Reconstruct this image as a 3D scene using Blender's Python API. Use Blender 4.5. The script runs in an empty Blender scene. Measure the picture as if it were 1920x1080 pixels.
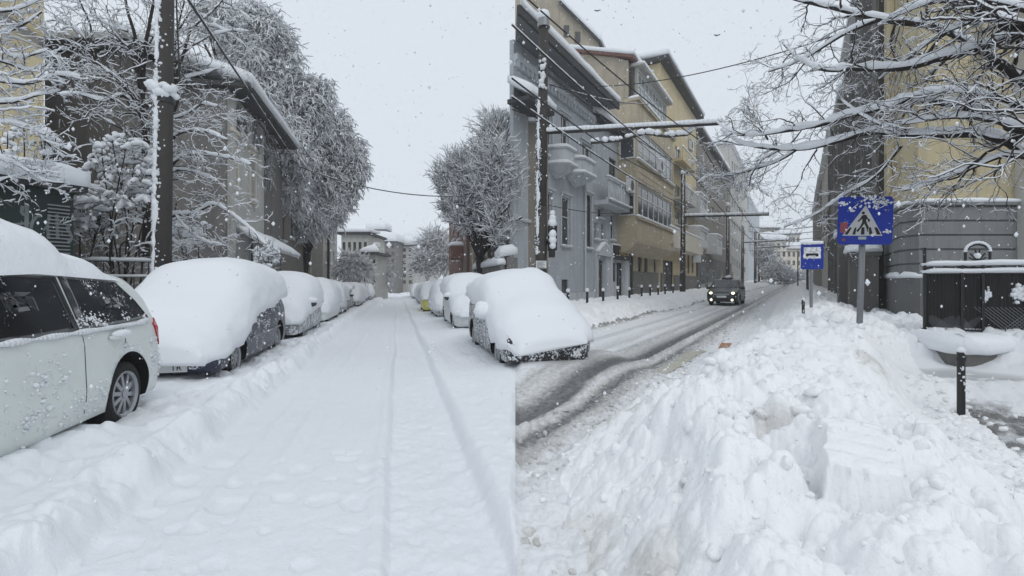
import bpy, bmesh, math, random
import numpy as np
from mathutils import Vector, Matrix, noise
R = math.radians
sc = bpy.context.scene
# ---------------------------------------------------------------- camera
F, H, HY = 900.0, 1.5, 530.0          # focal in photo pixels, eye height, horizon row
cam = bpy.data.cameras.new('camera'); cam_o = bpy.data.objects.new('camera', cam)
sc.collection.objects.link(cam_o); sc.camera = cam_o
cam.sensor_width = 36.0; cam.lens = F/1920*36.0
cam.shift_y = -(540-HY)/1920.0
cam.clip_start = .05; cam.clip_end = 3000
cam_o.location = (0, 0, H); cam_o.rotation_euler = (R(90), 0, 0)
# ---------------------------------------------------------------- overcast sky
w = bpy.data.worlds.new("World"); sc.world = w; w.use_nodes = True
nt = w.node_tree; nt.nodes.clear()
wo = nt.nodes.new('ShaderNodeOutputWorld'); bg = nt.nodes.new('ShaderNodeBackground')
sky = nt.nodes.new('ShaderNodeTexSky'); sky.sky_type = 'NISHITA'; sky.sun_disc = False
sky.sun_elevation = R(48); sky.sun_rotation = R(200)
mx = nt.nodes.new('ShaderNodeMix'); mx.data_type = 'RGBA'; mx.inputs[0].default_value = .955
mx.inputs[7].default_value = (6.75, 7.3, 7.9, 1)        # thick snow cloud
nt.links.new(sky.outputs[0], mx.inputs[6]); nt.links.new(mx.outputs[2], bg.inputs[0])
bg.inputs[1].default_value = .1; nt.links.new(bg.outputs[0], wo.inputs[0])
sl = bpy.data.lights.new('sun', 'SUN'); sl.energy = .5; sl.angle = R(25); sl.color = (1, .97, .93)
so = bpy.data.objects.new('sun', sl); sc.collection.objects.link(so)
so.rotation_euler = (R(42), 0, R(200-180)); so.location = (0, 0, 30)
vs = sc.view_settings; vs.view_transform = 'Standard'; vs.look = 'None'; vs.gamma = 1; vs.exposure = 0.15
sc.cycles.max_bounces = 5; sc.cycles.diffuse_bounces = 3; sc.cycles.glossy_bounces = 2
sc.cycles.transmission_bounces = 2; sc.cycles.volume_bounces = 3; sc.cycles.transparent_max_bounces = 8
sc.cycles.use_denoising = True
sc.cycles.caustics_reflective = False; sc.cycles.caustics_refractive = False

# ---------------------------------------------------------------- the two street frames
TL = math.atan(215/900); TR = math.atan(540/900)
SL, CL = math.sin(TL), math.cos(TL); SR, CR = math.sin(TR), math.cos(TR)
def gl(s): return -.008*max(0, s-5)
def gr(u): return .007*max(0, u-5)
def LW(s, t, z=0): return Vector((-SL*s+CL*t, CL*s+SL*t, z))
def RW(u, v, z=0): return Vector((SR*u+CR*v, CR*u-SR*v, z))
def P(px, py, Y): return Vector(((px-960)/F*Y, Y, H-(py-HY)/F*Y))

# ---------------------------------------------------------------- numpy noise
def _h(ix, iy, k):
    v = np.sin(ix*127.1+iy*311.7+k*74.7)*43758.5453
    return v-np.floor(v)
def vnoise(x, y, k=0):
    ix, iy = np.floor(x), np.floor(y); fx, fy = x-ix, y-iy
    fx = fx*fx*(3-2*fx); fy = fy*fy*(3-2*fy)
    a = _h(ix, iy, k); b = _h(ix+1, iy, k); c = _h(ix, iy+1, k); d = _h(ix+1, iy+1, k)
    return (a+(b-a)*fx)*(1-fy)+(c+(d-c)*fx)*fy-.5
def fbm(x, y, o=4, k=0):
    r = 0; a = 1.0
    for i in range(o):
        r = r+a*vnoise(x*2**i, y*2**i, k+i); a *= .5
    return r
def bubbles(x, y, k=0, rad=.75):
    """rounded lumps: the highest of the half balls seeded one per cell"""
    ix, iy = np.floor(x), np.floor(y); best = np.zeros_like(x)
    for dx in (-1, 0, 1):
        for dy in (-1, 0, 1):
            cx, cy = ix+dx, iy+dy
            px_ = cx+_h(cx, cy, k); py_ = cy+_h(cx, cy, k+5); q = .35+.65*_h(cx, cy, k+9)
            d = np.sqrt((x-px_)**2+(y-py_)**2)/(rad*q)
            best = np.maximum(best, np.sqrt(np.clip(1-d*d, 0, 1))*q)
    return best
def sst(a, b, x):
    t = np.clip((x-a)/(b-a), 0, 1); return t*t*(3-2*t)

# ---------------------------------------------------------------- materials
MT = {}
def nm(name):
    m = bpy.data.materials.new(name); m.use_nodes = True; MT[name] = m
    n = m.node_tree; b = n.nodes['Principled BSDF']; return m, n, b
def N(n, t, **kw):
    o = n.nodes.new(t)
    for k, v in kw.items():
        if k.startswith('i'): o.inputs[int(k[1:])].default_value = v
        else: setattr(o, k, v)
    return o
def mixc(n, fac, a, b):
    o = N(n, 'ShaderNodeMix', data_type='RGBA')
    for i, v in ((0, fac), (6, a), (7, b)):
        if hasattr(v, 'links'): n.links.new(v, o.inputs[i])
        elif i == 0: o.inputs[0].default_value = v
        else: o.inputs[i].default_value = (*v, 1) if len(v) == 3 else v
    return o.outputs[2]
def ramp(n, src, a, b):
    o = N(n, 'ShaderNodeMapRange'); o.inputs[1].default_value = a; o.inputs[2].default_value = b
    n.links.new(src, o.inputs[0]); return o.outputs[0]
def noi(n, scale, detail=4, vec=None, rough=.6):
    o = N(n, 'ShaderNodeTexNoise'); o.inputs['Scale'].default_value = scale
    o.inputs['Detail'].default_value = detail; o.inputs['Roughness'].default_value = rough
    if vec is None: vec = N(n, 'ShaderNodeTexCoord').outputs['Object']
    n.links.new(vec, o.inputs['Vector']); return o.outputs['Fac']
def bump(n, b, src, strength, dist):
    o = N(n, 'ShaderNodeBump'); o.inputs['Strength'].default_value = strength; o.inputs['Distance'].default_value = dist
    n.links.new(src, o.inputs['Height']); n.links.new(o.outputs[0], b.inputs['Normal']); return o
SNOWC = (.84, .86, .89)
def plain(name, col, rough=.6, var=.25, scale=3, bmp=.0, metal=0, spec=.5, bscale=40):
    m, n, b = nm(name)
    d = tuple(c*(1-var) for c in col); l = tuple(min(1, c*(1+var*.6)) for c in col)
    c = mixc(n, noi(n, scale, 6), d, l)
    if name.startswith(('wall_', 'stone_', 'yellow_paint', 'base_', 'trim_')):     # rain streaks, damp and patched render
        mp = N(n, 'ShaderNodeMapping'); mp.inputs['Scale'].default_value = (1, 1, .07); n.links.new(N(n, 'ShaderNodeTexCoord').outputs['Object'], mp.inputs[0])
        st_ = noi(n, 2.6, 7, mp.outputs[0], .7); c = mixc(n, ramp(n, st_, .50, .74), c, tuple(q*.62 for q in col))
        pt = noi(n, .55, 3, None, .5); c = mixc(n, ramp(n, pt, .60, .63), c, mixc(n, noi(n, 8, 4), tuple(q*.80 for q in col), tuple(min(1, q*.98) for q in col)))
        c = mixc(n, ramp(n, noi(n, 14, 4), .66, .74), c, tuple(q*.72 for q in col))
    n.links.new(c, b.inputs['Base Color'])
    b.inputs['Roughness'].default_value = rough; b.inputs['Metallic'].default_value = metal
    b.inputs['Specular IOR Level'].default_value = spec
    if bmp: bump(n, b, noi(n, bscale, 4), bmp, .02)
    return m
def snowmat(name, lump=.5, fine=.35, col=SNOWC):
    m, n, b = nm(name)
    geo = N(n, 'ShaderNodeNewGeometry').outputs['Position']
    c = mixc(n, noi(n, .8, 5, geo), tuple(x*.96 for x in col), tuple(min(.93, x*1.03) for x in col))
    n.links.new(c, b.inputs['Base Color']); b.inputs['Roughness'].default_value = .75
    b.inputs['Specular IOR Level'].default_value = .25
    b1 = bump(n, b, noi(n, 9, 5, geo), lump, .05)
    b2 = N(n, 'ShaderNodeBump'); b2.inputs['Strength'].default_value = fine; b2.inputs['Distance'].default_value = .012
    n.links.new(noi(n, 70, 3, geo), b2.inputs['Height']); n.links.new(b1.outputs[0], b2.inputs['Normal'])
    n.links.new(b2.outputs[0], b.inputs['Normal']); return m
snowmat('snow', .35, .3); snowmat('snow_smooth', .12, .15); snowmat('snow_rough', .8, .6)
def snowy(name, col, amount=.5, rough=.6, scale=6, var=.3, up=.45, spec=.4, metal=0, thr=.62, fine=22):
    """a material with snow lying on what faces up and stuck on in patches"""
    m, n, b = nm(name)
    geo = N(n, 'ShaderNodeNewGeometry'); pos = N(n, 'ShaderNodeTexCoord').outputs['Object']
    sx = N(n, 'ShaderNodeSeparateXYZ'); n.links.new(geo.outputs['Normal'], sx.inputs[0])
    nz = noi(n, scale, 6, pos); nf = noi(n, fine, 5, pos)
    a = N(n, 'ShaderNodeMath', operation='MULTIPLY_ADD'); n.links.new(nz, a.inputs[0]); a.inputs[1].default_value = .7; n.links.new(sx.outputs[2], a.inputs[2])
    fup = ramp(n, a.outputs[0], up+.3, up+.42)
    s2 = N(n, 'ShaderNodeMath', operation='MULTIPLY_ADD'); n.links.new(nf, s2.inputs[0]); s2.inputs[1].default_value = .55
    s3 = N(n, 'ShaderNodeMath', operation='MULTIPLY'); n.links.new(nz, s3.inputs[0]); s3.inputs[1].default_value = .55
    n.links.new(s3.outputs[0], s2.inputs[2]); fp = ramp(n, s2.outputs[0], thr, thr+.05)
    f = N(n, 'ShaderNodeMath', operation='MAXIMUM'); n.links.new(fup, f.inputs[0])
    if amount > 0: n.links.new(fp, f.inputs[1])
    else: f.inputs[1].default_value = 0
    base = mixc(n, noi(n, 2.5, 5, pos), tuple(c*(1-var) for c in col), tuple(min(1, c*(1+var)) for c in col))
    n.links.new(mixc(n, f.outputs[0], base, SNOWC), b.inputs['Base Color'])
    r = N(n, 'ShaderNodeMapRange'); n.links.new(f.outputs[0], r.inputs[0]); r.inputs[3].default_value = rough; r.inputs[4].default_value = .8
    n.links.new(r.outputs[0], b.inputs['Roughness']); b.inputs['Specular IOR Level'].default_value = spec
    mt = N(n, 'ShaderNodeMapRange'); n.links.new(f.outputs[0], mt.inputs[0]); mt.inputs[3].default_value = metal; mt.inputs[4].default_value = 0
    n.links.new(mt.outputs[0], b.inputs['Metallic'])
    bump(n, b, f.outputs[0], .5, .02); return m

# ---------------------------------------------------------------- mesh helpers
col = sc.collection
class MB:
    def __init__(s): s.v = []; s.f = []; s.m = []
    def add(s, vs_, fs, m=0):
        o = len(s.v); s.v += [tuple(v) for v in vs_]; s.f += [tuple(i+o for i in f) for f in fs]; s.m += [m]*len(fs); return s
    def box8(s, p, m=0):      # p: 8 points, bottom ring then top ring
        return s.add(p, [(3, 2, 1, 0), (4, 5, 6, 7), (0, 1, 5, 4), (1, 2, 6, 5), (2, 3, 7, 6), (3, 0, 4, 7)], m)
    def box(s, x0, x1, y0, y1, z0, z1, m=0, f=None):
        p = [(x0, y0, z0), (x1, y0, z0), (x1, y1, z0), (x0, y1, z0), (x0, y0, z1), (x1, y0, z1), (x1, y1, z1), (x0, y1, z1)]
        return s.box8([f(*q) for q in p] if f else p, m)
    def prism(s, poly, d, m=0):   # poly: 3D points, d: extrusion vector
        n = len(poly); a = [Vector(p) for p in poly]; b = [p+Vector(d) for p in a]
        return s.add(a+b, [tuple(range(n-1, -1, -1)), tuple(range(n, 2*n))]+[(i, (i+1) % n, n+(i+1) % n, n+i) for i in range(n)], m)
    def cyl(s, a, b, r0, r1=None, n=12, m=0, cap=True):
        a, b = Vector(a), Vector(b); r1 = r0 if r1 is None else r1; t = (b-a).normalized()
        x = t.orthogonal().normalized(); y = t.cross(x); vs_ = []
        for p, r in ((a, r0), (b, r1)):
            for i in range(n):
                q = 2*math.pi*i/n; vs_.append(p+x*math.cos(q)*r+y*math.sin(q)*r)
        fs = [(i, (i+1) % n, n+(i+1) % n, n+i) for i in range(n)]
        if cap: fs += [tuple(range(n-1, -1, -1)), tuple(range(n, 2*n))]
        return s.add(vs_, fs, m)
    def ball(s, c, r, sz=1, n=8, m=0, jit=0):
        vs_ = []; fs = []; k = n//2
        for j in range(k+1):
            for i in range(n):
                a = 2*math.pi*i/n; b = math.pi*j/k; q = r*(1+random.uniform(-jit, jit))
                vs_.append((c[0]+q*math.sin(b)*math.cos(a), c[1]+q*math.sin(b)*math.sin(a), c[2]+q*sz*math.cos(b)))
        for j in range(k):
            for i in range(n): fs.append((j*n+i, (j+1)*n+i, (j+1)*n+(i+1) % n, j*n+(i+1) % n))
        return s.add(vs_, fs, m)
    def build(s, name, mats, parent=None, smooth=False):
        me = bpy.data.meshes.new(name); me.from_pydata(s.v, [], s.f)
        for q in (mats if isinstance(mats, (list, tuple)) else [mats]): me.materials.append(MT[q])
        me.polygons.foreach_set('material_index', s.m)
        if smooth: me.polygons.foreach_set('use_smooth', [True]*len(s.f))
        me.update(); return link(name, me, parent)
def link(name, me, parent=None):
    o = bpy.data.objects.new(name, me); col.objects.link(o)
    if parent: o.parent = parent
    return o
def thing(name, label, cat, loc=(0, 0, 0), rz=0, group=None):
    o = bpy.data.objects.new(name, None); col.objects.link(o); o.empty_display_size = .2
    o.location = loc; o.rotation_euler = (0, 0, rz); return tag(o, label, cat, group)
def tag(o, label=None, cat=None, group=None, kind=None):
    if label: o['label'] = label
    if cat: o['category'] = cat
    if group: o['group'] = group
    if kind: o['kind'] = kind
    return o
def nparr(name, V, Fq, mats, parent=None, smooth=True, mi=None):
    me = bpy.data.meshes.new(name); nv, nf, k = len(V), len(Fq), Fq.shape[1]
    me.vertices.add(nv); me.vertices.foreach_set('co', np.ascontiguousarray(V, np.float32).ravel())
    me.loops.add(nf*k); me.loops.foreach_set('vertex_index', Fq.astype(np.int32).ravel())
    me.polygons.add(nf); me.polygons.foreach_set('loop_start', np.arange(nf, dtype=np.int32)*k)
    me.polygons.foreach_set('loop_total', np.full(nf, k, np.int32))
    for q in (mats if isinstance(mats, (list, tuple)) else [mats]): me.materials.append(MT[q])
    if mi is not None: me.polygons.foreach_set('material_index', mi.astype(np.int32))
    me.polygons.foreach_set('use_smooth', np.full(nf, smooth)); me.update(); me.validate()
    return link(name, me, parent)

# ---------------------------------------------------------------- the ground, one height field
def pile_edge(u): return np.maximum(-1.85+.35*sst(4.5, 7.5, u)+.4*sst(8, 13, u)-.3*sst(20, 40, u)+.12*vnoise(u*1.3, u*0, 3), -.6*u+.36)
def height(x, y):
    s = -SL*x+CL*y; t = CL*x+SL*y; u = SR*x+CR*y; v = CR*x-SR*y
    g1 = fbm(x*.7, y*.7, 3, 1); g2 = fbm(x*4, y*4, 4, 7); g3 = fbm(x*14, y*14, 3, 11)
    # left street
    e = .09*fbm(s*.9, t*0, 3, 5)+.05*g2
    z = .010*g1+.010*g2+.020*fbm(t*6, s*.4, 3, 21)+.005*g3
    foot = -.022*bubbles(x*2.6, y*2.6, 31, .42)
    bank = 1-sst(-1.85+e, -1.62+e, t)
    z = z+bank*(.15+.05*sst(-1.7, -2.3, t)-.05*np.exp(-((t+2.65)/.3)**2)*(s > 0)+.13*(1-sst(4.95, 5.3, s))*(1-sst(-2.55, -2.3, t))+.05*g1+.03*g2+.05*bubbles(x*3.4, y*3.4, 33, .5)*(vnoise(x*1.3, y*1.3, 9) > 0)+foot)
    z = z+.25*(1-sst(-5.0, -4.4, t))+.06*np.exp(-((t+1.93-e)/.14)**2)*(1+1.5*g2)
    xw, yw = x+.12*vnoise(x*5, y*5, 36)+.05*vnoise(x*13, y*13, 38), y+.12*vnoise(x*5, y*5, 37)
    foot2 = -.03*bubbles(xw*3.1, yw*3.6, 35, .42)*sst(-1.35, -.5, -np.abs(t+1.0))*(s < 4.5)
    z = z+foot2*(1-bank)
    # scraped longitudinal ridges near the bank
    z = z+(1-bank)*.018*np.exp(-((t+1.25+.04*g2)/.05)**2)+(1-bank)*.02*np.exp(-((t+.95+.05*g1)/.06)**2)
    # the tyre trough
    wv = .05*fbm(s*.35, s*0, 2, 8)+.012*fbm(s*1.7, s*0, 2, 18)
    wob = .012*g2
    tr = sst(-.10, -.035, t+wv+wob)*(1-sst(.56, .64, t+wv+wob))
    z = z-.055*tr+.02*np.exp(-((t+wv+.14)/.045)**2)+tr*(.014*bubbles(s*3.2, t*4, 41, .6)+.012*g3)
    z = z+sst(.58, .70, t+wv)*(.085+.02*g1+.012*g2)+.10*sst(.9, 1.9, t)+.02*g3*sst(.7, .9, t)*.4
    z = z+.2*sst(3.5, 4.2, t)
    zl = z-.008*np.maximum(0, s-5)
    # right street
    road = 1-sst(-5.55+.2*g1, -5.15+.2*g1, v)      # 1 on the far bank
    rn = fbm(u*.35, v*3.2, 3, 51)
    sl_ = bubbles(u*7, v*7, 53, .7)
    z = .02*rn+.008*g3+.02*sl_*(.4+np.clip(rn*1.5, 0, 1))
    for vv, hh, ww in ((-2.36, .055, .11), (-3.12, .035, .18), (-5.15, .04, .12), (-4.1, .015, .2)):
        q = vv+.1*fbm(u*.5, u*0+vv, 3, 61)
        z = z+hh*np.exp(-((v-q)/ww)**2)*(.5+.9*bubbles(u*9, v*9, 63, .8)+.8*vnoise(u*2, v*2, 64))
    z = z*(1-road)
    lumps = .12*bubbles(x*2.1, y*2.1, 71, .8)+.07*bubbles(x*5.2, y*5.2, 73, .8)+.02*g2
    bk = sst(5.2, 6.6, -v+.35*g1)*(1-sst(8.2, 9.2, -v))
    z = z+road*(.05+.42*bk+lumps*.9*(1-sst(8.2, 9.2, -v))+.18*sst(8.0, 8.6, -v))
    # the big ploughed pile on the near side
    pe = pile_edge(u)
    mw = 1.15+.55*sst(2.8, 4.5, u); m1 = .22*sst(0, .4, v-pe)+.78*sst(.2, mw, v-pe)
    rt = 1.16+.25*vnoise(u*1.1, u*0, 81)+.12*vnoise(u*3.3, u*0, 83)
    far = sst(7.0, 9.0, u)
    m2 = 1-sst(rt-.7, rt+.02, v)**.7
    crest = .60+.10*sst(3, 6, u)-.12*sst(8, 12, u)-.1*sst(12, 30, u)-.12*(1-sst(1.5, 3.2, u))
    shape = m1*(m2*(1-far)+far*(1-.42*sst(.6, 1.6, v)))
    big = .17*bubbles(x*2.0+.3, y*2.0, 91, .85)+.16*bubbles(x*3.7, y*3.7, 93, .8)+.06*bubbles(x*8, y*8, 95, .85)+.025*bubbles(x*19, y*19, 97, .85)
    smoothz = np.exp(-(((x-3.05)/.75)**2+((y-3.9)/1.6)**2)**2)     # the smooth slab area
    big = (big+.05*np.abs(fbm(x*2.6, y*2.6, 3, 121))*2)*(1-.6*smoothz)+.016*g3
    zp = crest*shape*(1+.25*g1)+big*np.clip(shape*1.6, 0, 1)
    pit = np.exp(-(((x-1.62)/.16)**2+((y-2.75)/.25)**2)**2)
    near = np.exp(-(((u-1.95)/.35)**2+((v-.2)/.35)**2)**2); zp = zp*(1-.22*near)-.03*pit
    # a cut slab left on the pile, with shovel grooves across it
    sm = sst(.15, .125, np.abs(v-.22+.07*g2+.03*g3))*sst(.27, .245, np.abs(u-2.62+.08*g2+.03*g3)); top = .80+.16*(u-2.62)-.08*(v-.2)-.012*(np.abs(((u*9+.3*v+.3*g2) % 1)-.5) < .09)+.008*g3
    zp = zp*(1-sm)+np.maximum(top, zp*.2)*sm-.06*np.exp(-(((u-2.28)/.05)**2+((v-.2)/.12)**2))
    slush = .035*bubbles(x*9, y*9, 99, .8)*sst(-2.6, -1.9, v)*(1-shape)
    wet = (1-far)*(sst(rt, rt+.1, v))
    heap = wet*(.42*sst(7.6, 9.2, u+.4*g1)*(1+.3*g1)+lumps*sst(7.4, 8.4, u))
    zr = z*(1-np.clip(shape*3, 0, 1))+zp+slush+heap*1.0+wet*(.02+.02*g3+.05*bubbles(x*6, y*6, 101, .7)*sst(.0, .3, g1))
    zr = zr+.007*np.maximum(0, u-5)+.9*sst(100, 150, u)
    lowm = np.exp(-(((x-6.6)/1.7)**2+((y-6.9)/1.3)**2)**2); zr = zr*(1-lowm)+lowm*np.minimum(zr, .12+.04*g1)
    # where the two meet
    q = np.where(y > .3, x/np.maximum(y, .3), np.sign(x)*.5)+.012*vnoise(x*3, y*1.5, 111)/np.maximum(1, y*.25)
    wgt = sst(-.004, .02, q)
    z = zl*(1-wgt)+zr*wgt
    su = np.exp(-(((t-2.5)/1.6)**2+((s-8.6)/2.6)**2)**3)
    z = z+su*np.clip(.26-z, 0, .3)*wgt
    return z
ang = np.concatenate([np.linspace(-180, -56, 60, endpoint=False), np.linspace(-56, 56, 1000), np.linspace(56, 180, 60, endpoint=False)[1:]])
na = len(ang); rad = np.concatenate([[.25, .5], np.geomspace(.8, 70, 760), np.geomspace(71, 900, 90)])
A_, R_ = np.meshgrid(np.radians(ang), rad)
GX, GY = np.sin(A_)*R_, np.cos(A_)*R_
GZ = height(GX, GY)
ii = np.arange(len(rad)*na).reshape(len(rad), na)
q0 = ii[:-1, :]; q1 = ii[1:, :]
Fq = np.stack([q0, np.roll(q0, -1, 1), np.roll(q1, -1, 1), q1], -1).reshape(-1, 4)[:, ::-1]
V = np.stack([GX, GY, GZ], -1).reshape(-1, 3)
cx = V[Fq].mean(1); fx, fy = cx[:, 0], cx[:, 1]
ft = CL*fx+SL*fy; fu = SR*fx+CR*fy; fv = CR*fx-SR*fy
right = (fx/np.maximum(fy, .3) > .006) & (fx > 0)
zone = np.where(right, np.where(fv > 1.6, 4, np.where(fv > pile_edge(fu)+.12+.15*vnoise(fu*4, fv*4, 12), 3, np.where(fv > -5.4, 2, 5))), np.where(np.abs(ft+.5) < 1.15, 0, 1))
def dirtmask(n, pts, sharp=6):
    """real dirt patches with their own centre, size and ragged outline"""
    geo = N(n, 'ShaderNodeNewGeometry').outputs['Position']; nz = noi(n, 5, 7, geo, .75); out = None
    for (c, r) in pts:
        d = N(n, 'ShaderNodeVectorMath', operation='DISTANCE'); n.links.new(geo, d.inputs[0]); d.inputs[1].default_value = c
        a = N(n, 'ShaderNodeMath', operation='MULTIPLY_ADD'); n.links.new(nz, a.inputs[0]); a.inputs[1].default_value = -r*2.4; n.links.new(d.outputs['Value'], a.inputs[2])
        f = ramp(n, a.outputs[0], r*.1, -r*1.0)
        if out is None: out = f
        else:
            q = N(n, 'ShaderNodeMath', operation='MAXIMUM'); n.links.new(out, q.inputs[0]); n.links.new(f, q.inputs[1]); out = q.outputs[0]
    return out
# the ploughed pile: clean snow with grit where the plough scraped the road
m, n, b = nm('snow_pile')
geo = N(n, 'ShaderNodeNewGeometry').outputs['Position']
dm = dirtmask(n, [((1.55, 2.7, .6), .20), ((1.68, 3.1, .6), .15), ((1.5, 2.45, .55), .12), ((.42, 2.0, .3), .32), ((.2, 2.6, .1), .35), ((2.4, 2.65, .5), .12), ((3.6, 4.9, .6), .2), ((1.05, 4.4, .3), .3)])
c = mixc(n, noi(n, 1.6, 6, geo), (.88, .885, .90), (.94, .945, .95))
c = mixc(n, dm, c, mixc(n, noi(n, 38, 5, geo), (.30, .28, .25), (.80, .79, .76)))
grit = ramp(n, noi(n, 42, 3, geo), .62, .70)
gm = N(n, 'ShaderNodeMath', operation='MULTIPLY'); n.links.new(grit, gm.inputs[0]); n.links.new(ramp(n, noi(n, .9, 4, geo), .52, .62), gm.inputs[1])
c = mixc(n, gm.outputs[0], c, (.62, .60, .56))
n.links.new(c, b.inputs['Base Color']); b.inputs['Roughness'].default_value = .7; b.inputs['Specular IOR Level'].default_value = .3
b1 = bump(n, b, noi(n, 9, 4, geo, .5), .45, .05)
b2 = N(n, 'ShaderNodeBump'); b2.inputs['Strength'].default_value = .4; b2.inputs['Distance'].default_value = .012
n.links.new(noi(n, 60, 4, geo), b2.inputs['Height']); n.links.new(b1.outputs[0], b2.inputs['Normal']); n.links.new(b2.outputs[0], b.inputs['Normal'])
# road with slush, wheel tracks down to the wet asphalt
m, n, b = nm('slush_road')
geo = N(n, 'ShaderNodeNewGeometry').outputs['Position']
dt = N(n, 'ShaderNodeVectorMath', operation='DOT_PRODUCT'); n.links.new(geo, dt.inputs[0]); dt.inputs[1].default_value = (CR, -SR, 0)
du = N(n, 'ShaderNodeVectorMath', operation='DOT_PRODUCT'); n.links.new(geo, du.inputs[0]); du.inputs[1].default_value = (SR, CR, 0)
cb = N(n, 'ShaderNodeCombineXYZ')
us = N(n, 'ShaderNodeMath', operation='MULTIPLY'); n.links.new(du.outputs['Value'], us.inputs[0]); us.inputs[1].default_value = .16
n.links.new(us.outputs[0], cb.inputs[0]); n.links.new(dt.outputs['Value'], cb.inputs[1])
streak = noi(n, 4.5, 8, cb.outputs[0], .75); fine = noi(n, 16, 5, geo, .7)
a = N(n, 'ShaderNodeMath', operation='MULTIPLY_ADD'); n.links.new(streak, a.inputs[0]); a.inputs[1].default_value = .26; n.links.new(dt.outputs['Value'], a.inputs[2])
mr = ramp(n, a.outputs[0], -5.4, -1.0)
cr = N(n, 'ShaderNodeValToRGB'); n.links.new(mr, cr.inputs[0]); cr.color_ramp.elements.remove(cr.color_ramp.elements[1])
plain('slush_clod', (.60, .60, .60), .6, .25, 8, .4)
def st(v, g, first=[1]):
    # v: lateral place on the road in metres, g: how much snow (0 bare wet asphalt .. 1 white)
    p_ = min(1, max(0, (v+.13+5.4)/4.4))
    e = cr.color_ramp.elements[0] if first else cr.color_ramp.elements.new(min(1, max(0, p_)))
    if first: first.pop(); e.position = min(1, max(0, p_))
    e.color = (g, g, g, 1)
for v_, g_ in ((-5.6, .5), (-5.35, .3), (-5.2, .75), (-4.8, .92), (-4.5, .6), (-4.2, .85), (-3.7, .62), (-3.5, .82), (-3.25, .50), (-3.0, .58), (-2.8, .38), (-2.7, .2), (-2.53, .18), (-2.45, .5), (-2.3, .6), (-2.2, .26), (-2.1, .42), (-1.9, .62), (-1.6, .8)): st(v_, g_)
f1 = N(n, 'ShaderNodeMath', operation='MULTIPLY_ADD'); n.links.new(fine, f1.inputs[0]); f1.inputs[1].default_value = .7; n.links.new(cr.outputs[0], f1.inputs[2])
f2 = N(n, 'ShaderNodeMath', operation='MULTIPLY_ADD'); n.links.new(streak, f2.inputs[0]); f2.inputs[1].default_value = .5; n.links.new(f1.outputs[0], f2.inputs[2])
fac = ramp(n, f2.outputs[0], .74, 1.42)
cc = N(n, 'ShaderNodeValToRGB'); n.links.new(fac, cc.inputs[0])
e = cc.color_ramp.elements; e[0].position = 0; e[0].color = (.085, .085, .09, 1); e[1].position = 1; e[1].color = (.84, .85, .87, 1)
for p_, g_ in ((.2, (.20, .20, .20)), (.45, (.46, .455, .44)), (.7, (.66, .66, .665))):
    q = e.new(p_); q.color = (*g_, 1)
n.links.new(cc.outputs[0], b.inputs['Base Color'])
rr = N(n, 'ShaderNodeMapRange'); n.links.new(fac, rr.inputs[0]); rr.inputs[3].default_value = .3; rr.inputs[4].default_value = .8; n.links.new(rr.outputs[0], b.inputs['Roughness'])
bump(n, b, f2.outputs[0], .7, .03)
# trodden pavement
m, n, b = nm('wet_path')
geo = N(n, 'ShaderNodeNewGeometry').outputs['Position']
f = ramp(n, noi(n, 2.6, 8, geo, .7), .44, .60)
sx = N(n, 'ShaderNodeSeparateXYZ'); n.links.new(geo, sx.inputs[0])
hz_ = ramp(n, sx.outputs[2], .10, .16)
q = N(n, 'ShaderNodeMath', operation='MAXIMUM'); n.links.new(f, q.inputs[0]); n.links.new(hz_, q.inputs[1])
n.links.new(mixc(n, q.outputs[0], mixc(n, noi(n, 12, 5, geo), (.10, .10, .10), (.26, .26, .26)), (.78, .79, .81)), b.inputs['Base Color'])
rr = N(n, 'ShaderNodeMapRange'); n.links.new(q.outputs[0], rr.inputs[0]); rr.inputs[3].default_value = .22; rr.inputs[4].default_value = .8; n.links.new(rr.outputs[0], b.inputs['Roughness'])
bump(n, b, q.outputs[0], .5, .02)
snowmat('packed_snow', .30, .45, (.83, .85, .885))

for k, (name, mt) in enumerate((('snowy_street', 'packed_snow'), ('snow_ground', 'snow'), ('road', 'slush_road'), ('snow_bank', 'snow_pile'), ('pavement', 'wet_path'), ('snowy_pavement', 'snow_pile'))):
    fs = Fq[zone == k]; used, inv = np.unique(fs, return_inverse=True)
    o = nparr(name, V[used], inv.reshape(fs.shape), mt); o['kind'] = 'structure'
def gz(x, y): return float(height(np.array([x], float), np.array([y], float))[0])

# lane paint showing through the slush, laid on the road
plain('lane_paint', (.52, .50, .42), .7, .3, 9, .2, bscale=60); plain('orange_paint', (.42, .22, .12), .7, .4, 9, .2)
def marking(name, label, quad, mat, nx=30, ny=60):
    a, b_, c, d = [np.array([P(x, y, 1350/(y-523)).x, 1350/(y-523)]) for x, y in quad]
    I, J = np.meshgrid(np.linspace(0, 1, nx), np.linspace(0, 1, ny)); q = (a*(1-I[..., None])+b_*I[..., None])*(1-J[..., None])+(d*(1-I[..., None])+c*I[..., None])*J[..., None]
    x, y = q[..., 0].ravel(), q[..., 1].ravel(); z = height(x, y)+.010+.014*fbm(x*7, y*7, 3, 5); i = np.arange(nx*ny).reshape(ny, nx)
    o = nparr(name, np.stack([x, y, z], -1), np.stack([i[:-1, :-1], i[:-1, 1:], i[1:, 1:], i[1:, :-1]], -1).reshape(-1, 4), mat); tag(o, label, 'road marking'); return o
marking('lane_marking', 'pale yellowish lane dash showing through the slush', ((1222, 701), (1252, 701), (1326, 657), (1292, 657)), 'lane_paint')
marking('lane_marking', 'small orange patch of paint in the slush beyond the pale dash', ((1346, 651), (1368, 650), (1372, 642), (1352, 642)), 'orange_paint', 12, 16)
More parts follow.
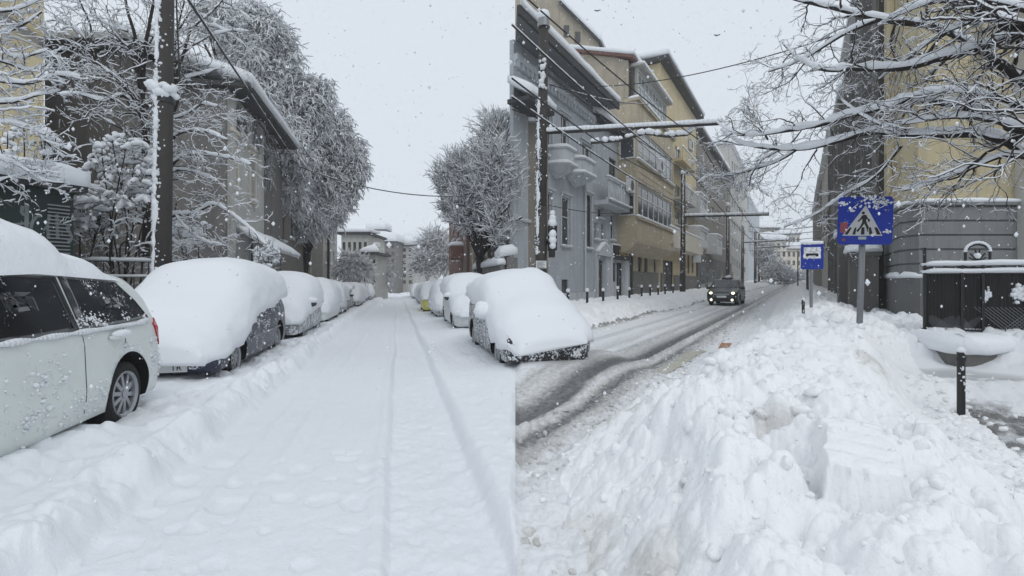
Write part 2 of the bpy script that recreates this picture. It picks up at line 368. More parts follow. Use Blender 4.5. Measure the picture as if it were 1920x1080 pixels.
# ================================================================ buildings
plain('wall_grey', (.47, .50, .535), .85, .12, 1.2, .2); plain('trim_grey', (.55, .58, .61), .8, .1, 2, .1)
plain('wall_beige', (.42, .37, .29), .9, .35, .8, .3); plain('wall_yellow', (.60, .50, .31), .85, .16, .6, .2)
plain('stone_tan', (.50, .43, .31), .85, .35, 1.4, .3, bscale=15); plain('wall_brown', (.24, .22, .19), .9, .25, 1, .3)
plain('wall_cream', (.68, .63, .54), .85, .12, .8); plain('wall_pale', (.50, .49, .46), .85, .12, .8)
plain('wall_taupe', (.19, .18, .172), .9, .06, .7, .25); plain('wall_dark', (.13, .125, .12), .9, .3, 1, .3)
plain('stone_grey', (.21, .215, .215), .9, .16, 1.5, .25); plain('base_grey', (.15, .15, .15), .9, .12, 1.4, .2)
plain('yellow_paint', (.49, .42, .265), .85, .08, .5, .15); plain('red_brown', (.20, .10, .08), .85, .2, 1, .2)
plain('white_frame', (.62, .63, .63), .5, .08, 3); plain('brown_frame', (.09, .07, .06), .6, .2, 3)
plain('dark_metal', (.03, .03, .032), .5, .3, 4, .2); plain('black_paint', (.012, .012, .014), .45, .3, 4)
plain('rusty_metal', (.048, .042, .038), .75, .4, 5, .4); plain('roof_dark', (.05, .05, .05), .8, .3, 3)
plain('soffit', (.16, .17, .18), .85, .2, 3); plain('grey_metal', (.26, .27, .28), .45, .15, 4, metal=.5)
plain('stone_dirty', (.17, .165, .155), .95, .55, 2.2, .4, bscale=10); plain('curtain', (.42, .42, .40), .8, .15, 6)
plain('wire_black', (.02, .02, .02), .6, .2, 3); plain('gold', (.75, .52, .2), .4, .1, 3, metal=.4)
plain('mask_white', (.8, .8, .8), .7, .05, 3); plain('black_mat', (.02, .02, .02), .8, .1, 3)
m, n, b = nm('glass')
n.links.new(mixc(n, noi(n, .7, 3), (.012, .014, .018), (.10, .11, .12)), b.inputs['Base Color']); b.inputs['Roughness'].default_value = .08
m, n, b = nm('glass_pale')
n.links.new(mixc(n, noi(n, .9, 3), (.10, .12, .13), (.34, .36, .37)), b.inputs['Base Color']); b.inputs['Roughness'].default_value = .12

class Fac:
    """a vertical wall plane: a along it, d out of it, z up"""
    def __init__(s, A, di, nrm): s.A = Vector((A[0], A[1])); s.t = Vector((di[0], di[1])).normalized(); s.n = Vector((nrm[0], nrm[1])).normalized()
    def w(s, a, d, z):
        q = s.A+s.t*a+s.n*d; return Vector((q.x, q.y, z))
    def Y(s, px, d=0):
        k = (px-960)/F; return (s.A.dot(s.n)+d)/(Vector((k, 1)).dot(s.n))
    def a(s, px, d=0):
        y = s.Y(px, d); return (Vector(((px-960)/F*y, y))-s.A).dot(s.t)
    def z(s, px, py, d=0): return H-(py-HY)/F*s.Y(px, d)
    def rect(s, x0, x1, y0, y1, d=0):       # photo rectangle -> (a0, a1, z0, z1)
        a0, a1 = sorted((s.a(x0, d), s.a(x1, d))); xm = x0 if s.Y(x0, d) < s.Y(x1, d) else x1
        return (a0, a1, s.z(xm, y1, d), s.z(xm, y0, d))
def fb(mb, f, a0, a1, d0, d1, z0, z1, m=0): return mb.box(a0, a1, d0, d1, z0, z1, m, f.w)
def wall(mb, f, a0, a1, z0, z1, holes, d=0, dep=.22, m=0):
    """front skin with real openings and their reveals"""
    hs = [h for h in holes if h[1] > a0 and h[0] < a1]
    xs = sorted({a0, a1, *[min(max(q, a0), a1) for h in hs for q in h[:2]]})
    zs = sorted({z0, z1, *[min(max(q, z0), z1) for h in hs for q in h[2:4]]})
    for i in range(len(xs)-1):
        j = 0
        while j < len(zs)-1:
            cx_, cz_ = (xs[i]+xs[i+1])/2, (zs[j]+zs[j+1])/2
            if not any(h[0] < cx_ < h[1] and h[2] < cz_ < h[3] for h in hs):
                mb.add([f.w(xs[i], d, zs[j]), f.w(xs[i+1], d, zs[j]), f.w(xs[i+1], d, zs[j+1]), f.w(xs[i], d, zs[j+1])], [(0, 1, 2, 3)], m)
            j += 1
    for h in hs:
        A, B, C, D = h[:4]
        for p0, p1 in (((A, C), (B, C)), ((B, C), (B, D)), ((B, D), (A, D)), ((A, D), (A, C))):
            mb.add([f.w(p0[0], d, p0[1]), f.w(p1[0], d, p1[1]), f.w(p1[0], d-dep, p1[1]), f.w(p0[0], d-dep, p0[1])], [(0, 1, 2, 3)], m)
def window(f, par, h, frame='white_frame', pane='glass', cols=2, rows=2, d=0, fw=.06, sill=True, trim=None, snowsill=True, name='window', trz=.6):
    a0, a1, z0, z1 = h; mb = MB(); w_ = a1-a0; hh = z1-z0; fw = min(fw, w_*.12)
    for (x0, x1, c0, c1) in ((a0, a0+fw, z0, z1), (a1-fw, a1, z0, z1), (a0+fw, a1-fw, z0, z0+fw), (a0+fw, a1-fw, z1-fw, z1)): fb(mb, f, x0, x1, d-.18, d-.10, c0, c1)
    for i in range(1, cols):
        x = a0+w_*i/cols; fb(mb, f, x-fw*.45, x+fw*.45, d-.178, d-.108, z0+fw, z1-fw)
    if rows > 1:
        z = z0+hh*trz; fb(mb, f, a0+fw, a1-fw, d-.176, d-.112, z-fw*.4, z+fw*.4)
    w = mb.build(name, frame, par)
    p = MB(); fb(p, f, a0+.01, a1-.01, d-.19, d-.155, z0+.01, z1-.01); p.build('pane', pane, w)
    if sill:
        s_ = MB(); fb(s_, f, a0-.08, a1+.08, d-.02, d+.14, z0-.09, z0-.01); s_.build('sill', trim or frame, w)
        if snowsill: snowstrip('sill_snow', f, a0-.08, a1+.08, d-.05, d+.17, z0-.012, .10, w)
    if trim:
        t_ = MB(); q = .13
        for (x0, x1, c0, c1) in ((a0-q, a0-.003, z0, z1+q), (a1+.003, a1+q, z0, z1+q), (a0-.003, a1+.003, z1+.003, z1+q)): fb(t_, f, x0, x1, d, d+.05, c0, c1)
        fb(t_, f, a0-q-.08, a1+q+.08, d+.003, d+.14, z1+q+.003, z1+q+.12); t_.build('surround', trim, w)
    return w
def snowstrip(name, f, a0, a1, d0, d1, z, th, par, mat='snow', over=.03, end=.12):
    """a rounded, uneven ridge of snow lying on a ledge or roof edge"""
    n_ = max(4, min(60, int((a1-a0)/.18))); mb = MB(); pr = []
    L_ = d1-d0
    for i in range(n_+1):
        t = i/n_; e = min(1, min(t, 1-t)*(a1-a0)/end+.15)**.5; q = th*e*(1+.35*noise.noise(Vector((a0+t*(a1-a0), z, d0*3))*2.2)); o = over*noise.noise(Vector((t*(a1-a0)*2, z*3, 1)))
        pr.append([(d0, 0), (d0, q*.8), (d0+L_*.2, q), (d0+L_*.7, q*.98), (d1+o, q*.75), (d1+.02+o, q*.3), (d1+o-.02, -.025-abs(o)*.5), (d1-.04, 0)])
    vs_ = [f.w(a0+(a1-a0)*i/n_, d_, z+z_) for i, r_ in enumerate(pr) for d_, z_ in r_]; k = 8
    fs = [(i*k+j, (i+1)*k+j, (i+1)*k+(j+1) % k, i*k+(j+1) % k) for i in range(n_) for j in range(k)]+[tuple(range(k)), tuple(n_*k+j for j in range(k-1, -1, -1))]
    mb.add(vs_, fs); return mb.build(name, mat, par, True)
def slab_snow(name, quad, th, par, nu=10, nv=10, mat='snow', over=.06, seed=0):
    """snow blanket over a sloping quad a,b,c,d (world points, a-b the lower edge)"""
    a, b_, c, d = [Vector(q) for q in quad]; mb = MB(); top = []
    for j in range(nv+1):
        for i in range(nu+1):
            u_, v_ = i/nu, j/nv; p = (a*(1-u_)+b_*u_)*(1-v_)+(d*(1-u_)+c*u_)*v_
            e = min(u_, 1-u_, v_, 1-v_); r_ = min(1, e*5)**.5
            top.append(p+Vector((0, 0, 1.3*th*(.62+.38*r_)*(1+.25*noise.noise(p*.7+Vector((seed, 0, 0)))))))
    bot = [(a*(1-i/nu)+b_*i/nu)*(1-j/nv)+(d*(1-i/nu)+c*i/nu)*j/nv for j in range(nv+1) for i in range(nu+1)]
    k = (nu+1)*(nv+1); fs = [(j*(nu+1)+i, j*(nu+1)+i+1, (j+1)*(nu+1)+i+1, (j+1)*(nu+1)+i) for j in range(nv) for i in range(nu)]
    fs += [tuple(k+q for q in f_[::-1]) for f_ in fs]
    edge = [i for i in range(nu)]+[j*(nu+1)+nu for j in range(nv)]+[nv*(nu+1)+i for i in range(nu, 0, -1)]+[j*(nu+1) for j in range(nv, 0, -1)]
    for q in range(len(edge)):
        r_ = edge[(q+1) % len(edge)]; fs.append((edge[q], k+edge[q], k+r_, r_))
    mb.add(top+bot, fs); return mb.build(name, mat, par, True)
def body(mb, f, a0, a1, d0, d1, z0, z1, m=0): return fb(mb, f, a0, a1, d1, d0, z0, z1, m)
def ac_unit(f, a, d, z, par, s=.8, name='air_conditioner'):
    mb = MB(); fb(mb, f, a, a+s, d, d+.3, z, z+s*.72)
    o = mb.build(name, 'white_frame', par)
    g = MB(); c = f.w(a+s*.42, d+.305, z+s*.36); nn = Vector((f.n.x, f.n.y, 0)); g.cyl(c-nn*.01, c+nn*.012, s*.28, n=20); g.build('fan_grille', 'dark_metal', o)
    snowstrip('unit_snow', f, a-.02, a+s+.02, d, d+.32, z+s*.72, .2, o); return o

FR = Fac(RW(0, -11.8), (SR, CR), (CR, -SR))      # left side of the right-hand street
def facade(name, label, f, x0, x1, ztop, wins, wallmat, depth=9, par=None, extra=None, wedge=False, z0=-.5, a01=None, d=0, trim=None, frame='white_frame', capsnow=.3, group=None):
    root = thing(name, label, 'building', group=group)
    a0, a1 = a01 if a01 else sorted((f.a(x0, d), f.a(x1, d)))
    hs = [w_['h'] for w_ in wins]
    mb = MB(); wall(mb, f, a0, a1, z0, ztop, hs, d)
    if wedge:
        pp = [f.w(a0+.02, d-.225, z0), f.w(a1, d-.225, z0), f.w(a1, d-6, z0), Vector((f.w(a0, 0, 0).x+.02, f.w(a1, -6, 0).y, z0))]
        mb.prism(pp, (0, 0, ztop-.02-z0))
    else: body(mb, f, a0, a1, d-depth, d-.225, z0, ztop-.02)
    for q0, q1 in ((a0, a0+.01), (a1-.01, a1)): fb(mb, f, q0, q1, d-.225, d-.001, z0, ztop)
    mb.build('wall', wallmat, root)
    for w_ in wins:
        kw = {k: v for k, v in w_.items() if k != 'h'}; kw.setdefault('frame', frame); kw.setdefault('trim', trim)
        window(f, root, w_['h'], d=d, **kw)
    return root, a0, a1

# ---- 1. the blue-grey town house
Wd = lambda f, *r, **k: dict(h=f.rect(*r), **k)
f = FR
wins = [Wd(f, 1052.5, 1069, 367, 460, cols=1, trz=.6, trim='trim_grey'), Wd(f, 1020, 1035, 357, 455, cols=1, trim='trim_grey'), Wd(f, 1099, 1109, 364, 465, cols=1, frame='dark_metal', trim='trim_grey'),
        Wd(f, 1050, 1066, 212, 294, cols=2, trim='trim_grey'), Wd(f, 1090, 1108, 265, 323, cols=2, frame='white_frame', trim='trim_grey'), Wd(f, 1022, 1035, 205, 290, cols=2, trim='trim_grey'),
        Wd(f, 1053, 1066, 524, 570, cols=1, rows=1, frame='brown_frame', sill=False), Wd(f, 1023, 1032, 526, 572, cols=1, rows=1, frame='brown_frame', sill=False)]
root, a0, a1 = facade('townhouse', 'blue-grey two-storey town house with deep snowy eaves behind the near tram pole', f, 963, 1113, 13.2, wins, 'wall_grey', depth=10, wedge=True)
# plinth, string course, cornice, bowed balconies
mb = MB(); fb(mb, f, a0, a1, .002, .10, -.4, .9); 
zc = 12.5; zs_ = f.z(1000, 420); m2_ = MB(); fb(m2_, f, a0, f.a(1018), .002, .12, zs_, zs_+.16); m2_.build('string_course', 'trim_grey', root)
mb.build('plinth', 'trim_grey', root); mb = MB(); fb(mb, f, a0, a1, .002, .22, zc-.3, zc); fb(mb, f, a0, a1, .002, .10, zc-.6, zc-.301)
for i in range(int((a1-a0)/.45)): fb(mb, f, a0+.1+i*.45, a0+.3+i*.45, .10, .2, zc-.6, zc-.3)
mb.build('moulding', 'trim_grey', root)
def bowl(f, x0, x1, ytop, ybot, root):
    a0_, a1_, z0_, z1_ = f.rect(x0, x1, ytop, ybot); c = (a0_+a1_)/2; hw = (a1_-a0_)/2; mb = MB(); vs_ = []; n_ = 16
    hh = z1_-z0_
    prof = [(.05, z0_), (.45, z0_+hh*.12), (.8, z0_+hh*.28), (.92, z0_+hh*.38), (1.05, z0_+hh*.40), (1.05, z0_+hh*.45), (.93, z0_+hh*.46), (.93, z1_-.1), (1.0, z1_-.09), (1.0, z1_), (.85, z1_), (.85, z0_+hh*.48)]
    for (q, zz) in prof:
        for i in range(n_+1):
            t = math.pi*i/n_; vs_.append(f.w(c-hw*q*math.cos(t), .003+1.05*q*min(1, math.sin(t)*1.35), zz))
    k = n_+1; mb.add(vs_, [(j*k+i, j*k+i+1, (j+1)*k+i+1, (j+1)*k+i) for j in range(len(prof)-1) for i in range(n_)])
    o = mb.build('balcony', 'trim_grey', root)
    for (q, zz, th) in ((1.02, z0_+hh*.45, .14), (.98, z1_, .16)):
        mb = MB(); vs_ = []
        for (qq, dz) in ((1.04, -.03), (1.06, th*.5), (.95, th), (.8, th*.8), (.78, -.02)):
            for i in range(n_+1):
                t = math.pi*i/n_; vs_.append(f.w(c-hw*q*qq*math.cos(t), .004+1.05*q*qq*min(1, math.sin(t)*1.35), zz+dz*(1+.3*noise.noise(Vector((i*.7, zz, qq))))))
        mb.add(vs_, [(j*k+i, j*k+i+1, (j+1)*k+i+1, (j+1)*k+i) for j in range(4) for i in range(n_)]); mb.build('balcony_snow', 'snow', o, True)
bowl(f, 1027, 1054, 276, 330, root); bowl(f, 1060, 1092, 296, 345, root)
# deep eaves and roof
mb = MB(); ze = 13.2
e0 = f.w(a0-1.9, 1.3, ze); e1 = f.w(a1+1.0, 1.3, ze); e2 = f.w(a1+1.0, -5.4, ze); e3 = Vector((.05, e2.y, ze))
mb.prism([e0, e1, e2, e3], (0, 0, .12), 0); fb(mb, f, a0-1.9, a1+1.0, 1.302, 1.45, ze-.1, ze+.3, 1)
U = lambda p_, dz: Vector((p_.x, p_.y, ze+dz))
mb.box8([U(e0, .122), U(e1, .122), U(e2, .122), U(e3, .122), U(e0, .28), U(e1, .28), U(e2, 1.3), U(e3, 1.0)], 1)
ro = mb.build('roof', ['soffit', 'roof_dark'], root)
slab_snow('roof_snow', (f.w(a0-1.9, 1.5, ze+.3), f.w(a1+1.15, 1.5, ze+.3), U(e2, 1.3), U(e3, 1.0)), .5, ro, 24, 10)
# snow-laden entrance canopy seen at the left edge
mb = MB(); aq, _, zq0, zq1 = f.rect(958, 1008, 150, 178, 1.5); 
fb(mb, f, a0-.6, a0+2.0, .01, 1.2, 9.9, 10.1); cn = mb.build('dormer_ledge', 'roof_dark', root)
slab_snow('ledge_snow', (f.w(a0-.6, 1.3, 10.1), f.w(a0+2.1, 1.3, 10.1), f.w(a0+2.1, 0.02, 10.9), f.w(a0-.6, 0.02, 10.9)), .45, cn, 14, 6)
mb = MB()
for px in (1019.5, 1094.5): 
    a_ = f.a(px); mb.cyl(f.w(a_, .12, -.2), f.w(a_, .12, 9.0), .06)
mb.build('drainpipe', 'trim_grey', root)

# ---- 2. its lower wing with the shop
wins = [Wd(f, 1142, 1155, 294, 338, cols=1, rows=1, frame='brown_frame'), Wd(f, 1121, 1130, 388, 408, cols=1, rows=1, frame='trim_grey'),
        Wd(f, 1114, 1122, 415, 448, cols=1, frame='trim_grey', pane='glass_pale'), Wd(f, 1127, 1135, 417, 450, cols=1, frame='trim_grey', pane='glass_pale'),
        Wd(f, 1145, 1152, 400, 449, cols=1), Wd(f, 1158, 1166, 403, 451, cols=1),
        Wd(f, 1119, 1131, 487, 566, cols=2, rows=1, frame='brown_frame', sill=False, name='door'), Wd(f, 1145, 1155, 492, 528, cols=1, frame='dark_metal', sill=False), Wd(f, 1156, 1167, 492, 560, cols=2, rows=1, frame='dark_metal', sill=False, name='shop_door')]
root, a0, a1 = facade('shop_wing', 'lower blue-grey wing with balustraded terrace and a black shop sign over the door', f, 1113.6, 1177, 12.4, wins, 'wall_grey', depth=8)
mb = MB(); 
b0, b1, z0_, z1_ = f.rect(1114, 1177, 335, 388); z0_ = f.z(1116, 375); z1_ = f.z(1116, 335)
fb(mb, f, a0+.02, a1-.02, .002, 1.0, z0_-.35, z0_-.05); fb(mb, f, a0+.02, a1-.02, .85, 1.05, z0_-.045, z0_+.1); fb(mb, f, a0+.02, a1-.02, .85, 1.05, z1_-.15, z1_)
nb = int((a1-a0)/.33)
for i in range(nb):
    a_ = a0+.2+i*.33
    if i % 8 == 7: fb(mb, f, a_-.14, a_+.14, .84, 1.06, z0_+.1, z1_-.15)
    else:
        mb.cyl(f.w(a_, .95, z0_+.1), f.w(a_, .95, (z0_*.6+z1_*.4)), .05, .095, 8); mb.cyl(f.w(a_, .95, (z0_*.6+z1_*.4)), f.w(a_, .95, z1_-.15), .095, .045, 8)
o = mb.build('balustrade', 'trim_grey', root); snowstrip('balustrade_snow', f, a0, a1, .8, 1.1, z1_, .14, o); snowstrip('ledge_snow', f, a0, a1, 1.0, 1.2, z0_-.07, .14, o)
ac_unit(f, f.a(1146), 1.1, f.z(1148, 362), root, 1.3)
mb = MB(); c0, c1, q0, q1 = f.rect(1112.5, 1142, 452, 470); q0 = f.z(1114, 478); q1 = f.z(1114, 466)
c0 = a0+.1; c1 = f.a(1140); fb(mb, f, c0, c1, .002, .35, q0, q0+.18)
mb.prism([f.w(c0, .003, q0+.183), f.w(c1, .003, q0+.183), f.w((c0+c1)/2, .003, q0+.8)], Vector((f.n.x, f.n.y, 0))*.32)
fb(mb, f, a0+.1, f.a(1118.3), .002, .16, -.2, q0); fb(mb, f, f.a(1132), f.a(1140), .002, .16, -.2, q0)
o = mb.build('door_pediment', 'trim_grey', root)
slab_snow('pediment_snow', (f.w(c0, .36, q0+.19), f.w(c0, 0.01, q0+.19), f.w((c0+c1)/2, 0.01, q0+.85), f.w((c0+c1)/2, .36, q0+.85)), .16, o, 4, 6)
slab_snow('pediment_snow', (f.w(c1, .36, q0+.19), f.w(c1, 0.01, q0+.19), f.w((c0+c1)/2, 0.01, q0+.85), f.w((c0+c1)/2, .36, q0+.85)), .16, o, 4, 6)
# the shop sign
s0, s1, z0_, z1_ = f.rect(1145, 1176.3, 459, 485.5)
mb = MB(); fb(mb, f, s0, s1, .01, .28, z0_, z1_); sg = mb.build('shop_sign', 'black_paint', root)
def text(name, s, size, loc, rot, mat, par, extr=.01, align='CENTER', sx=1):
    cu = bpy.data.curves.new(name, 'FONT'); cu.body = s; cu.size = size; cu.extrude = extr; cu.align_x = align; cu.align_y = 'CENTER'
    tmp = bpy.data.objects.new(name, cu); col.objects.link(tmp); bpy.context.view_layer.update()
    me = bpy.data.meshes.new_from_object(tmp.evaluated_get(bpy.context.evaluated_depsgraph_get())); bpy.data.objects.remove(tmp); bpy.data.curves.remove(cu)
    me.materials.clear(); me.materials.append(MT[mat]); o = link(name, me, par); o.location = loc; o.rotation_euler = rot; o.scale = (sx, 1, 1); return o
rz_f = math.atan2(f.t.y, f.t.x)
text('lettering', 'LAFLOR', (z1_-z0_)*.52, f.w(s0*.42+s1*.58, .30, (z0_+z1_)/2-.02), (R(90), 0, rz_f), 'gold', sg, sx=1.25)
snowstrip('sign_snow', f, s0, s1, .0, .3, z1_, .1, sg)
mb = MB(); fb(mb, f, f.a(1139.5), f.a(1144.5), .002, .2, -.2, z1_); fb(mb, f, f.a(1168), f.a(1176), .002, .2, -.2, z0_-.003); mb.build('pilaster', 'trim_grey', root)
mb = MB(); fb(mb, f, a0-.2, a1+.02, -8, .5, 12.4, 12.62); ro = mb.build('roof', 'roof_dark', root)
slab_snow('roof_snow', (f.w(a0-.2, .65, 12.62), f.w(a1, .65, 12.62), f.w(a1, -6, 15.0), f.w(a0-.2, -6, 15.0)), .5, ro, 14, 8)

# ---- 3. the old yellow block with its stone bays
uP = f.a(1178.2)
bay = [Wd(f, 1262, 1276, 255, 350, cols=2), Wd(f, 1262, 1278, 375, 418, cols=2, pane='glass')]
f1 = Fac(f.w(0, 1.5, 0), f.t, f.n)        # the face of the bay
def bayh(x0, x1, y0, y1): return f1.rect(x0, x1, y0, y1)
root = thing('apartment_block', 'weathered yellow apartment block with glazed stone bay and blotched party wall', 'building')
a0, a1 = uP, f.a(1238); Zt = 19.2
gw = [dict(h=f.rect(1196.5, 1203, 461, 522), cols=1, frame='brown_frame', sill=False), dict(h=f.rect(1208, 1214.5, 463, 524), cols=1, frame='brown_frame', sill=False), dict(h=f.rect(1226, 1230, 466, 525), cols=1, frame='brown_frame', sill=False)]
mb = MB(); wall(mb, f, a0, a1, -.5, Zt, [q['h'] for q in gw]); body(mb, f, a0, a1, -7.2, -.225, -.5, Zt-.02); fb(mb, f, a0, a0+.01, -.225, -.001, -.5, Zt)
mb.build('wall', 'stone_tan', root)
for q in gw: h_ = q.pop('h'); window(f, root, h_, **q)
# the blotched party wall with its gable, a hand's breadth in front of the core
g = MB(); top = [(-.0, Zt+.0), (-1.0, Zt+.5), (-6.6, Zt+2.4), (-8.6, Zt+2.4)]
pts = [f.w(a0-.25, .05, -.5)]+[f.w(a0-.25, d_, z_) for d_, z_ in [(.05, Zt)]+top[1:]]+[f.w(a0-.25, -8.6, -.5)]
g.prism(pts, Vector((f.t.x, f.t.y, 0))*.245); g.build('party_wall', 'wall_beige', root)
mb = MB(); mb.prism([f.w(a0-.6, .6, Zt+.0), f.w(a0-.6, -6.6, Zt+2.45), f.w(a0-.6, -6.6, Zt+2.65), f.w(a0-.6, .6, Zt+.2)], Vector((f.t.x, f.t.y, 0))*(f.a(1228)-a0)); ro = mb.build('roof', 'red_brown', root)
slab_snow('roof_snow', (f.w(a0-.7, .7, Zt+.2), f.w(f.a(1228), .7, Zt+.2), f.w(f.a(1228), -6.6, Zt+2.65), f.w(a0-.7, -6.6, Zt+2.65)), .38, ro, 20, 10)
# projecting stone bay, storey by storey
A0 = f1.a(1194); A1 = f1.a(1263)
z_b = f1.z(1196, 470); z1b = f1.z(1196, 404); z1t = f1.z(1196, 341); z2b = f1.z(1196, 297); z2t = f1.z(1196, 235); z3 = f1.z(1196, 190)
bw = MB(); holes = [(A0+.35, A1-.3, z1b, z1t), (A0+.35, A1-.3, z2b, z2t)]
wall(bw, f1, A0, A1, z_b+1.0, z3, holes, dep=.3); fb(bw, f1, A0, A0+.01, -1.5, -.001, z_b+1.0, z3); fb(bw, f1, A1-.01, A1, -1.5, -.001, z_b+1.0, z3)
fb(bw, f1, A0+.01, A1-.01, -1.5, -.35, z_b+1.0, z3-.02); fb(bw, f1, A0-.1, A1+.1, -1.498, .2, z3, z3+.2)
prof = [(-1.45, z_b-.2), (-.9, z_b), (-.35, z_b+.25), (-.05, z_b+.6), (0.003, z_b+1.0)]
for i in range(4):
    d0_, q0 = prof[i]; d1_, q1 = prof[i+1]; bw.add([f1.w(A0, d0_, q0), f1.w(A1, d0_, q0), f1.w(A1, d1_, q1), f1.w(A0, d1_, q1)], [(0, 1, 2, 3)])
for s_ in (A0, A1): bw.add([f1.w(s_, d_, q_) for d_, q_ in prof]+[f1.w(s_, -1.5, z_b+1.0)], [(0, 1, 2, 3, 4, 5)])
for zz in (z1b-.25, z2b-.22): fb(bw, f1, A0-.08, A1+.08, .003, .16, zz, zz+.14)
for k in range(5): fb(bw, f1, A0+.3+k*.003, A1-.3, .002, .03, z1t+.3+k*.5, z1t+.34+k*.5)
bo = bw.build('bay', 'stone_tan', root)
for i, h_ in enumerate(holes):
    window(f1, bo, h_, cols=7 if i == 0 else 6, rows=2, pane='glass_pale' if i else 'glass', fw=.13, sill=False, trz=.62)
    # the glazed return of the bay
    q = MB(); fr_ = Fac(f1.w(A0, 0, 0), (-f.n.x, -f.n.y), (-f.t.x, -f.t.y))
    window(fr_, bo, (.12, 1.3, h_[2], h_[3]), cols=1, rows=2, fw=.1, sill=False, d=.19)
    snowstrip('bay_snow', f1, A0-.1, A1, -.05, .2, h_[2]-.1, .16, bo)
# top storey, set back and glazed
f2 = Fac(f.w(0, .6, 0), f.t, f.n); t0, t1 = f2.a(1196), f2.a(1250); zq0 = z3+.2; zq1 = Zt-.3
mb = MB(); hh_ = (t0+.2, t1-.2, zq0+1.0, zq1-.25); wall(mb, f2, t0, t1, zq0-1, zq1, [hh_]); fb(mb, f2, t0, t0+.01, -.59, -.001, zq0-1, zq1); fb(mb, f2, t0, t1, -.6, -.23, zq0-1, zq1-.01); fb(mb, f2, t0-.3, t1+.3, -.59, .5, zq1, zq1+.12)
lo = mb.build('loggia', 'wall_pale', root); window(f2, lo, hh_, cols=8, rows=2, fw=.09, sill=False, pane='glass_pale')
snowstrip('loggia_snow', f2, t0-.3, t1+.3, -.5, .55, zq1+.12, .3, lo); snowstrip('parapet_snow', f1, A0-.1, A1+.1, -.6, .25, z3+.2, .22, lo)
mb = MB(); fb(mb, f, a0+.002, f.a(1232), .004, .14, -.4, f.z(1180, 508)); mb.build('plinth', 'stone_dirty', root)
mb = MB(); fb(mb, f, a0+.05, a0+.3, .05, .3, 0, Zt-.5); mb.build('drainpipe', 'rusty_metal', root)
ac_unit(f1, f1.a(1228), .17, f1.z(1228, 320), root, 1.2); 

# ---- the tall beige house behind the town house
root = thing('beige_house', 'tall stained beige house with steep snowy verge rising behind the blue-grey town house', 'building'); Yr = 46
pp = [P(966, 530, Yr), P(1123, 530, Yr), P(1123, 78, Yr), P(1050, 4, Yr), P(1020, -40, Yr), P(966, -60, Yr)]
mb = MB(); mb.prism(pp, (1.5, 3, 0)); mb.build('wall', 'wall_beige', root); mb = MB(); mb.prism([P(1126, 82, Yr-.4), P(1126, 76, Yr-.4), P(1050, -2, Yr-.4), P(1048, 4, Yr-.4)], (1.5, 3.4, 0)); ro = mb.build('verge', 'roof_dark', root)
slab_snow('verge_snow', (P(1127, 76, Yr-.45), P(1127, 76, Yr-.45)+Vector((1.5, 3.5, 0)), P(1046, -4, Yr-.45)+Vector((1.5, 3.5, 0)), P(1046, -4, Yr-.45)), .55, ro, 6, 14)
for (x0, x1, y0, y1) in ((1057, 1067, 48, 70), (1078, 1088, 60, 80)):
    g_ = Fac((pp[0].x, Yr), (1, 0), (0, -1)); mb = MB(); fb(mb, g_, g_.a(x0), g_.a(x1), .003, .08, g_.z(x0, y1), g_.z(x0, y0)); o = mb.build('window', 'brown_frame', root); mb = MB(); fb(mb, g_, g_.a(x0)+.1, g_.a(x1)-.1, .081, .1, g_.z(x0, y1)+.1, g_.z(x0, y0)-.1); mb.build('pane', 'glass', o)
# ---- 4. the next yellow block
wn = []
for (x0, x1) in ((1266, 1276), (1281, 1290)):
    for (y0, y1) in ((272, 318), (345, 385), (392, 420)): wn.append(Wd(f, x0, x1, y0, y1, cols=2, rows=1))
wn += [Wd(f, 1243, 1262, 487, 549, cols=2, rows=1, frame='black_paint', pane='dark_metal', sill=False, name='door'), Wd(f, 1281, 1285, 472, 512, cols=1, frame='brown_frame', sill=False), Wd(f, 1289, 1293, 474, 512, cols=1, frame='brown_frame', sill=False), Wd(f, 1297, 1301, 476, 512, cols=1, frame='brown_frame', sill=False)]
root, a0, a1 = facade('apartment_block', 'tall plain yellow apartment block with flat snowy roof and long pale balcony', f, 1238.2, 1305, 23.2, wn, 'wall_yellow', depth=12)
mb = MB(); fb(mb, f, a0-.6, a1+.6, -12, .9, 23.2, 23.6); ro = mb.build('roof', 'roof_dark', root); slab_snow('roof_snow', (f.w(a0-.7, 1.0, 23.6), f.w(a1+.7, 1.0, 23.6), f.w(a1+.7, -11, 24.4), f.w(a0-.7, -11, 24.4)), .55, ro, 16, 8)
b0, b1 = f1.a(1258), f1.a(1318); zb0, zb1 = f1.z(1260, 462), f1.z(1260, 425)
mb = MB(); fb(mb, f1, b0, b1, -1.49, 0, zb0, zb0+.3); fb(mb, f1, b0, b1, -.15, -.002, zb0+.3, zb1); fb(mb, f1, b0, b0+.15, -1.49, -.151, zb0+.3, zb1); fb(mb, f1, b1-.15, b1, -1.49, -.151, zb0+.3, zb1)
o = mb.build('balcony', 'wall_cream', root); snowstrip('balcony_snow', f1, b0, b1, -.2, .05, zb1, .2, o)
c0, c1 = f1.a(1281), f1.a(1322)
for (yb, yt, ml) in ((372, 345, 'wall_pale'), (300, 275, 'wall_yellow')):
    q0, q1 = f1.z(1281, yb), f1.z(1281, yt); mb = MB(); fb(mb, f1, c0, c1-6, -1.49, 0, q0, q0+.25); fb(mb, f1, c0, c1-6, -.12, -.002, q0+.25, q1); o = mb.build('balcony', ml, root); snowstrip('balcony_snow', f1, c0, c1-6, -.16, .05, q1, .22, o)
mb = MB(); fb(mb, f, a0+.02, f.a(1242.6), .003, .15, -.4, f.z(1239, 512)); fb(mb, f, f.a(1262.5), a1-.02, .003, .15, -.4, f.z(1263, 516)); mb.build('plinth', 'stone_dirty', root)
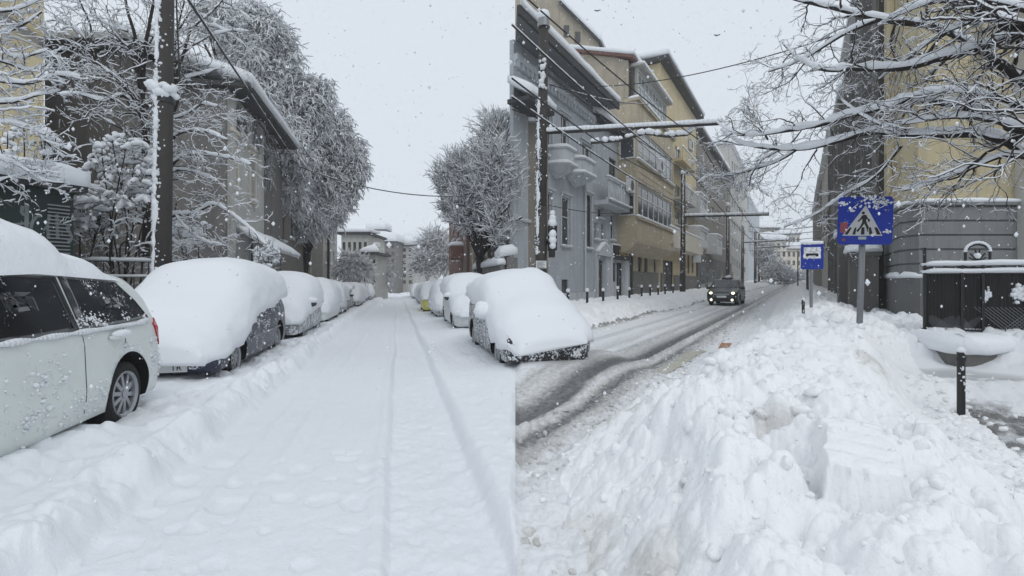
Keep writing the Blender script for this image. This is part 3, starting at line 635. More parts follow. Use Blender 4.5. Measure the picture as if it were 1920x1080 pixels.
ac_unit(f, f.a(1277), .05, f.z(1277, 360), root, 1.5); ac_unit(f, f.a(1290.5), .05, f.z(1291, 280), root, 1.6)

# ---- 5. brown block, white tower and the rest of the row
wn = []
for x0, x1 in ((1311, 1317), (1322, 1328), (1333, 1339), (1344, 1349), (1354, 1358), (1361, 1364)):
    for y0, y1 in ((300, 335), (372, 402), (440, 468)):
        dy = (x0-1311)*1.15*(1 if y0 < 320 else .55 if y0 < 400 else .12); wn.append(Wd(f, x0, x1, y0+dy, y1+dy-(x0-1311)*.2, cols=2, rows=1))
root, a0, a1 = facade('apartment_block', 'dark brown apartment block with white glazed oriels and shops at street level', f, 1305.3, 1369, 21.5, wn, 'wall_brown', depth=12)
mb = MB(); fb(mb, f, a0, a1+.5, -12, .8, 21.5, 21.9); ro = mb.build('roof', 'roof_dark', root); slab_snow('roof_snow', (f.w(a0, .9, 21.9), f.w(a1+.5, .9, 21.9), f.w(a1+.5, -11, 23.2), f.w(a0, -11, 23.2)), .6, ro, 20, 8)
for (x0, x1, yt, yb) in ((1313, 1327, 362, 402), (1313, 1328, 425, 462), (1344, 1354, 440, 475)):
    A0_, A1_, q0, q1 = f1.rect(x0, x1, yt, yb); mb = MB(); hh_ = (A0_+.3, A1_-.3, q0+(q1-q0)*.4, q1-.3); wall(mb, f1, A0_, A1_, q0, q1, [hh_]); fb(mb, f1, A0_, A0_+.01, -1.49, -.001, q0, q1); fb(mb, f1, A1_-.01, A1_, -1.49, -.001, q0, q1); fb(mb, f1, A0_+.01, A1_-.01, -1.49, -.23, q0, q1-.01)
    o = mb.build('oriel', 'white_frame', root); window(f1, o, hh_, cols=4, rows=2, fw=.12, sill=False, pane='glass_pale'); snowstrip('oriel_snow', f1, A0_, A1_, -1.4, .1, q1, .3, o)
mb = MB(); fb(mb, f, a0+.05, a1, .004, .25, -.3, f.z(1306, 478)); sh = mb.build('shop_front', 'wall_dark', root)
for i in range(7):
    x0 = a0+1.5+i*6; q = MB(); fb(q, f, x0, x0+3.6, .252, .30, .2, 3.6); q.build('shop_window', 'glass', sh)
g = MB(); fb(g, f1, f1.a(1309), f1.a(1309)+.15, -.6, .3, f1.z(1309, 492), f1.z(1309, 478)); g.build('hanging_sign', 'white_frame', root)
root, a0, a1 = facade('tower_block', 'pale tall block with rows of narrow windows at the far end of the row', f, 1369.5, 1402, 29, [Wd(f, 1372+i*4.6, 1374.5+i*4.6, y+i*4, y+16+i*3, cols=1, rows=1, sill=False) for i in range(6) for y in (300, 335, 372, 410, 445, 480)], 'wall_pale', depth=10)
slab_snow('roof_snow', (f.w(a0-.3, .5, 29), f.w(a1, .5, 29), f.w(a1, -9, 30), f.w(a0-.3, -9, 30)), .8, root, 12, 6)
root, a0, a1 = facade('office_block', 'grey office block with tall window bays at the far end of the street', f, 1402.4, 1424, 24, [Wd(f, 1404+i*2.9, 1405.6+i*2.9, y+i*7, y+22+i*5, cols=1, rows=1, sill=False) for i in range(6) for y in (412, 448)], 'wall_grey', depth=14)
slab_snow('roof_snow', (f.w(a0-.3, .5, 24), f.w(a1, .5, 24), f.w(a1, -9, 25), f.w(a0-.3, -9, 25)), .8, root, 12, 6)
# ---- 6. buildings closing the street
def backblock(name, label, x0, x1, ytop, Y, mat, rows, cols, dep=14, z0=-2, hip=0, frame='brown_frame', pane='glass', group=None, sn=.8, skew=0, flat=True):
    A = P(x0, 530, Y); B = P(x1, 530, Y+skew); di = Vector((B.x-A.x, B.y-A.y)); n_ = Vector((di.y, -di.x)); g = Fac(A, di, n_)
    W = di.length; zt = H+(HY-ytop)/F*Y; wn = []
    pz = (zt-1)/rows; pw = W/cols
    for j in range(rows):
        for i in range(cols):
            c = (i+.5)*pw; wn.append(dict(h=(c-pw*.26, c+pw*.26, 1+j*pz+pz*.18, 1+j*pz+pz*.72), cols=2, rows=1, frame=frame, pane=pane, sill=False, fw=.1))
    r_, a0, a1 = facade(name, label, g, 0, 0, zt, wn, mat, depth=dep, a01=(0, W), z0=z0, group=group)
    mb = MB(); fb(mb, g, -.4, W+.4, -dep, .5, zt, zt+.3); ro = mb.build('roof', 'roof_dark', r_)
    hp = hip; slab_snow('roof_snow', (g.w(-.5, .6, zt+.3), g.w(W+.5, .6, zt+.3), g.w(W+.5-hp, -dep*.5, zt+.5+hp*.5), g.w(-.5+hp, -dep*.5, zt+.5+hp*.5)), sn, ro, 14, 8)
    return r_, g, W, zt
backblock('corner_building', 'cream corner building with broad snowy roof closing the slushy street', 1425, 1475, 452, 165, 'wall_cream', 5, 5, hip=3, sn=1.6)
backblock('corner_building', 'cream apartment building stepping down behind the bare trees at the street end', 1475, 1520, 468, 170, 'wall_cream', 4, 5, hip=2, sn=1.4)
backblock('distant_block', 'hazy grey flat-roofed block high above the cream corner building', 1418, 1462, 428, 230, 'wall_taupe', 6, 5, sn=1.4)
backblock('distant_block', 'hazy pale flat-roofed block behind the right shoulder of the cream building', 1462, 1500, 440, 225, 'wall_pale', 5, 5, sn=1.4)

# ================================================================ right side of the right-hand street
FS = Fac(RW(0, 2.3), (SR, CR), (-CR, SR))
g = FS; root = thing('corner_house', 'large yellow corner house on a banded grey stone base at the right', 'building')
C0 = Vector((FS.w(FS.a(1690), 0, 0).x, FS.w(FS.a(1690), 0, 0).y)); Yb = C0.y
C1 = Vector(((1722-960)/F*(Yb-.55), Yb-.55)); C2 = Vector(((1903-960)/F*(Yb-.55), Yb-.55)); 
zB = H+(530-520)/F*Yb+.0; zR = H+(530-392)/F*Yb; zT = 17
def ring(off): return [Vector(q) for q in ((FS.w(FS.a(1641), -0+off, 0).x, FS.w(FS.a(1641), off, 0).y), (C0.x-off*.9, C0.y-off*.2), (C1.x-off*.5, C1.y-off), (C2.x+off, C2.y-off), (C2.x+off+2.5, C2.y+4), (FS.w(FS.a(1641), -8, 0).x, FS.w(FS.a(1641), -8, 0).y))]
def storey(name, mat, off, z0, z1):
    mb = MB(); p = ring(off); mb.prism([Vector((q.x, q.y, z0)) for q in p][::-1], (0, 0, z1-z0)); return mb.build(name, mat, root)
storey('plinth', 'base_grey', .12, -.3, zB)
zz = zB+.002; k = 5; hgt = (zR-zB)/k
for i in range(k):
    storey('stone_band', 'stone_grey', .06, zz+i*hgt, zz+(i+1)*hgt-.05); storey('groove', 'base_grey', .02, zz+(i+1)*hgt-.049, zz+(i+1)*hgt-.001)
storey('wall', 'yellow_paint', 0, zR+.002, zT)
storey('cornice', 'stone_grey', .14, zR+.0035, zR+.09)
# snow on the base ledge and the plinth
def ledge_snow(off, z, th, w_=.16):
    p = ring(off)
    for i in range(3):
        a, b_ = p[i], p[i+1]; di = b_-a; n_ = Vector((di.y, -di.x)).normalized(); gg = Fac(a, di, n_)
        snowstrip('ledge_snow', gg, 0, di.length, -w_, .02, z, th, root)
ledge_snow(.14, zR+.09, .09); ledge_snow(.12, zB, .13, .1)
# pilaster strips, drainpipe, cellar window, lit stair strip
def sst_(a, d0, d1, z0, z1, w_, mat, name): mb = MB(); fb(mb, FS, a, a+w_, d0, d1, z0, z1); return mb.build(name, mat, root)
sst_(FS.a(1668), .13, .25, 0, zT, .12, 'rusty_metal', 'drainpipe')
sst_(FS.a(1678), .01, .12, zR+.1, zT, .5, 'wall_yellow', 'pilaster')
sst_(FS.a(1649), .01, .10, zR+.1, zT, .7, 'stone_dirty', 'pilaster')
a_ = FS.a(1670); sst_(FS.a(1662), .123, .135, FS.z(1662, 612), FS.z(1662, 558), .35, 'black_mat', 'cellar_window')
mb = MB(); q = P(1905, 530, Yb-.58); mb.box(q.x, q.x+1.6, Yb-.9, Yb+.9, -.3, 17); mb.build('side_wing', 'wall_pale', root)
# neighbours, going away
def sideblock(name, label, x0, x1, zt, mat, wn, off=0, dep=9, sn=.5, z0=-.3):
    gg = Fac(FS.w(0, off, 0), FS.t, FS.n); r_, a0, a1 = facade(name, label, gg, x0, x1, zt, [dict(h=gg.rect(*q[:4]), cols=2, rows=2, sill=True) for q in wn], mat, depth=dep, z0=z0, frame='brown_frame')
    slab_snow('roof_snow', (gg.w(a0, .4, zt), gg.w(a1, .4, zt), gg.w(a1, -dep*.6, zt+1), gg.w(a0, -dep*.6, zt+1)), sn, r_, 10, 6); return r_, gg, a0, a1
r_, gg, a0, a1 = sideblock('apartment_block', 'tall grey-brown block behind the branches, left neighbour of the yellow corner house', 1588, 1640, 13.6, 'wall_taupe', [(x, x+8, y-(1632-x)*-.9, y+38) for x in (1612, 1625) for y in (150, 240, 330)]+[(1600, 1606, 250, 290), (1600, 1606, 330, 365)])
mb = MB(); 
for px in (1596, 1609, 1621, 1634): a_ = gg.a(px); fb(mb, gg, a_, a_+.3, .002, .3, 0, 13.3)
mb.build('pilaster', 'stone_dirty', r_)
mb = MB(); fb(mb, gg, gg.a(1618), gg.a(1606), .31, 1.0, gg.z(1618, 430), gg.z(1618, 340)); mb.build('oriel', 'wall_taupe', r_)
r_, gg, a0, a1 = sideblock('apartment_block', 'dark grey block with stained walls halfway along the snowy pavement', 1562, 1587.5, 12.6, 'wall_brown', [(x, x+4, y+(1585-x)*3, y+24+(1585-x)*2) for x in (1566, 1573, 1580) for y in (250, 330, 400)])
mb = MB()
for px in (1564, 1571, 1578, 1586): a_ = gg.a(px); fb(mb, gg, a_, a_+.5, .002, .4, 0, 12.3)
mb.build('pilaster', 'stone_dirty', r_)
sideblock('apartment_block', 'pale block with corner turret far along the snowy pavement', 1541, 1561.5, 14, 'wall_pale', [(x, x+3, y, y+14) for x in (1544, 1549, 1555) for y in (390, 420, 450)])
sideblock('apartment_block', 'farthest grey block on the right of the slushy street', 1524, 1540.5, 14.5, 'wall_brown', [(x, x+2, y, y+10) for x in (1527, 1531, 1535) for y in (440, 465, 485)])
# gate piers and a snow-capped yard wall between
for (px, Y0, wz, nmz) in ((1615, 15.5, 2.9, 'dark stone gate pier with thick snow cap beside the banded stone base'), (1640, 14.2, 2.3, 'low dark gate pier tucked against the banded stone base')):
    root = thing('gate_pier', nmz, 'pier'); mb = MB(); q = P(px, 530, Y0); gg = Fac((q.x, q.y), FS.t, FS.n); fb(mb, gg, 0, .8, -.1, .6, 0, wz); fb(mb, gg, -.06, .86, -.16, .66, wz, wz+.12); mb.build('pillar', 'wall_dark', root)
    snowstrip('snow_cap', gg, -.1, .9, -.18, .7, wz+.12, .28, root)
# ================================================================ cars
def paint(name, colr, snowamt=1, rough=.3, thr=.6, scale=5):
    snowy(name, colr, snowamt, rough, scale, .1, 2.0, .5, 0, thr, 30)
paint('paint_white', (.68, .72, .70), thr=.635, scale=3.5); paint('paint_blue', (.018, .020, .045), thr=.60, scale=6); paint('paint_silver', (.22, .23, .24), thr=.55)
paint('paint_black', (.022, .024, .026), thr=.56, scale=8); paint('paint_van', (.62, .64, .65), thr=.6); paint('paint_yellow', (.62, .60, .06), thr=.6); paint('paint_taxi', (.012, .016, .014), thr=.66)
snowy('car_glass', (.008, .009, .011), 1, .08, 3, .3, 2.0, .5, 0, .635, 45)
plain('tyre', (.012, .012, .013), .85, .3, 8); snowy('rim_metal', (.34, .35, .37), 1, .35, 9, .1, .9, .5, .6, .68)
plain('arch_black', (.006, .006, .006), .95, .2, 8)
m, n, b = nm('red_lens'); b.inputs['Base Color'].default_value = (.55, .01, .015, 1); b.inputs['Roughness'].default_value = .15
m, n, b = nm('clear_lens'); b.inputs['Base Color'].default_value = (.45, .47, .5, 1); b.inputs['Roughness'].default_value = .12
def emis(name, c, s_):
    m, n, b = nm(name); b.inputs['Base Color'].default_value = (*c, 1); b.inputs['Emission Color'].default_value = (*c, 1); b.inputs['Emission Strength'].default_value = s_
emis('lit_lamp', (1, .93, .62), 2.6)
plain('plate_white', (.66, .67, .66), .5, .1, 6)

def smooth_profile(pts, y, k=.12):
    ys = np.array([p[0] for p in pts]); zs = np.array([p[1] for p in pts]); r = np.zeros_like(y); tot = 0
    for q in np.linspace(-k, k, 7): r = r+np.interp(y+q, ys, zs); tot += 1
    return r/tot
class Car:
    PROF = dict(
        mpv=[(-1, .80), (-.985, 1.02), (-.90, 1.42), (-.80, 1.58), (-.2, 1.64), (.18, 1.60), (.52, 1.10), (.60, 1.02), (.90, .84), (.985, .70), (1, .55)],
        hatch=[(-1, .75), (-.97, .98), (-.86, 1.28), (-.72, 1.42), (-.15, 1.46), (.15, 1.42), (.46, 1.0), (.55, .95), (.9, .78), (.98, .66), (1, .5)],
        suv=[(-1, .85), (-.98, 1.1), (-.9, 1.5), (-.8, 1.64), (-.1, 1.68), (.15, 1.62), (.42, 1.16), (.52, 1.08), (.9, .95), (.985, .8), (1, .6)])
    def __init__(s, kind, L, W, hs=1.0, z0=.22):
        s.L, s.W, s.k = L, W, hs; s.z0 = z0; s.prof = [(a*L/2, b_*hs) for a, b_ in s.PROF[kind]]
        s.belt = .98*hs
    def zt(s, y): return smooth_profile(s.prof, np.atleast_1d(np.array(y, float)), .07)
    def hw(s, y):
        q = np.abs(np.atleast_1d(np.array(y, float)))/(s.L/2); q = np.clip(q, 0, 1)
        return s.W/2*(1-.07*q**4-.16*np.clip((q-.9)/.1, 0, 1)**2.2)
    def side(s, y, z):
        h = s.hw(y); b0 = .55*s.k
        lo = 1-.055*np.clip((b0-z)/(b0-s.z0), 0, 1)**2; up = 1-.03*np.clip((z-b0)/(s.belt-b0), 0, 1)-.30*np.clip(z-s.belt, 0, 9)/(.62*s.k)*.95
        return h*lo*up
    def body(s):
        ys = np.concatenate([-s.L/2+np.array([0, .02, .06, .12]), np.linspace(-s.L/2+.2, s.L/2-.2, 80), s.L/2-np.array([.12, .06, .02, 0])]); zt = s.zt(ys); V_ = []; nz = 20
        for y, t in zip(ys, zt):
            e = min(1, (s.L/2-abs(y))/.15); zb = s.z0+.10*(1-e)**1.5
            half = [(0, zb), (float(s.side(y, zb)[0])*.9, zb)]
            zz = zb+.03+(t-.07-zb-.03)*np.linspace(0, 1, nz)
            half += [(float(s.side(y, z)[0]), z) for z in zz]
            xe = half[-1][0]; half += [(xe*.955, t-.03), (xe*.86, t-.008), (xe*.5, t+.012), (0, t+.02)]
            ring_ = half+[(-x, z) for x, z in half[-2:0:-1]]; V_ += [(x, y, z) for x, z in ring_]
        k = len(ring_); n_ = len(ys); fs = [(i*k+j, i*k+(j+1) % k, (i+1)*k+(j+1) % k, (i+1)*k+j) for i in range(n_-1) for j in range(k)]
        fs += [tuple(range(k-1, -1, -1)), tuple((n_-1)*k+j for j in range(k))]; return V_, fs
def bake(o):
    bpy.context.view_layer.update(); dg = bpy.context.evaluated_depsgraph_get(); me = bpy.data.meshes.new_from_object(o.evaluated_get(dg), preserve_all_data_layers=True, depsgraph=dg)
    o.modifiers.clear(); o.data = me
def fixn(o):
    bm = bmesh.new(); bm.from_mesh(o.data); bmesh.ops.remove_doubles(bm, verts=bm.verts, dist=1e-5); bmesh.ops.recalc_face_normals(bm, faces=bm.faces); bm.to_mesh(o.data); bm.free(); o.data.update()
def wheel(par, x, y, r, sgn, spokes=10, w=.2, name='wheel'):
    mb = MB(); prof = [(r*.68, -w/2), (r*.8, -w/2-.01), (r*.95, -w/2+.01), (r, -w/2+.04), (r, w/2-.04), (r*.95, w/2-.01), (r*.8, w/2+.01), (r*.68, w/2), (r*.66, w/2-.04), (r*.66, -w/2+.04)]
    n_ = 32; vs_ = [(x+sgn*d, y+q*math.cos(2*math.pi*i/n_), r+q*math.sin(2*math.pi*i/n_)) for q, d in prof for i in range(n_)]; k = len(prof)
    mb.add(vs_, [(j*n_+i, j*n_+(i+1) % n_, ((j+1) % k)*n_+(i+1) % n_, ((j+1) % k)*n_+i) for j in range(k) for i in range(n_)]); t = mb.build(name, 'tyre', par, True)
    mb = MB(); fx_ = x+sgn*(w/2-.03)
    prof = [(r*.70, w/2+.0), (r*.68, w/2+.012), (r*.62, w/2-.01), (r*.6, w/2-.05)]
    vs_ = [(x+sgn*d, y+q*math.cos(2*math.pi*i/n_), r+q*math.sin(2*math.pi*i/n_)) for q, d in prof for i in range(n_)]
    mb.add(vs_, [(j*n_+i, j*n_+(i+1) % n_, (j+1)*n_+(i+1) % n_, (j+1)*n_+i) for j in range(3) for i in range(n_)])
    for i in range(spokes):
        a = 2*math.pi*i/spokes+.2; c, s_ = math.cos(a), math.sin(a); wd = .022 if spokes > 7 else .035
        p0, p1 = r*.1, r*.66
        q8 = []
        for (rr, ww, dd) in ((p0, wd*.9, .0), (p1, wd, -.015)):
            for (sd, dp) in ((-1, -.03), (1, -.03), (1, .004), (-1, .004)):
                q8.append((fx_+sgn*(dp+dd+.02), y+rr*c-sd*ww*s_, r+rr*s_+sd*ww*c))
        mb.box8(q8)
    mb.cyl((fx_-sgn*.02, y, r), (fx_+sgn*.03, y, r), r*.16, r*.14, 14)
    mb.build('rim', 'rim_metal', t)
    mb = MB(); mb.cyl((fx_-sgn*.075, y, r), (fx_-sgn*.07, y, r), r*.66, n=24); mb.build('brake_disc', 'arch_black', t)
def panel(car, par, name, poly, mat, sgn=1, off=.012, sub=6):
    """a piece laid on the side of the car: outline in (y, z)"""
    cy = sum(p[0] for p in poly)/len(poly); cz = sum(p[1] for p in poly)/len(poly); pts = []
    for i in range(len(poly)):
        a, b_ = poly[i], poly[(i+1) % len(poly)]
        for t in range(4): pts.append((a[0]+(b_[0]-a[0])*t/4, a[1]+(b_[1]-a[1])*t/4))
    vs_ = []; k = len(pts)
    for j in range(sub+1):
        q = j/sub
        for (y, z) in pts:
            yy, zz = cy+(y-cy)*q, cz+(z-cz)*q; vs_.append((sgn*(float(car.side(yy, zz)[0])+off), yy, zz))
    fs = [(j*k+i, j*k+(i+1) % k, (j+1)*k+(i+1) % k, (j+1)*k+i) for j in range(1, sub) for i in range(k)]+[(0, k+i, k+(i+1) % k) for i in range(k)]
    if sgn < 0: fs = [f_[::-1] for f_ in fs]
    # a rim back to the body gives it thickness
    o_ = len(vs_); vs_ += [(sgn*(float(car.side(y, z)[0])-.02), y, z) for y, z in pts]; fs += [(sub*k+i, sub*k+(i+1) % k, o_+(i+1) % k, o_+i) for i in range(k)]
    mb = MB(); mb.add(vs_, fs); return mb.build(name, mat, par, True)
def shell(car, par, y0, y1, zR, zL, thick, extra=.09, expn=3.0, name='snow_cover', mat='snow_smooth', ny=60, na_=40, amp=.03, endr=.5, rough=0, rseed=0, drop=0, topblur=.35, frontz=None):
    """the blanket of snow over the car, one closed dome; zR(y), zL(y) are its lower edges on the two sides"""
    ys = np.linspace(0, 1, ny); ys = y0+(y1-y0)*(.5-.5*np.cos(np.pi*ys)); V_ = []
    zt = smooth_profile(car.prof, ys, topblur); zt2 = car.zt(ys)
    for y, t, t2 in zip(ys, zt, zt2):
        e = min((y-y0)/endr, (y1-y)/endr, 1); e = math.sqrt(max(0, 1-(1-e)**2)); e = max(e, .02)
        hw_ = (float(car.hw(np.clip(y, -car.L/2, car.L/2))[0])+extra)*(.86+.14*e)
        bR, bL = zR(y), zL(y); top = max(t, t2*.99)+thick
        base_m = (bR+bL)/2; top = base_m+(top-base_m)*(.35+.65*e)
        for i in range(na_+1):
            a = math.pi*i/na_; c, s_ = math.cos(a), math.sin(a); sx_ = math.copysign(abs(c)**(2/expn), c); sz_ = abs(s_)**(2/expn)
            base = bR*(.5+.5*sx_)+bL*(.5-.5*sx_); x = hw_*sx_; z = base+(top-base)*sz_
            nn = amp*noise.noise(Vector((x*1.1, y*1.1, z*1.1+rseed)))+amp*.3*noise.noise(Vector((x*4, y*4, z*4+rseed)))
            if rough:
                r_ = min(1, max(0, (sx_-.55)*3)) if rough > 0 else min(1, max(0, (-sx_-.55)*3)); r_ *= max(0, 1-sz_*.9)
                nn += abs(rough)*r_*(noise.noise(Vector((x*7, y*7, z*7)))+.6*noise.noise(Vector((x*16, y*16, z*16))))
                edge = abs(rough)*1.6*noise.noise(Vector((y*5, rseed, 3)))*(1-sz_)
                z += edge*(1 if (sx_ > 0) == (rough > 0) else 0)
            l = math.hypot(sx_, sz_) or 1; V_.append((x+nn*sx_/l, y, z+nn*sz_/l))
    k = na_+1; fs = [(i*k+j, (i+1)*k+j, (i+1)*k+j+1, i*k+j+1) for i in range(ny-1) for j in range(na_)]
    fs += [(i*k, i*k+na_, (i+1)*k+na_, (i+1)*k) for i in range(ny-1)]+[tuple(range(k)), tuple((ny-1)*k+j for j in range(k-1, -1, -1))]
    mb = MB(); mb.add(V_, [f_[::-1] for f_ in fs]); return mb.build(name, mat, par, True)
def carthing(name, label, kind, L, W, loc, yaw, paintm, wb, wr=.32, hs=1, group='snow-covered parked cars', sides=(1, -1), holes=True, spokes=10, cat='car'):
    c = Car(kind, L, W, hs); root = thing(name, label, cat, loc, yaw, group)
    V_, fs = c.body(); mb = MB(); mb.add(V_, fs); bo = mb.build('body', [paintm, 'arch_black'], root, True); fixn(bo)
    fy = L/2-.88; yy = (fy, fy-wb); c.wy = yy; c.wr = wr
    if holes:
        for sg in sides:
            for y in yy:
                q = MB(); q.cyl((sg*(W/2-.30), y, wr+.02), (sg*(W/2+.3), y, wr+.02), wr+.075, n=40, m=0); cu = q.build('cutter', 'arch_black'); cu.parent = root; fixn(cu)
                mo = bo.modifiers.new('b', 'BOOLEAN'); mo.operation = 'DIFFERENCE'; mo.object = cu; mo.solver = 'EXACT'; mo.material_mode = 'TRANSFER'; bake(bo); bpy.data.objects.remove(cu)
    for sg in (1, -1):
        for y in yy: wheel(root, sg*(W/2-.165), y, wr, sg, spokes)
    return c, root, bo
def glasshouse(c, root, sg, polys, names=None, mat='car_glass', off=.012):
    for p in polys: panel(c, root, 'side_window', [(y*c.L/2, z*c.k) for y, z in p], mat, sg, off)
def mirror(c, root, sg, y, z, mat, snow=True):
    mb = MB(); x = sg*(float(c.side(y, z)[0])+.12); mb.ball((x, y, z), .12, .7, 12); o = mb.build('wing_mirror', mat, root, True); o.scale = (1, 1, 1)
    mb = MB(); mb.cyl((x-sg*.15, y, z-.04), (x, y, z-.02), .03, n=8); mb.build('mirror_arm', mat, o)
    if snow: q = MB(); q.ball((x, y, z+.09), .15, .62, 12, jit=.06); q.build('mirror_snow', 'snow', o, True)

YL = TL            # yaw of a car driving away up the left street
# --- the white people carrier, tail towards the street end? its tail is the end further from us
root_loc = LW(6.45-2.2, -2.6-.9, .02)
# in the photo its tail lies away from the camera, so it points back towards us
c, car, bo = carthing('parked_car', 'white people carrier cut by the left edge, side windows bare and roof snowed over', 'mpv', 4.4, 1.8, root_loc, YL+math.pi, 'paint_white', 2.68, .33, .97)
car.location = LW(6.45-2.2, -2.6-.9, .05)
fl = -1   # its street side, seen by us
glasshouse(c, car, fl, [[(-.86, 1.10), (-.80, 1.30), (-.70, 1.50), (-.52, 1.535), (-.32, 1.55), (-.30, 1.07), (-.6, 1.08)], [(-.285, 1.07), (-.30, 1.55), (-.0, 1.565), (.16, 1.54), (.16, 1.05)], [(.175, 1.05), (.175, 1.53), (.24, 1.48), (.50, 1.09), (.50, 1.05)]])
y0_ = -c.L/2
panel(c, car, 'tail_light', [(y0_+.03, .76), (y0_+.03, .99), (y0_+.13, 1.05), (y0_+.27, .99), (y0_+.22, .86), (y0_+.12, .74)], 'red_lens', fl, .014, 3)
panel(c, car, 'tail_light', [(y0_+.02, .78), (y0_+.03, .99), (y0_+.12, 1.05), (y0_+.17, .95), (y0_+.1, .78)], 'red_lens', -fl, .014, 3)
mb = MB()
def seam(c, car, pts, sg, name='door_seam'):
    """a shut line laid on the real surface of the body"""
    mb = MB(); q = []
    for (a, b_) in zip(pts[:-1], pts[1:]):
        for k in range(6):
            y, z = a[0]+(b_[0]-a[0])*k/6, a[1]+(b_[1]-a[1])*k/6; hit, loc, nn, _ = bo.ray_cast(Vector((sg*3, y, z)), Vector((-sg, 0, 0)))
            if hit: q.append(loc)
    for A, B in zip(q[:-1], q[1:]):
        if (A-B).length < .2: mb.cyl(A, B, .0042, n=5, cap=False)
    mb.build(name, 'black_mat', car)
seam(c, car, [(-1.30, 1.04), (-1.28, .85), (-1.20, .62), (-1.05, .42), (-1.0, .27)], fl)
seam(c, car, [(-.60*0-.64, 1.04), (-.62, .6), (-.62, .27)], fl); seam(c, car, [(.42, 1.03), (.44, .6), (.44, .27)], fl)
mb = MB(); xx = fl*(float(c.side(-1.1, .93)[0])); mb.ball((0, 0, 0), .055, .6, 12); hd = mb.build('door_handle', 'paint_white', car, True); hd.location = (xx+fl*.02, -1.12, .93); hd.scale = (.8, 2.6, 1)
mb = MB(); mb.ball((0, 0, 0), .06, .7, 12, jit=.1); hd = mb.build('handle_snow', 'snow', car, True); hd.location = (xx+fl*.04, -1.14, .96); hd.scale = (.9, 2.2, .9)
# roof snow, half slid off
ys = np.linspace(-1.62, 1.3, 40); mb = MB(); V_ = []; k = 17
for j, y in enumerate(ys):
    t = float(c.zt(y)[0]); xr = float(c.side(y, t-.06)[0]); e = min(1, (y+1.64)/.35, (1.32-y)/.3)**.5
    th = (.10+.10*sst(-1.5, -1.35, y)+.16*sst(-.95, -.8, y+.15*noise.noise(Vector((y*2, 0, 7)))))*e
    for i in range(k):
        q = -1+2*i/(k-1); a = (1-abs(q)**3.0); over_ = 1.03
        z = t-.05*abs(q)**4+.0+th*(max(a, 0)**.5)+.05*noise.noise(Vector((q*3, y*3, 2)))*a+.02*noise.noise(Vector((q*9, y*11, 4)))*a
        st_ = .05*(1 if (noise.noise(Vector((q*1.2, y*1.6, 9))) > .05) else 0)*a
        V_.append((q*xr*over_, y, z+st_-.02*(abs(q) > .98)))
mb.add(V_, [(j*k+i, j*k+i+1, (j+1)*k+i+1, (j+1)*k+i) for j in range(len(ys)-1) for i in range(k-1)]); mb.build('roof_snow', 'snow', car, True)
# snow clumps stuck to its flank and glass
rr_ = random.Random(4)
def clumps(c, car, sg, spots, name='stuck_snow', mat='snow_rough', seed=1, n_=26):
    rr_ = random.Random(seed); mb = MB()
    for (y, z, r, cnt) in spots:
        for _ in range(int(cnt*1.5)):
            yy, zz = y+rr_.gauss(0, r), z+rr_.gauss(0, r*.7); q = rr_.uniform(.005, .019)*(1 if rr_.random() < .93 else 1.7)
            if any(abs(yy-w_) < c.wr+.1 and zz < c.wr*2+.12 for w_ in c.wy): continue
            if zz < c.z0+.02 or zz > float(c.zt(yy)[0])-.05: continue
            mb.ball((sg*(float(c.side(yy, zz)[0])+.002), yy, zz), q, rr_.uniform(.6, 1.1), 7, jit=.25)
    o = mb.build(name, mat, car, True); tag(o, kind='stuff'); return o
clumps(c, car, fl, [(-1.25, .52, .09, 40), (-.95, .45, .12, 50), (-.55, .42, .12, 40), (-.2, .7, .12, 30), (0, .5, .15, 40), (-1.9, .6, .09, 40), (-1.85, .8, .06, 24), (-.85, 1.12, .06, 50), (-1.0, 1.1, .04, 25), (-.72, 1.09, .05, 20), (-1.45, 1.10, .05, 20), (-1.8, 1.08, .05, 20), (-2.1, .5, .05, 20), (-1.3, .8, .06, 14), (.6, .6, .3, 60)], n_=8)
mb = MB(); ysn = np.linspace(-1.86, .6, 60)
for a_, b_ in zip(ysn[:-1], ysn[1:]):
    zb_ = 1.045*.97+.03*max(0, (-1.6-a_)*3); r_ = .022+.02*noise.noise(Vector((a_*5, 0, 0)))
    mb.cyl((fl*(float(c.side(a_, zb_)[0])+.012), a_, zb_+.01), (fl*(float(c.side(b_, zb_)[0])+.012), b_, zb_+.01), max(.01, r_), n=6)
mb.build('sill_snow', 'snow_rough', car, True)

# --- the dark blue people carrier facing us
c, car, bo = carthing('parked_car', 'dark blue people carrier under one smooth dome of snow, nose towards us', 'mpv', 4.5, 1.78, LW(7.62+2.25, -2.45-.89, gl(9)), YL+math.pi, 'paint_blue', 2.75, .32, 1.0, spokes=9)
sg = -1
glasshouse(c, car, sg, [[(-.86, 1.12), (-.72, 1.50), (-.32, 1.56), (-.30, 1.05)], [(-.285, 1.05), (-.30, 1.56), (.1, 1.55), (.16, 1.03)], [(.175, 1.03), (.15, 1.5), (.5, 1.08), (.5, 1.03)]])
def zlow(y):   # street side: high over the doors, right down over the nose
    return float(np.interp(y, [-2.3, -1.6, -.5, .4, 1.0, 1.5, 2.3], [1.30, 1.25, 1.10, 1.0, .86, .56, .40]))
def zhid(y): return float(np.interp(y, [-2.3, 0, 2.3], [.7, .7, .42]))
shell(c, car, -2.28, 2.42, zhid, zlow, .36, .10, 2.9, rough=-.055, amp=.05, endr=.9, topblur=.38)
panel(c, car, 'side_moulding', [(-1.35, .60), (-1.35, .63), (.75, .60), (.75, .57)], 'rim_metal', sg, .02, 2)
clumps(c, car, sg, [(.85, .75, .08, 40), (1.0, .6, .06, 20), (.3, .8, .07, 16), (-.1, .7, .06, 10), (1.85, .55, .06, 20), (-.3, .98, .15, 40), (-1.2, 1.15, .2, 60)], seed=3)
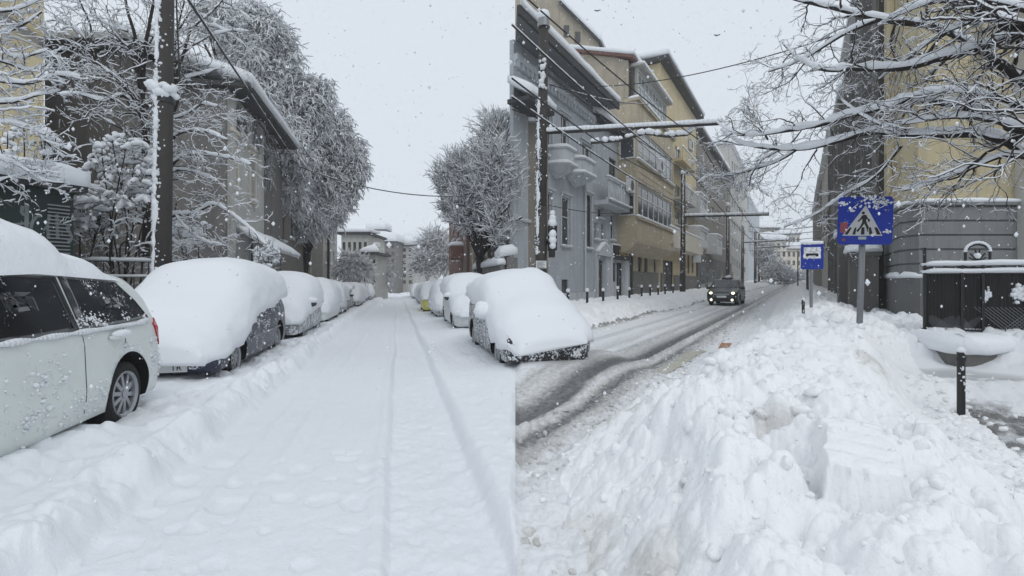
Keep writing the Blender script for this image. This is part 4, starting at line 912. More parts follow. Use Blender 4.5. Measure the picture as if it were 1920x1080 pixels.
mb = MB(); mb.box(.62, 1.14-.02, 2.245, 2.275, .28, .40); pl = mb.build('number_plate', 'plate_white', car)
pl.location.x = -1.09
text('plate_lettering', 'TR', .115, (.75, 2.278, .34), (R(90), 0, R(180)), 'black_mat', pl, .002)

# --- the silver one behind it
def buried(name, label, kind, L, W, s0, t0, yaw, pm, thick, low, side, expn=3.2, hs=1, sub=True, wb=2.55, lift=0, group='snow-covered parked cars', holes=False, **kw):
    """t0 is the street-side flank; side +1 when the car stands right of the street"""
    c, car, bo = carthing(name, label, kind, L, W, LW(s0+L/2, t0+(W/2 if side > 0 else -W/2), gl(s0)+lift), yaw, pm, wb, .31, hs, group, holes=holes, sides=(kw.get('sg', 1),))
    away = abs(yaw-YL) < .1
    sg = (-1 if side > 0 else 1)*(1 if away else -1)      # local x sign of the street flank
    hi = lambda y: low(y)
    lo2 = lambda y: .55
    zR_, zL_ = (hi, lo2) if sg > 0 else (lo2, hi)
    shell(c, car, -L/2-.1, L/2+.12, zR_, zL_, thick, .09, expn, rough=.05*sg, amp=.09, endr=.6, ny=40, na_=28, rseed=s0, topblur=.27)
    return c, car, sg
c, car, sg = buried('parked_car', 'silver car behind the blue one, black wing mirror peeping from its snow', 'hatch', 4.0, 1.72, 13.1, -2.4, YL+math.pi, 'paint_silver', .36, lambda y: float(np.interp(y, [-2, 0, 1, 2], [.95, .8, .7, .5])), -1, hs=1.06)
glasshouse(c, car, sg, [[(-.7, 1.02), (-.6, 1.3), (.1, 1.36), (.2, 1.0)]]); mirror(c, car, sg, .8, .98, 'dark_metal'); clumps(c, car, sg, [(1.2, .5, .15, 40), (0, .6, .3, 50)], seed=7)
specs = [(18.4, 4.3, 'hatch', 'third car along the left row, a low white mound', 'paint_white', .34), (23.4, 4.2, 'mpv', 'rounded snow mound of a car past the low one on the left', 'paint_silver', .28), (28.2, 4.2, 'hatch', 'dark car with its snow half slid off, tail and window showing, left row', 'paint_black', .26),
         (33.2, 4.3, 'hatch', 'snowed-in car just beyond the half-bare dark one on the left', 'paint_silver', .3), (38.4, 4.3, 'mpv', 'tall snowed-in car farther up the left row, below the gabled house', 'paint_white', .25), (43.6, 4.2, 'hatch', 'low snow-covered car two past the gabled house on the left', 'paint_blue', .3), (49, 4.3, 'mpv', 'far snow-covered car near the left street end, fourth from last', 'paint_silver', .25), (55, 4.2, 'hatch', 'far snow-covered car, last but two on the left', 'paint_white', .3), (61, 4.2, 'suv', 'far snow-covered car, last but one on the left', 'paint_black', .25), (68, 4.2, 'hatch', 'farthest snow-covered car on the left of the snowy street', 'paint_silver', .3)]
for i, (s0, L_, kd, lb, pm, th) in enumerate(specs):
    lowf = (lambda y: .5+.25*(y < -.3)) if i != 2 else (lambda y: 1.35)
    c, car, sg = buried('parked_car', lb, kd, L_, 1.7, s0, -2.45-.12*(i % 3), YL+math.pi, pm, th, lowf, -1, hs=.93 if kd == 'mpv' else 1)
    if i == 2: glasshouse(c, car, sg, [[(-.7, 1.0), (-.62, 1.32), (-.05, 1.37), (-.05, .98)], [(-.03, .98), (-.03, 1.37), (.12, 1.34), (.42, 1.0)]]); clumps(c, car, sg, [(0, .7, .5, 160)], seed=9); mirror(c, car, sg, .8, .95, 'dark_metal')
# --- the right-hand row
c, car, sg = buried('parked_car', 'black snow-plastered car at the near end of the right-hand row, mirror buried', 'hatch', 4.35, 1.52, 7.25, 1.62, YL+math.pi, 'paint_black', .27, lambda y: float(np.interp(y, [-2.2, -1.2, -.2, .35, .9, 1.4, 2.2], [1.2, 1.25, 1.05, .98, .82, .55, .40])), 1, hs=1.05, holes=True, wb=2.6, sg=1)
glasshouse(c, car, sg, [[(-.62, 1.02), (-.55, 1.28), (-.1, 1.36), (-.1, 1.0)], [(-.08, 1.0), (-.08, 1.36), (.1, 1.34), (.42, 1.01)]], off=.03); mirror(c, car, sg, .72, 1.0, 'dark_metal')
mb = MB(); xm = sg*(float(c.side(.72, 1.0)[0])+.1); mb.ball((xm, .80, 1.0), .2, .75, 14, jit=.05); mb.build('mirror_snow', 'snow', car, True)
clumps(c, car, sg, [(.2, .7, .3, 120), (1.0, .55, .2, 90), (-.8, .7, .4, 110), (1.6, .5, .12, 60)], seed=11)
c, car, sg = buried('parked_van', 'small white van in the right-hand row with bare sills and dark front wheel', 'suv', 4.6, 1.75, 14.4, 1.66, YL+math.pi, 'paint_van', .26, lambda y: float(np.interp(y, [-2.3, 0, 1.0, 2.3], [1.3, 1.12, 1.0, .55])), 1, hs=1.0, holes=True, wb=2.75, sg=1)
glasshouse(c, car, sg, [[(-.7, 1.12), (-.62, 1.4), (-.05, 1.48), (-.05, 1.1)], [(-.03, 1.1), (-.03, 1.48), (.12, 1.46), (.4, 1.1)]]); mirror(c, car, sg, .95, 1.08, 'dark_metal')
clumps(c, car, sg, [(0, .6, .5, 50)], seed=12)
specs = [(20.2, 4.1, 'hatch', 'snowed-in car squeezed between the white van and the yellow one', 'paint_silver', .36), (25.4, 4.2, 'mpv', 'yellow car on the right, bright panels below its snow', 'paint_yellow', .3), (30.6, 4.2, 'hatch', 'snow mound of a car just past the yellow one', 'paint_white', .36), (35.8, 4.2, 'mpv', 'taller snow mound of a car farther up the right row', 'paint_silver', .3), (41, 4.2, 'hatch', 'snow-buried car with a dark nose below, right row', 'paint_black', .35), (46.5, 4.2, 'hatch', 'far snow-buried car right row, fourth from the street end', 'paint_white', .35), (52, 4.2, 'mpv', 'far snow-buried car right row, third from the end', 'paint_silver', .3), (58, 4.2, 'hatch', 'far snow-buried car right row, last but one', 'paint_black', .3), (65, 4.2, 'mpv', 'farthest snow-buried car on the right of the snowy street', 'paint_silver', .3)]
for i, (s0, L_, kd, lb, pm, th) in enumerate(specs):
    c, car, sg = buried('parked_car', lb, kd, L_, 1.7, s0, 1.55+.1*(i % 3)-(.35 if i == 1 else 0), YL+math.pi, pm, th, (lambda y: .78) if pm == 'paint_yellow' else (lambda y: .45), 1, hs=.93 if kd == 'mpv' else 1)

# --- the dark taxi coming towards us on the slushy road
px_, Yc = 1363, 29.0; q = P(px_, 530, Yc); uu = SR*q.x+CR*q.y
c, car, bo = carthing('taxi', 'black taxi with lit headlights and snowy roof sign driving towards us on the slush', 'hatch', 4.1, 1.72, (q.x, q.y, gr(uu)+.0), -TR+math.pi-R(1), 'paint_taxi', 2.5, .31, 1.02, None, spokes=5)
for sg in (1, -1):
    glasshouse(c, car, sg, [[(-.72, 1.02), (-.6, 1.28), (-.1, 1.36), (-.1, 1.0)], [(-.08, 1.0), (-.08, 1.36), (.1, 1.34), (.42, 1.01)]]); mirror(c, car, sg, .72, 1.0, 'paint_taxi', False)
# windscreen lies on the slope
ysn = np.linspace(.16*2.05, .46*2.05, 8); mb = MB(); V_ = []
for y in ysn:
    t = float(c.zt(y)[0])+.03; xr = float(c.side(y, t-.05)[0])*.86
    V_ += [(xr*i_, y, t-.012*abs(i_)**2) for i_ in (-1, -.5, 0, .5, 1)]
mb.add(V_, [(j*5+i, j*5+i+1, (j+1)*5+i+1, (j+1)*5+i) for j in range(7) for i in range(4)]); mb.build('windscreen', 'glass', car, True)
for sx_ in (1, -1):
    for (x, z, r_, mt_, nm_) in ((.58, .70, .12, 'lit_lamp', 'headlight'), (.55, .34, .085, 'lit_lamp', 'fog_light')):
        yq = c.L/2-(.14 if z > .5 else .03); mb = MB(); mb.ball((0, 0, 0), r_*.78, .9, 12); o = mb.build(nm_, mt_, car, True); o.location = (sx_*x, yq, z)
        mb = MB(); 
        for i in range(20):
            a = 2*math.pi*i/20; b2_ = 2*math.pi*(i+1)/20; mb.cyl((r_*math.cos(a), .03, r_*math.sin(a)), (r_*math.cos(b2_), .03, r_*math.sin(b2_)), .02, n=6)
        mb.build('lamp_ring', 'rim_metal', o)
mb = MB(); mb.box(-.26, .26, c.L/2-.02, c.L/2+.015, .46, .58); mb.build('number_plate', 'plate_white', car)
mb = MB(); mb.box(-.5, .5, c.L/2-.03, c.L/2+.006, .26, .42); mb.build('air_intake', 'black_mat', car)
mb = MB(); mb.box(-.38, .38, c.L/2-.06, c.L/2-.01, .62, .69); mb.build('grille', 'rim_metal', car)
mb = MB(); mb.box(-.28, .28, -.1, .1, 1.49, 1.62); o = mb.build('roof_sign', 'black_paint', car)
mb = MB(); mb.ball((-.1, .0, 1.66), .2, .5, 12, jit=.1); mb.build('sign_snow', 'snow', o, True)
mb = MB(); mb.box(-.7, .7, -1.3, .1, 1.465, 1.50); mb.build('roof_snow', 'snow', car, True)
# ================================================================ left-hand street: buildings
FLn = Fac(LW(0, -5.5), (-SL, CL), (CL, SL))
Ac = FLn.a(425); cor = FLn.w(Ac, 0, 0); Yc = cor.y
root = thing('gable_house', 'large taupe rendered house behind the near snowy tree, side windows and vine-hung eaves', 'house')
lx = P(84, 530, Yc).x; zt0 = H+(530-98)/F*Yc; zt1 = H+(530-165)/F*Yc
mb = MB(); mb.prism([Vector((lx, Yc, -.5)), Vector((cor.x-.26, Yc, -.5)), Vector((cor.x-.26, Yc, zt1)), Vector((cor.x-3.2, Yc, zt0)), Vector((lx, Yc, zt0))], (-SL*9, CL*9, 0)); mb.prism([Vector((cor.x-.26, Yc, -.5)), Vector((cor.x, Yc, -.5)), Vector((cor.x, Yc, zt1-.03)), Vector((cor.x-.26, Yc, zt1-.03))], (-SL*.3, CL*.3, 0)); mb.build('end_wall', 'wall_taupe', root)
aE = FLn.a(494); hs = [FLn.rect(433, 442, 255, 350), FLn.rect(467, 476, 285, 375), FLn.rect(432, 446, 425, 520), FLn.rect(466, 482, 430, 520)]
mb = MB(); wall(mb, FLn, Ac-.0, aE, -.6, zt1, hs, .02); fb(mb, FLn, Ac+1.7, aE, -5, -.205, -.6, zt1-.05); fb(mb, FLn, aE-.01, aE, -.2, .019, -.6, zt1)
mb.build('wall', 'wall_pale', root)
for i, h_ in enumerate(hs): window(FLn, root, h_, cols=2, rows=2, d=.02, frame='white_frame', trim=None if i > 1 else 'wall_cream', sill=i < 2, fw=.07)
mb = MB(); fb(mb, FLn, Ac-.25, aE+3.0, -2, .75, zt1, zt1+.14); q0_ = [Vector((lx-.3, Yc-.35, zt0)), Vector((cor.x-3.0, Yc-.35, zt0)), Vector((cor.x-3.0, Yc+8, zt0)), Vector((lx-.3, Yc+8, zt0))]
mb.prism(q0_, (0, 0, .3)); mb.build('roof', 'roof_dark', root)
slab_snow('roof_snow', (FLn.w(Ac-.3, .85, zt1+.14), FLn.w(aE+3.2, .85, zt1+.14), FLn.w(aE+3.2, -3.2, zt0+.6), FLn.w(Ac-.3, -3.2, zt0+.3)), .35, root, 20, 8)
slab_snow('roof_snow', [q_+Vector((0, 0, .3)) for q_ in q0_], .3, root, 24, 6)
mb = MB(); fb(mb, FLn, FLn.a(430), FLn.a(430)+.3, .02, .12, 0, zt1-.2); mb.build('pilaster', 'wall_pale', root)
# glass porch roofs with snow on them
for (x0, x1, yt, yb) in ((440, 478, 425, 462), (482, 500, 440, 462)):
    a0, a1 = FLn.a(x0), FLn.a(x1); z_ = FLn.z(x0, yt+5); mb = MB(); mb.box8([FLn.w(a0, .03, z_), FLn.w(a1, .03, z_), FLn.w(a1, 1.3, z_-.75), FLn.w(a0, 1.3, z_-.75), FLn.w(a0, .03, z_+.05), FLn.w(a1, .03, z_+.05), FLn.w(a1, 1.3, z_-.7), FLn.w(a0, 1.3, z_-.7)])
    o = mb.build('porch_roof', 'white_frame', root); slab_snow('porch_snow', (FLn.w(a0-.05, 1.35, z_-.69), FLn.w(a1+.05, 1.35, z_-.69), FLn.w(a1+.05, .03, z_+.06), FLn.w(a0-.05, .03, z_+.06)), .16, o, 8, 5)
# yellow house at the far left
root = thing('yellow_house', 'plain yellow house with a dark gable edge at the far left behind the branches', 'house')
Y2 = 13.0; x0, x1 = P(-330, 530, Y2).x, P(82, 530, Y2).x; za = H+(530-82)/F*Y2; zb_ = H+(530+10)/F*Y2
mb = MB(); mb.prism([Vector((x0, Y2, -.5)), Vector((x1, Y2, -.5)), Vector((x1*1.35, Y2*1.33, -.5)), Vector((x0, Y2*1.33, -.5))], (0, 0, za+6)); mb.build('wall', 'yellow_paint', root)
mb = MB(); mb.prism([Vector((x1+.02, Y2-.15, za-.1)), Vector((x1+.02, Y2-.15, za+.1)), Vector((x1-1.3, Y2-.15, za+1.0)), Vector((x1-1.3, Y2-.15, za+.75))], (0, .148, 0)); mb.build('gable_trim', 'wall_taupe', root)
# houses further along, behind the trees
def lblock(name, label, f, x0, x1, yt, mat, wn, dep=10, **k):
    a0, a1 = sorted((f.a(x0), f.a(x1))); zt = f.z(x0 if f.Y(x0) < f.Y(x1) else x1, yt)
    r_, a0, a1 = facade(name, label, f, x0, x1, zt, [dict(h=f.rect(*q), cols=2, rows=2) for q in wn], mat, depth=dep, z0=-1.5, **k)
    mb = MB(); fb(mb, f, a0-.3, a1+.3, -dep, .5, zt, zt+.2); ro = mb.build('roof', 'roof_dark', r_)
    slab_snow('roof_snow', (f.w(a0-.3, .6, zt+.2), f.w(a1+.3, .6, zt+.2), f.w(a1+.3, -dep*.6, zt+2), f.w(a0-.3, -dep*.6, zt+2)), .4, ro, 14, 7); return r_, a0, a1, zt
f3 = Fac(LW(0, -6.3), (-SL, CL), (CL, SL))
r_, a0, a1, zt = lblock('apartment_block', 'brown block with stone quoins and tall windows half hidden by the drooping trees', f3, 520, 604, 225, 'wall_brown', [(x, x+5, y+(x-540)*.9*(y < 360), y+42+(x-540)*(.35 if y < 400 else -.35)) for x in (528, 543, 558, 568, 578, 587, 595) for y in (300, 405)], dep=9)
mb = MB()
for i in range(22): fb(mb, f3, f3.a(578), f3.a(578)+.7, .003, .12, i*.5-.3, i*.5+.12-.3+.3)
mb.build('quoins', 'stone_tan', r_)
lblock('apartment_block', 'pale narrow house between the drooping trees and the street lamp post', f3, 606, 632, 330, 'wall_pale', [(x, x+3, y, y+24) for x in (610, 617, 624) for y in (380, 430, 470)], dep=9)
f4 = Fac(LW(0, -5.2), (-SL, CL), (CL, SL))
def flat(name, label, x0, x1, ytop, Y, mat, rows, cols, **k): return backblock(name, label, x0, x1, ytop, Y, mat, rows, cols, z0=-4, **k)
flat('villa', 'grey villa with broad flat snowy roof at the far left of the snowy street', 640, 690, 440, 62, 'wall_pale', 2, 5, dep=8, sn=.45)
r_, gg, W_, zt = flat('gable_house', 'narrow pale house with a snowy hipped roof beside the villa', 686, 706, 478, 55, 'wall_pale', 2, 2, dep=5, hip=1.6, sn=.35)
flat('apartment_block', 'tall misty grey block closing the snowy street on the left', 700, 742, 455, 105, 'wall_taupe', 6, 4, dep=14, sn=1.6)
flat('apartment_block', 'misty grey block with recessed middle, next to the tallest, closing the street', 741, 775, 462, 112, 'wall_pale', 6, 3, dep=14, sn=1.6)
flat('apartment_block', 'faint pale block with little roof huts above the misty grey ones', 690, 722, 432, 150, 'wall_pale', 6, 4, dep=14, sn=2)
flat('apartment_block', 'faint pale tower over the far bare tree at the street end', 760, 806, 452, 140, 'wall_pale', 6, 5, dep=14, sn=2)
# right-hand side of the left street
FRn = Fac(LW(0, 5.0), (-SL, CL), (-CL, -SL))
def rblock(name, label, x0, x1, yt, mat, wn, dep=2.5, sn=.4, off=0, yb=None):
    f = Fac(LW(0, 5.0+off), (-SL, CL), (-CL, -SL)); a0, a1 = sorted((f.a(x0), f.a(x1))); xm = max(x0, x1); zt = f.z(xm, yt)
    r_, a0, a1 = facade(name, label, f, x0, x1, zt, [dict(h=f.rect(*q), cols=2, rows=2) for q in wn], mat, depth=dep, z0=-1.5)
    slab_snow('roof_snow', (f.w(a0, .3, zt), f.w(a1, .3, zt), f.w(a1, -dep, zt+.15), f.w(a0, -dep, zt+.15)), sn, r_, 12, 5); return r_, f, a0, a1, zt
r_, f, a0, a1, zt = rblock('apartment_block', 'brown timbered block with drainpipes under the right-hand tree', 868, 938, 225, 'wall_brown', [(x, x+6, y, y+30) for x in (886, 900, 914, 927) for y in (385, 445)], dep=2.5)
for px, m_ in ((880, 'red_brown'), (893, 'stone_tan'), (907, 'wall_dark'), (921, 'stone_tan'), (933, 'wall_dark')):
    mb = MB(); a_ = f.a(px); fb(mb, f, a_, a_+.45, .003, .2, -1, zt-.2); mb.build('pilaster', m_, r_)
mb = MB(); a_ = f.a(866); fb(mb, f, a_-1.2, a_+.4, .003, 1.0, f.z(868, 487), f.z(868, 462)); mb.build('oriel', 'red_brown', r_); snowstrip('oriel_snow', f, a_-1.2, a_+.4, 0, 1.05, f.z(868, 462), .3, r_)
mb = MB(); f5 = Fac(f.w(a0, 0, 0), (f.n.x, f.n.y), (-f.t.x, -f.t.y)); 
rblock('house', 'small red-brown house at the far end of the right-hand row', 842, 867, 380, 'red_brown', [(x, x+4, y, y+18) for x in (850, 859) for y in (430, 470)], dep=4)
r_, f, a0, a1, zt = rblock('garage', 'low grey garage with snow on its roof behind the nearest black car', 939, 950, 482, 'wall_taupe', [], dep=.5, off=-.3, sn=.35)
root = thing('shrub_wall', 'snow-heaped grey garden wall behind the white van', 'wall'); mb = MB(); f6 = Fac(LW(0, 4.4), (-SL, CL), (-CL, -SL)); fb(mb, f6, f6.a(938), f6.a(888), -.2, 0, -.5, 2.3); mb.build('wall', 'stone_dirty', root); snowstrip('wall_snow', f6, f6.a(938), f6.a(888), -.25, .08, 2.3, .35, root)

# ================================================================ street furniture
def seg_tube(mb, pts, r, n=6, m=0):
    for a, b_ in zip(pts[:-1], pts[1:]): mb.cyl(a, b_, r, n=n, m=m, cap=False)
def stuck(name, axis0, axis1, r, dirv, par, cnt, rnd, size=(.03, .09), mat='snow_rough', strip=0):
    a, b_ = Vector(axis0), Vector(axis1); rr_ = random.Random(rnd); mb = MB(); dv = Vector(dirv).normalized(); sdv = dv.cross(Vector((0, 0, 1)))
    if strip:
        L_ = (b_-a).length; n_ = int(L_/.035); k = 9; vs_ = []
        for i in range(n_+1):
            z_ = i/n_*L_; wd = r*strip*(.75+.6*noise.noise(Vector((z_*2.2, rnd, 0)))+.5*noise.noise(Vector((z_*7, rnd, 3)))); wd = max(.004, wd*(1 if noise.noise(Vector((z_*1.1, rnd, 21))) > -.22 else .12)); off_ = r*.25*noise.noise(Vector((z_*1.7, rnd, 8)))
            for j in range(k):
                t = math.pi*j/(k-1); x_ = math.cos(t)*wd+off_; h_ = math.sin(t)**.7*wd*.75*(1+.5*noise.noise(Vector((x_*30, z_*16, rnd))))
                dd = math.sqrt(max(0, r*r-min(abs(x_), r*.95)**2)); vs_.append(a.lerp(b_, i/n_)+sdv*x_+dv*(dd-.01+h_))
        mb.add(vs_, [(i*k+j, i*k+j+1, (i+1)*k+j+1, (i+1)*k+j) for i in range(n_) for j in range(k-1)])
    for i in range(cnt):
        t = rr_.random(); x_ = rr_.gauss(0, r*.33); x_ = max(-r*.9, min(r*.9, x_)); p = a.lerp(b_, t)+dv*math.sqrt(r*r-x_*x_)+sdv*x_; mb.ball(p, rr_.uniform(*size), rr_.uniform(.8, 1.3), 7, jit=.22)
    o = mb.build(name, mat, par, True); tag(o, kind='stuff'); return o
# wooden pole at the left
Yp = 9.3; pb = P(301, 530, Yp); root = thing('utility_pole', 'thick dark pole rising past the top, snow plastered down one side, behind the blue car', 'pole', (pb.x, pb.y, 0))
mb = MB(); mb.cyl((0, 0, -.2), (.12, 0, 8.5), .165, .14, 16); pole = mb.build('shaft', 'rusty_metal', root, True)
dv = Vector((-.35, -1, 0)); stuck('plastered_snow', (0, 0, .8), (.11, 0, 8.3), .15, dv, root, 420, 5, (.012, .034), strip=.42)
mb = MB(); zc = H+(530-170)/F*Yp
for i in range(26): mb.ball((random.uniform(-.2, .2)+.06, random.uniform(-.2, .05), zc+random.uniform(-.12, .1)), random.uniform(.06, .12), .8, 8, jit=.15)
mb.build('snow_collar', 'snow', root, True)
mb = MB(); mb.cyl((.06, 0, zc-.25), (.06, 0, zc-.1), .18, n=16); mb.build('clamp', 'dark_metal', root)
# wires of the left street
def wire(name, label, p0, p1, sag, r, snow=.0, mat='wire_black', n=26, cat='wire', group=None, mg=1):
    a, b_ = Vector(p0), Vector(p1); pts = [a.lerp(b_, i/n)-Vector((0, 0, sag*4*(i/n)*(1-i/n))) for i in range(n+1)]
    mb = MB(); seg_tube(mb, pts, r, 5); o = mb.build(name, mat, None, True); tag(o, label, cat, group)
    if snow:
        mb = MB()
        for i in range(n):
            k = 3
            for j in range(k):
                if noise.noise(Vector((i+j*.3, p0[0], p0[2]*3))) < -.25: continue
                q0, q1 = pts[i].lerp(pts[i+1], j/k), pts[i].lerp(pts[i+1], (j+1)/k); s_ = snow*(.8+.5*noise.noise(Vector((i*3.1+j, 2, p0[0]))))
                mb.cyl(q0+Vector((0, 0, r+s_*.5)), q1+Vector((0, 0, r+s_*.5)), s_, n=6)
        mb.build('wire_snow', 'snow', o, True)
    return o
wire('overhead_cable', 'slack dark cable dropping from the top left past the gable house eaves', P(345, -12, 7.5), P(560, 312, 24), .0, .022, .018)
wire('overhead_cable', 'cable crossing the snowy street against the sky, from the tree to the right-hand row', P(560, 312, 24), P(905, 366, 24), .55, .022, .012)
wire('overhead_cable', 'thin cable hanging beside the thick dark pole', P(330, -12, 9.2), P(337, 150, 9.2), 0, .015)
q0 = LW(38, -5.0); root = thing('lamp_post', 'thin dark lamp post at the edge of the drooping trees, left row', 'lamp post', (q0.x, q0.y, -.3)); mb = MB(); mb.cyl((0, 0, -.2), (0, 0, 8.2), .11, .08, 10); mb.build('post', 'dark_metal', root); mb = MB(); mb.cyl((0, 0, 8.1), (1.0, -.2, 8.4), .04, n=8); mb.ball((1.1, -.2, 8.4), .2, .4, 10); mb.build('lamp_head', 'dark_metal', root, True)
# green kiosk with graffiti
Yk = 8.2; root = thing('kiosk', 'dark green kiosk with pale graffiti and thick snow on its roof, behind the white car', 'kiosk')
A = Vector((P(-260, 530, Yk-1.6).x, Yk-1.6)); B = Vector((P(138, 530, Yk+.55).x, Yk+.55)); di = B-A; fk = Fac(A, di, (di.y, -di.x)); W_ = di.length; zk = H+(530-378)/F*Yk
pm_ = plain('kiosk_green', (.012, .026, .022), .6, .5, 2.2, .2)
mb = MB(); fb(mb, fk, 0, W_, -2.2, 0, -.3, zk+.25); mb.build('wall', 'kiosk_green', root)
mb = MB(); fb(mb, fk, -.1, W_+.12, -2.3, .22, zk+.25, zk+.36); ro = mb.build('roof', 'dark_metal', root)
slab_snow('roof_snow', (fk.w(-.1, .26, zk+.36), fk.w(W_+.14, .26, zk+.36), fk.w(W_+.14, -2.3, zk+.36), fk.w(-.1, -2.3, zk+.36)), .30, ro, 24, 10, 'snow_smooth')
mb = MB(); a0 = fk.a(88); a1 = fk.a(130)
for i in range(16): z_ = zk-1.0+i*.065; fb(mb, fk, a0, a1, .003, .03, z_, z_+.022)
mb.build('vent_grille', 'grey_metal', root)
def stroke(pts, w_, mb, f, d=.006):
    for a, b_ in zip(pts[:-1], pts[1:]):
        A_ = (f.a(a[0]), f.z(a[0], a[1])); B_ = (f.a(b_[0]), f.z(b_[0], b_[1])); v_ = Vector((B_[0]-A_[0], B_[1]-A_[1])); l = v_.length or 1; nn = Vector((-v_.y, v_.x))/l*w_/2
        q = [(A_[0]-nn.x, A_[1]-nn.y), (B_[0]-nn.x, B_[1]-nn.y), (B_[0]+nn.x, B_[1]+nn.y), (A_[0]+nn.x, A_[1]+nn.y)]
        mb.add([f.w(x, d, z) for x, z in q], [(0, 1, 2, 3)])
m, n, b = nm('spray_paint'); n.links.new(mixc(n, noi(n, 6, 5), (.07, .09, .09), (.27, .30, .30)), b.inputs['Base Color']); b.inputs['Roughness'].default_value = .8
mb = MB()
for k_, (pts, w_) in enumerate(((((42, 386), (40, 400), (50, 405)), .05), (((50, 383), (49, 440)), .055), (((24, 421), (55, 418)), .04), (((78, 404), (68, 406), (60, 416), (57, 430), (62, 441), (70, 443)), .045), (((92, 402), (88, 420), (90, 448)), .045), (((88, 424), (80, 432)), .035), (((106, 402), (107, 446)), .05), (((132, 420), (124, 428), (130, 436), (134, 446), (126, 456)), .05))):
    stroke(pts, w_, mb, fk, .006+.002*k_)
mb.build('graffiti', 'spray_paint', root)
# black iron fence between kiosk and pole
root = thing('iron_fence', 'black iron railing with arched gate finials and snow on its rails, left of the pole', 'fence')
A = P(150, 530, 9.6); B = P(292, 530, 10.2); di = Vector((B.x-A.x, B.y-A.y)); ff = Fac((A.x, A.y), di, (di.y, -di.x)); L_ = di.length
zf = H+(530-487)/F*9.8; rail = MB(); fb(rail, ff, 0, L_, -.02, .02, zf-.04, zf); fb(rail, ff, 0, L_, -.02, .02, .35, .39); fb(rail, ff, 0, L_, -.018, .018, zf-.36, zf-.33); ra = rail.build('rail', 'black_paint', root)
snowstrip('rail_snow', ff, 0, L_, -.04, .04, zf, .06, ra, over=.01); snowstrip('rail_snow', ff, 0, L_, -.04, .03, zf-.33, .04, ra, over=.01)
nb = int(L_/.12)
for i in range(nb+1):
    mb = MB(); a_ = L_*i/nb; mb.cyl(ff.w(a_, 0, 0), ff.w(a_, 0, zf+.06), .010, n=6); mb.build('bar', 'black_paint', root)
mb = MB(); mb_n = 14; ac_ = ff.a(243); 
for i in range(mb_n): 
    t0, t1 = math.pi*i/mb_n, math.pi*(i+1)/mb_n; mb.cyl(ff.w(ac_+.16*math.cos(t0), 0, zf+.2+.2*math.sin(t0)), ff.w(ac_+.16*math.cos(t1), 0, zf+.2+.2*math.sin(t1)), .018, n=6)
mb.cyl(ff.w(ac_-.16, 0, zf), ff.w(ac_-.16, 0, zf+.2), .018, n=6); mb.cyl(ff.w(ac_+.16, 0, zf), ff.w(ac_+.16, 0, zf+.2), .018, n=6); arch = mb.build('gate_arch', 'black_paint', root)
mb = MB(); fb(mb, ff, -.2, L_+.2, -.5, -.3, -.3, 1.25); mb.build('backing_panel', 'black_mat', root)
root = thing('garden_wall', 'low dark wall under snow behind the blue car and the pole', 'wall'); mb = MB(); A2 = P(285, 530, 11.5); B2 = P(432, 530, 15.2); di = Vector((B2.x-A2.x, B2.y-A2.y)); fw_ = Fac((A2.x, A2.y), di, (di.y, -di.x)); fb(mb, fw_, 0, di.length, -.25, 0, -.5, 1.3); mb.build('wall', 'wall_dark', root); snowstrip('wall_snow', fw_, 0, di.length, -.3, .08, 1.3, .22, root)

# ---- right panel: tram pole with its bracket
Yt = 17.0; pt = P(1013, 530, Yt); gz0 = .3; root = thing('tram_pole', 'tall dark tram pole with snow cap, notice plate and long bracket before the townhouse', 'pole', (pt.x, pt.y, 0))
ztop = H+(530-52)/F*Yt
mb = MB(); mb.cyl((0, 0, .1), (.05, 0, 4.2), .215, .2, 18); mb.cyl((.05, 0, 4.2), (.12, 0, ztop), .18, .165, 18); mb.build('shaft', 'rusty_metal', root, True)
mb = MB(); mb.cyl((.12, 0, ztop), (.12, 0, ztop+.35), .23, .2, 16); mb.build('cap', 'grey_metal', root); mb = MB(); mb.ball((.12, 0, ztop+.4), .24, 1.0, 14, jit=.03); mb.build('cap_snow', 'snow', root, True)
stuck('plastered_snow', (-.03, 0, 2.5), (.03, 0, 8), .2, (-.55, -1, 0), root, 260, 8, (.012, .03), strip=.3); stuck('plastered_snow', (.06, 0, 8.3), (.10, 0, 9.3), .2, (0, -1, 0), root, 30, 9, (.04, .09))
for zq in (455, 333, 293, 225):
    z_ = H+(530-zq)/F*Yt; mb = MB(); mb.cyl((.05, 0, z_-.06), (.05, 0, z_+.06), .215, n=16); mb.build('clamp', 'dark_metal', root)
mb = MB(); z_ = H+(530-497)/F*Yt; mb.box(-.17, .2, -.275, -.25, z_-.12, z_+.14); pl = mb.build('notice_plate', 'plate_white', root)
mb = MB()
for i in range(5): mb.box(-.13, .14-.05*(i % 2), -.279, -.276, z_+.085-i*.045, z_+.1-i*.045)
mb.build('notice_lines', 'black_mat', pl)
# black lamp heads on the pole, snow on them
mb = MB(); z_ = H+(530-443)/F*Yt; mb.box(.27, .58, -.2, .15, z_-.5, z_+.35); mb.box(.3, .5, -.28, .1, z_-.75, z_-.5); o = mb.build('signal_box', 'black_mat', root); mb = MB()
for dz, r_ in ((.45, .17), (.62, .14), (.8, .11), (.05, .15), (-.15, .15), (-.35, .12)): mb.ball((.42, -.12 if dz > .4 else -.26, z_+dz), r_, 1.0, 8, jit=.12)
mb.build('box_snow', 'snow', o, True)
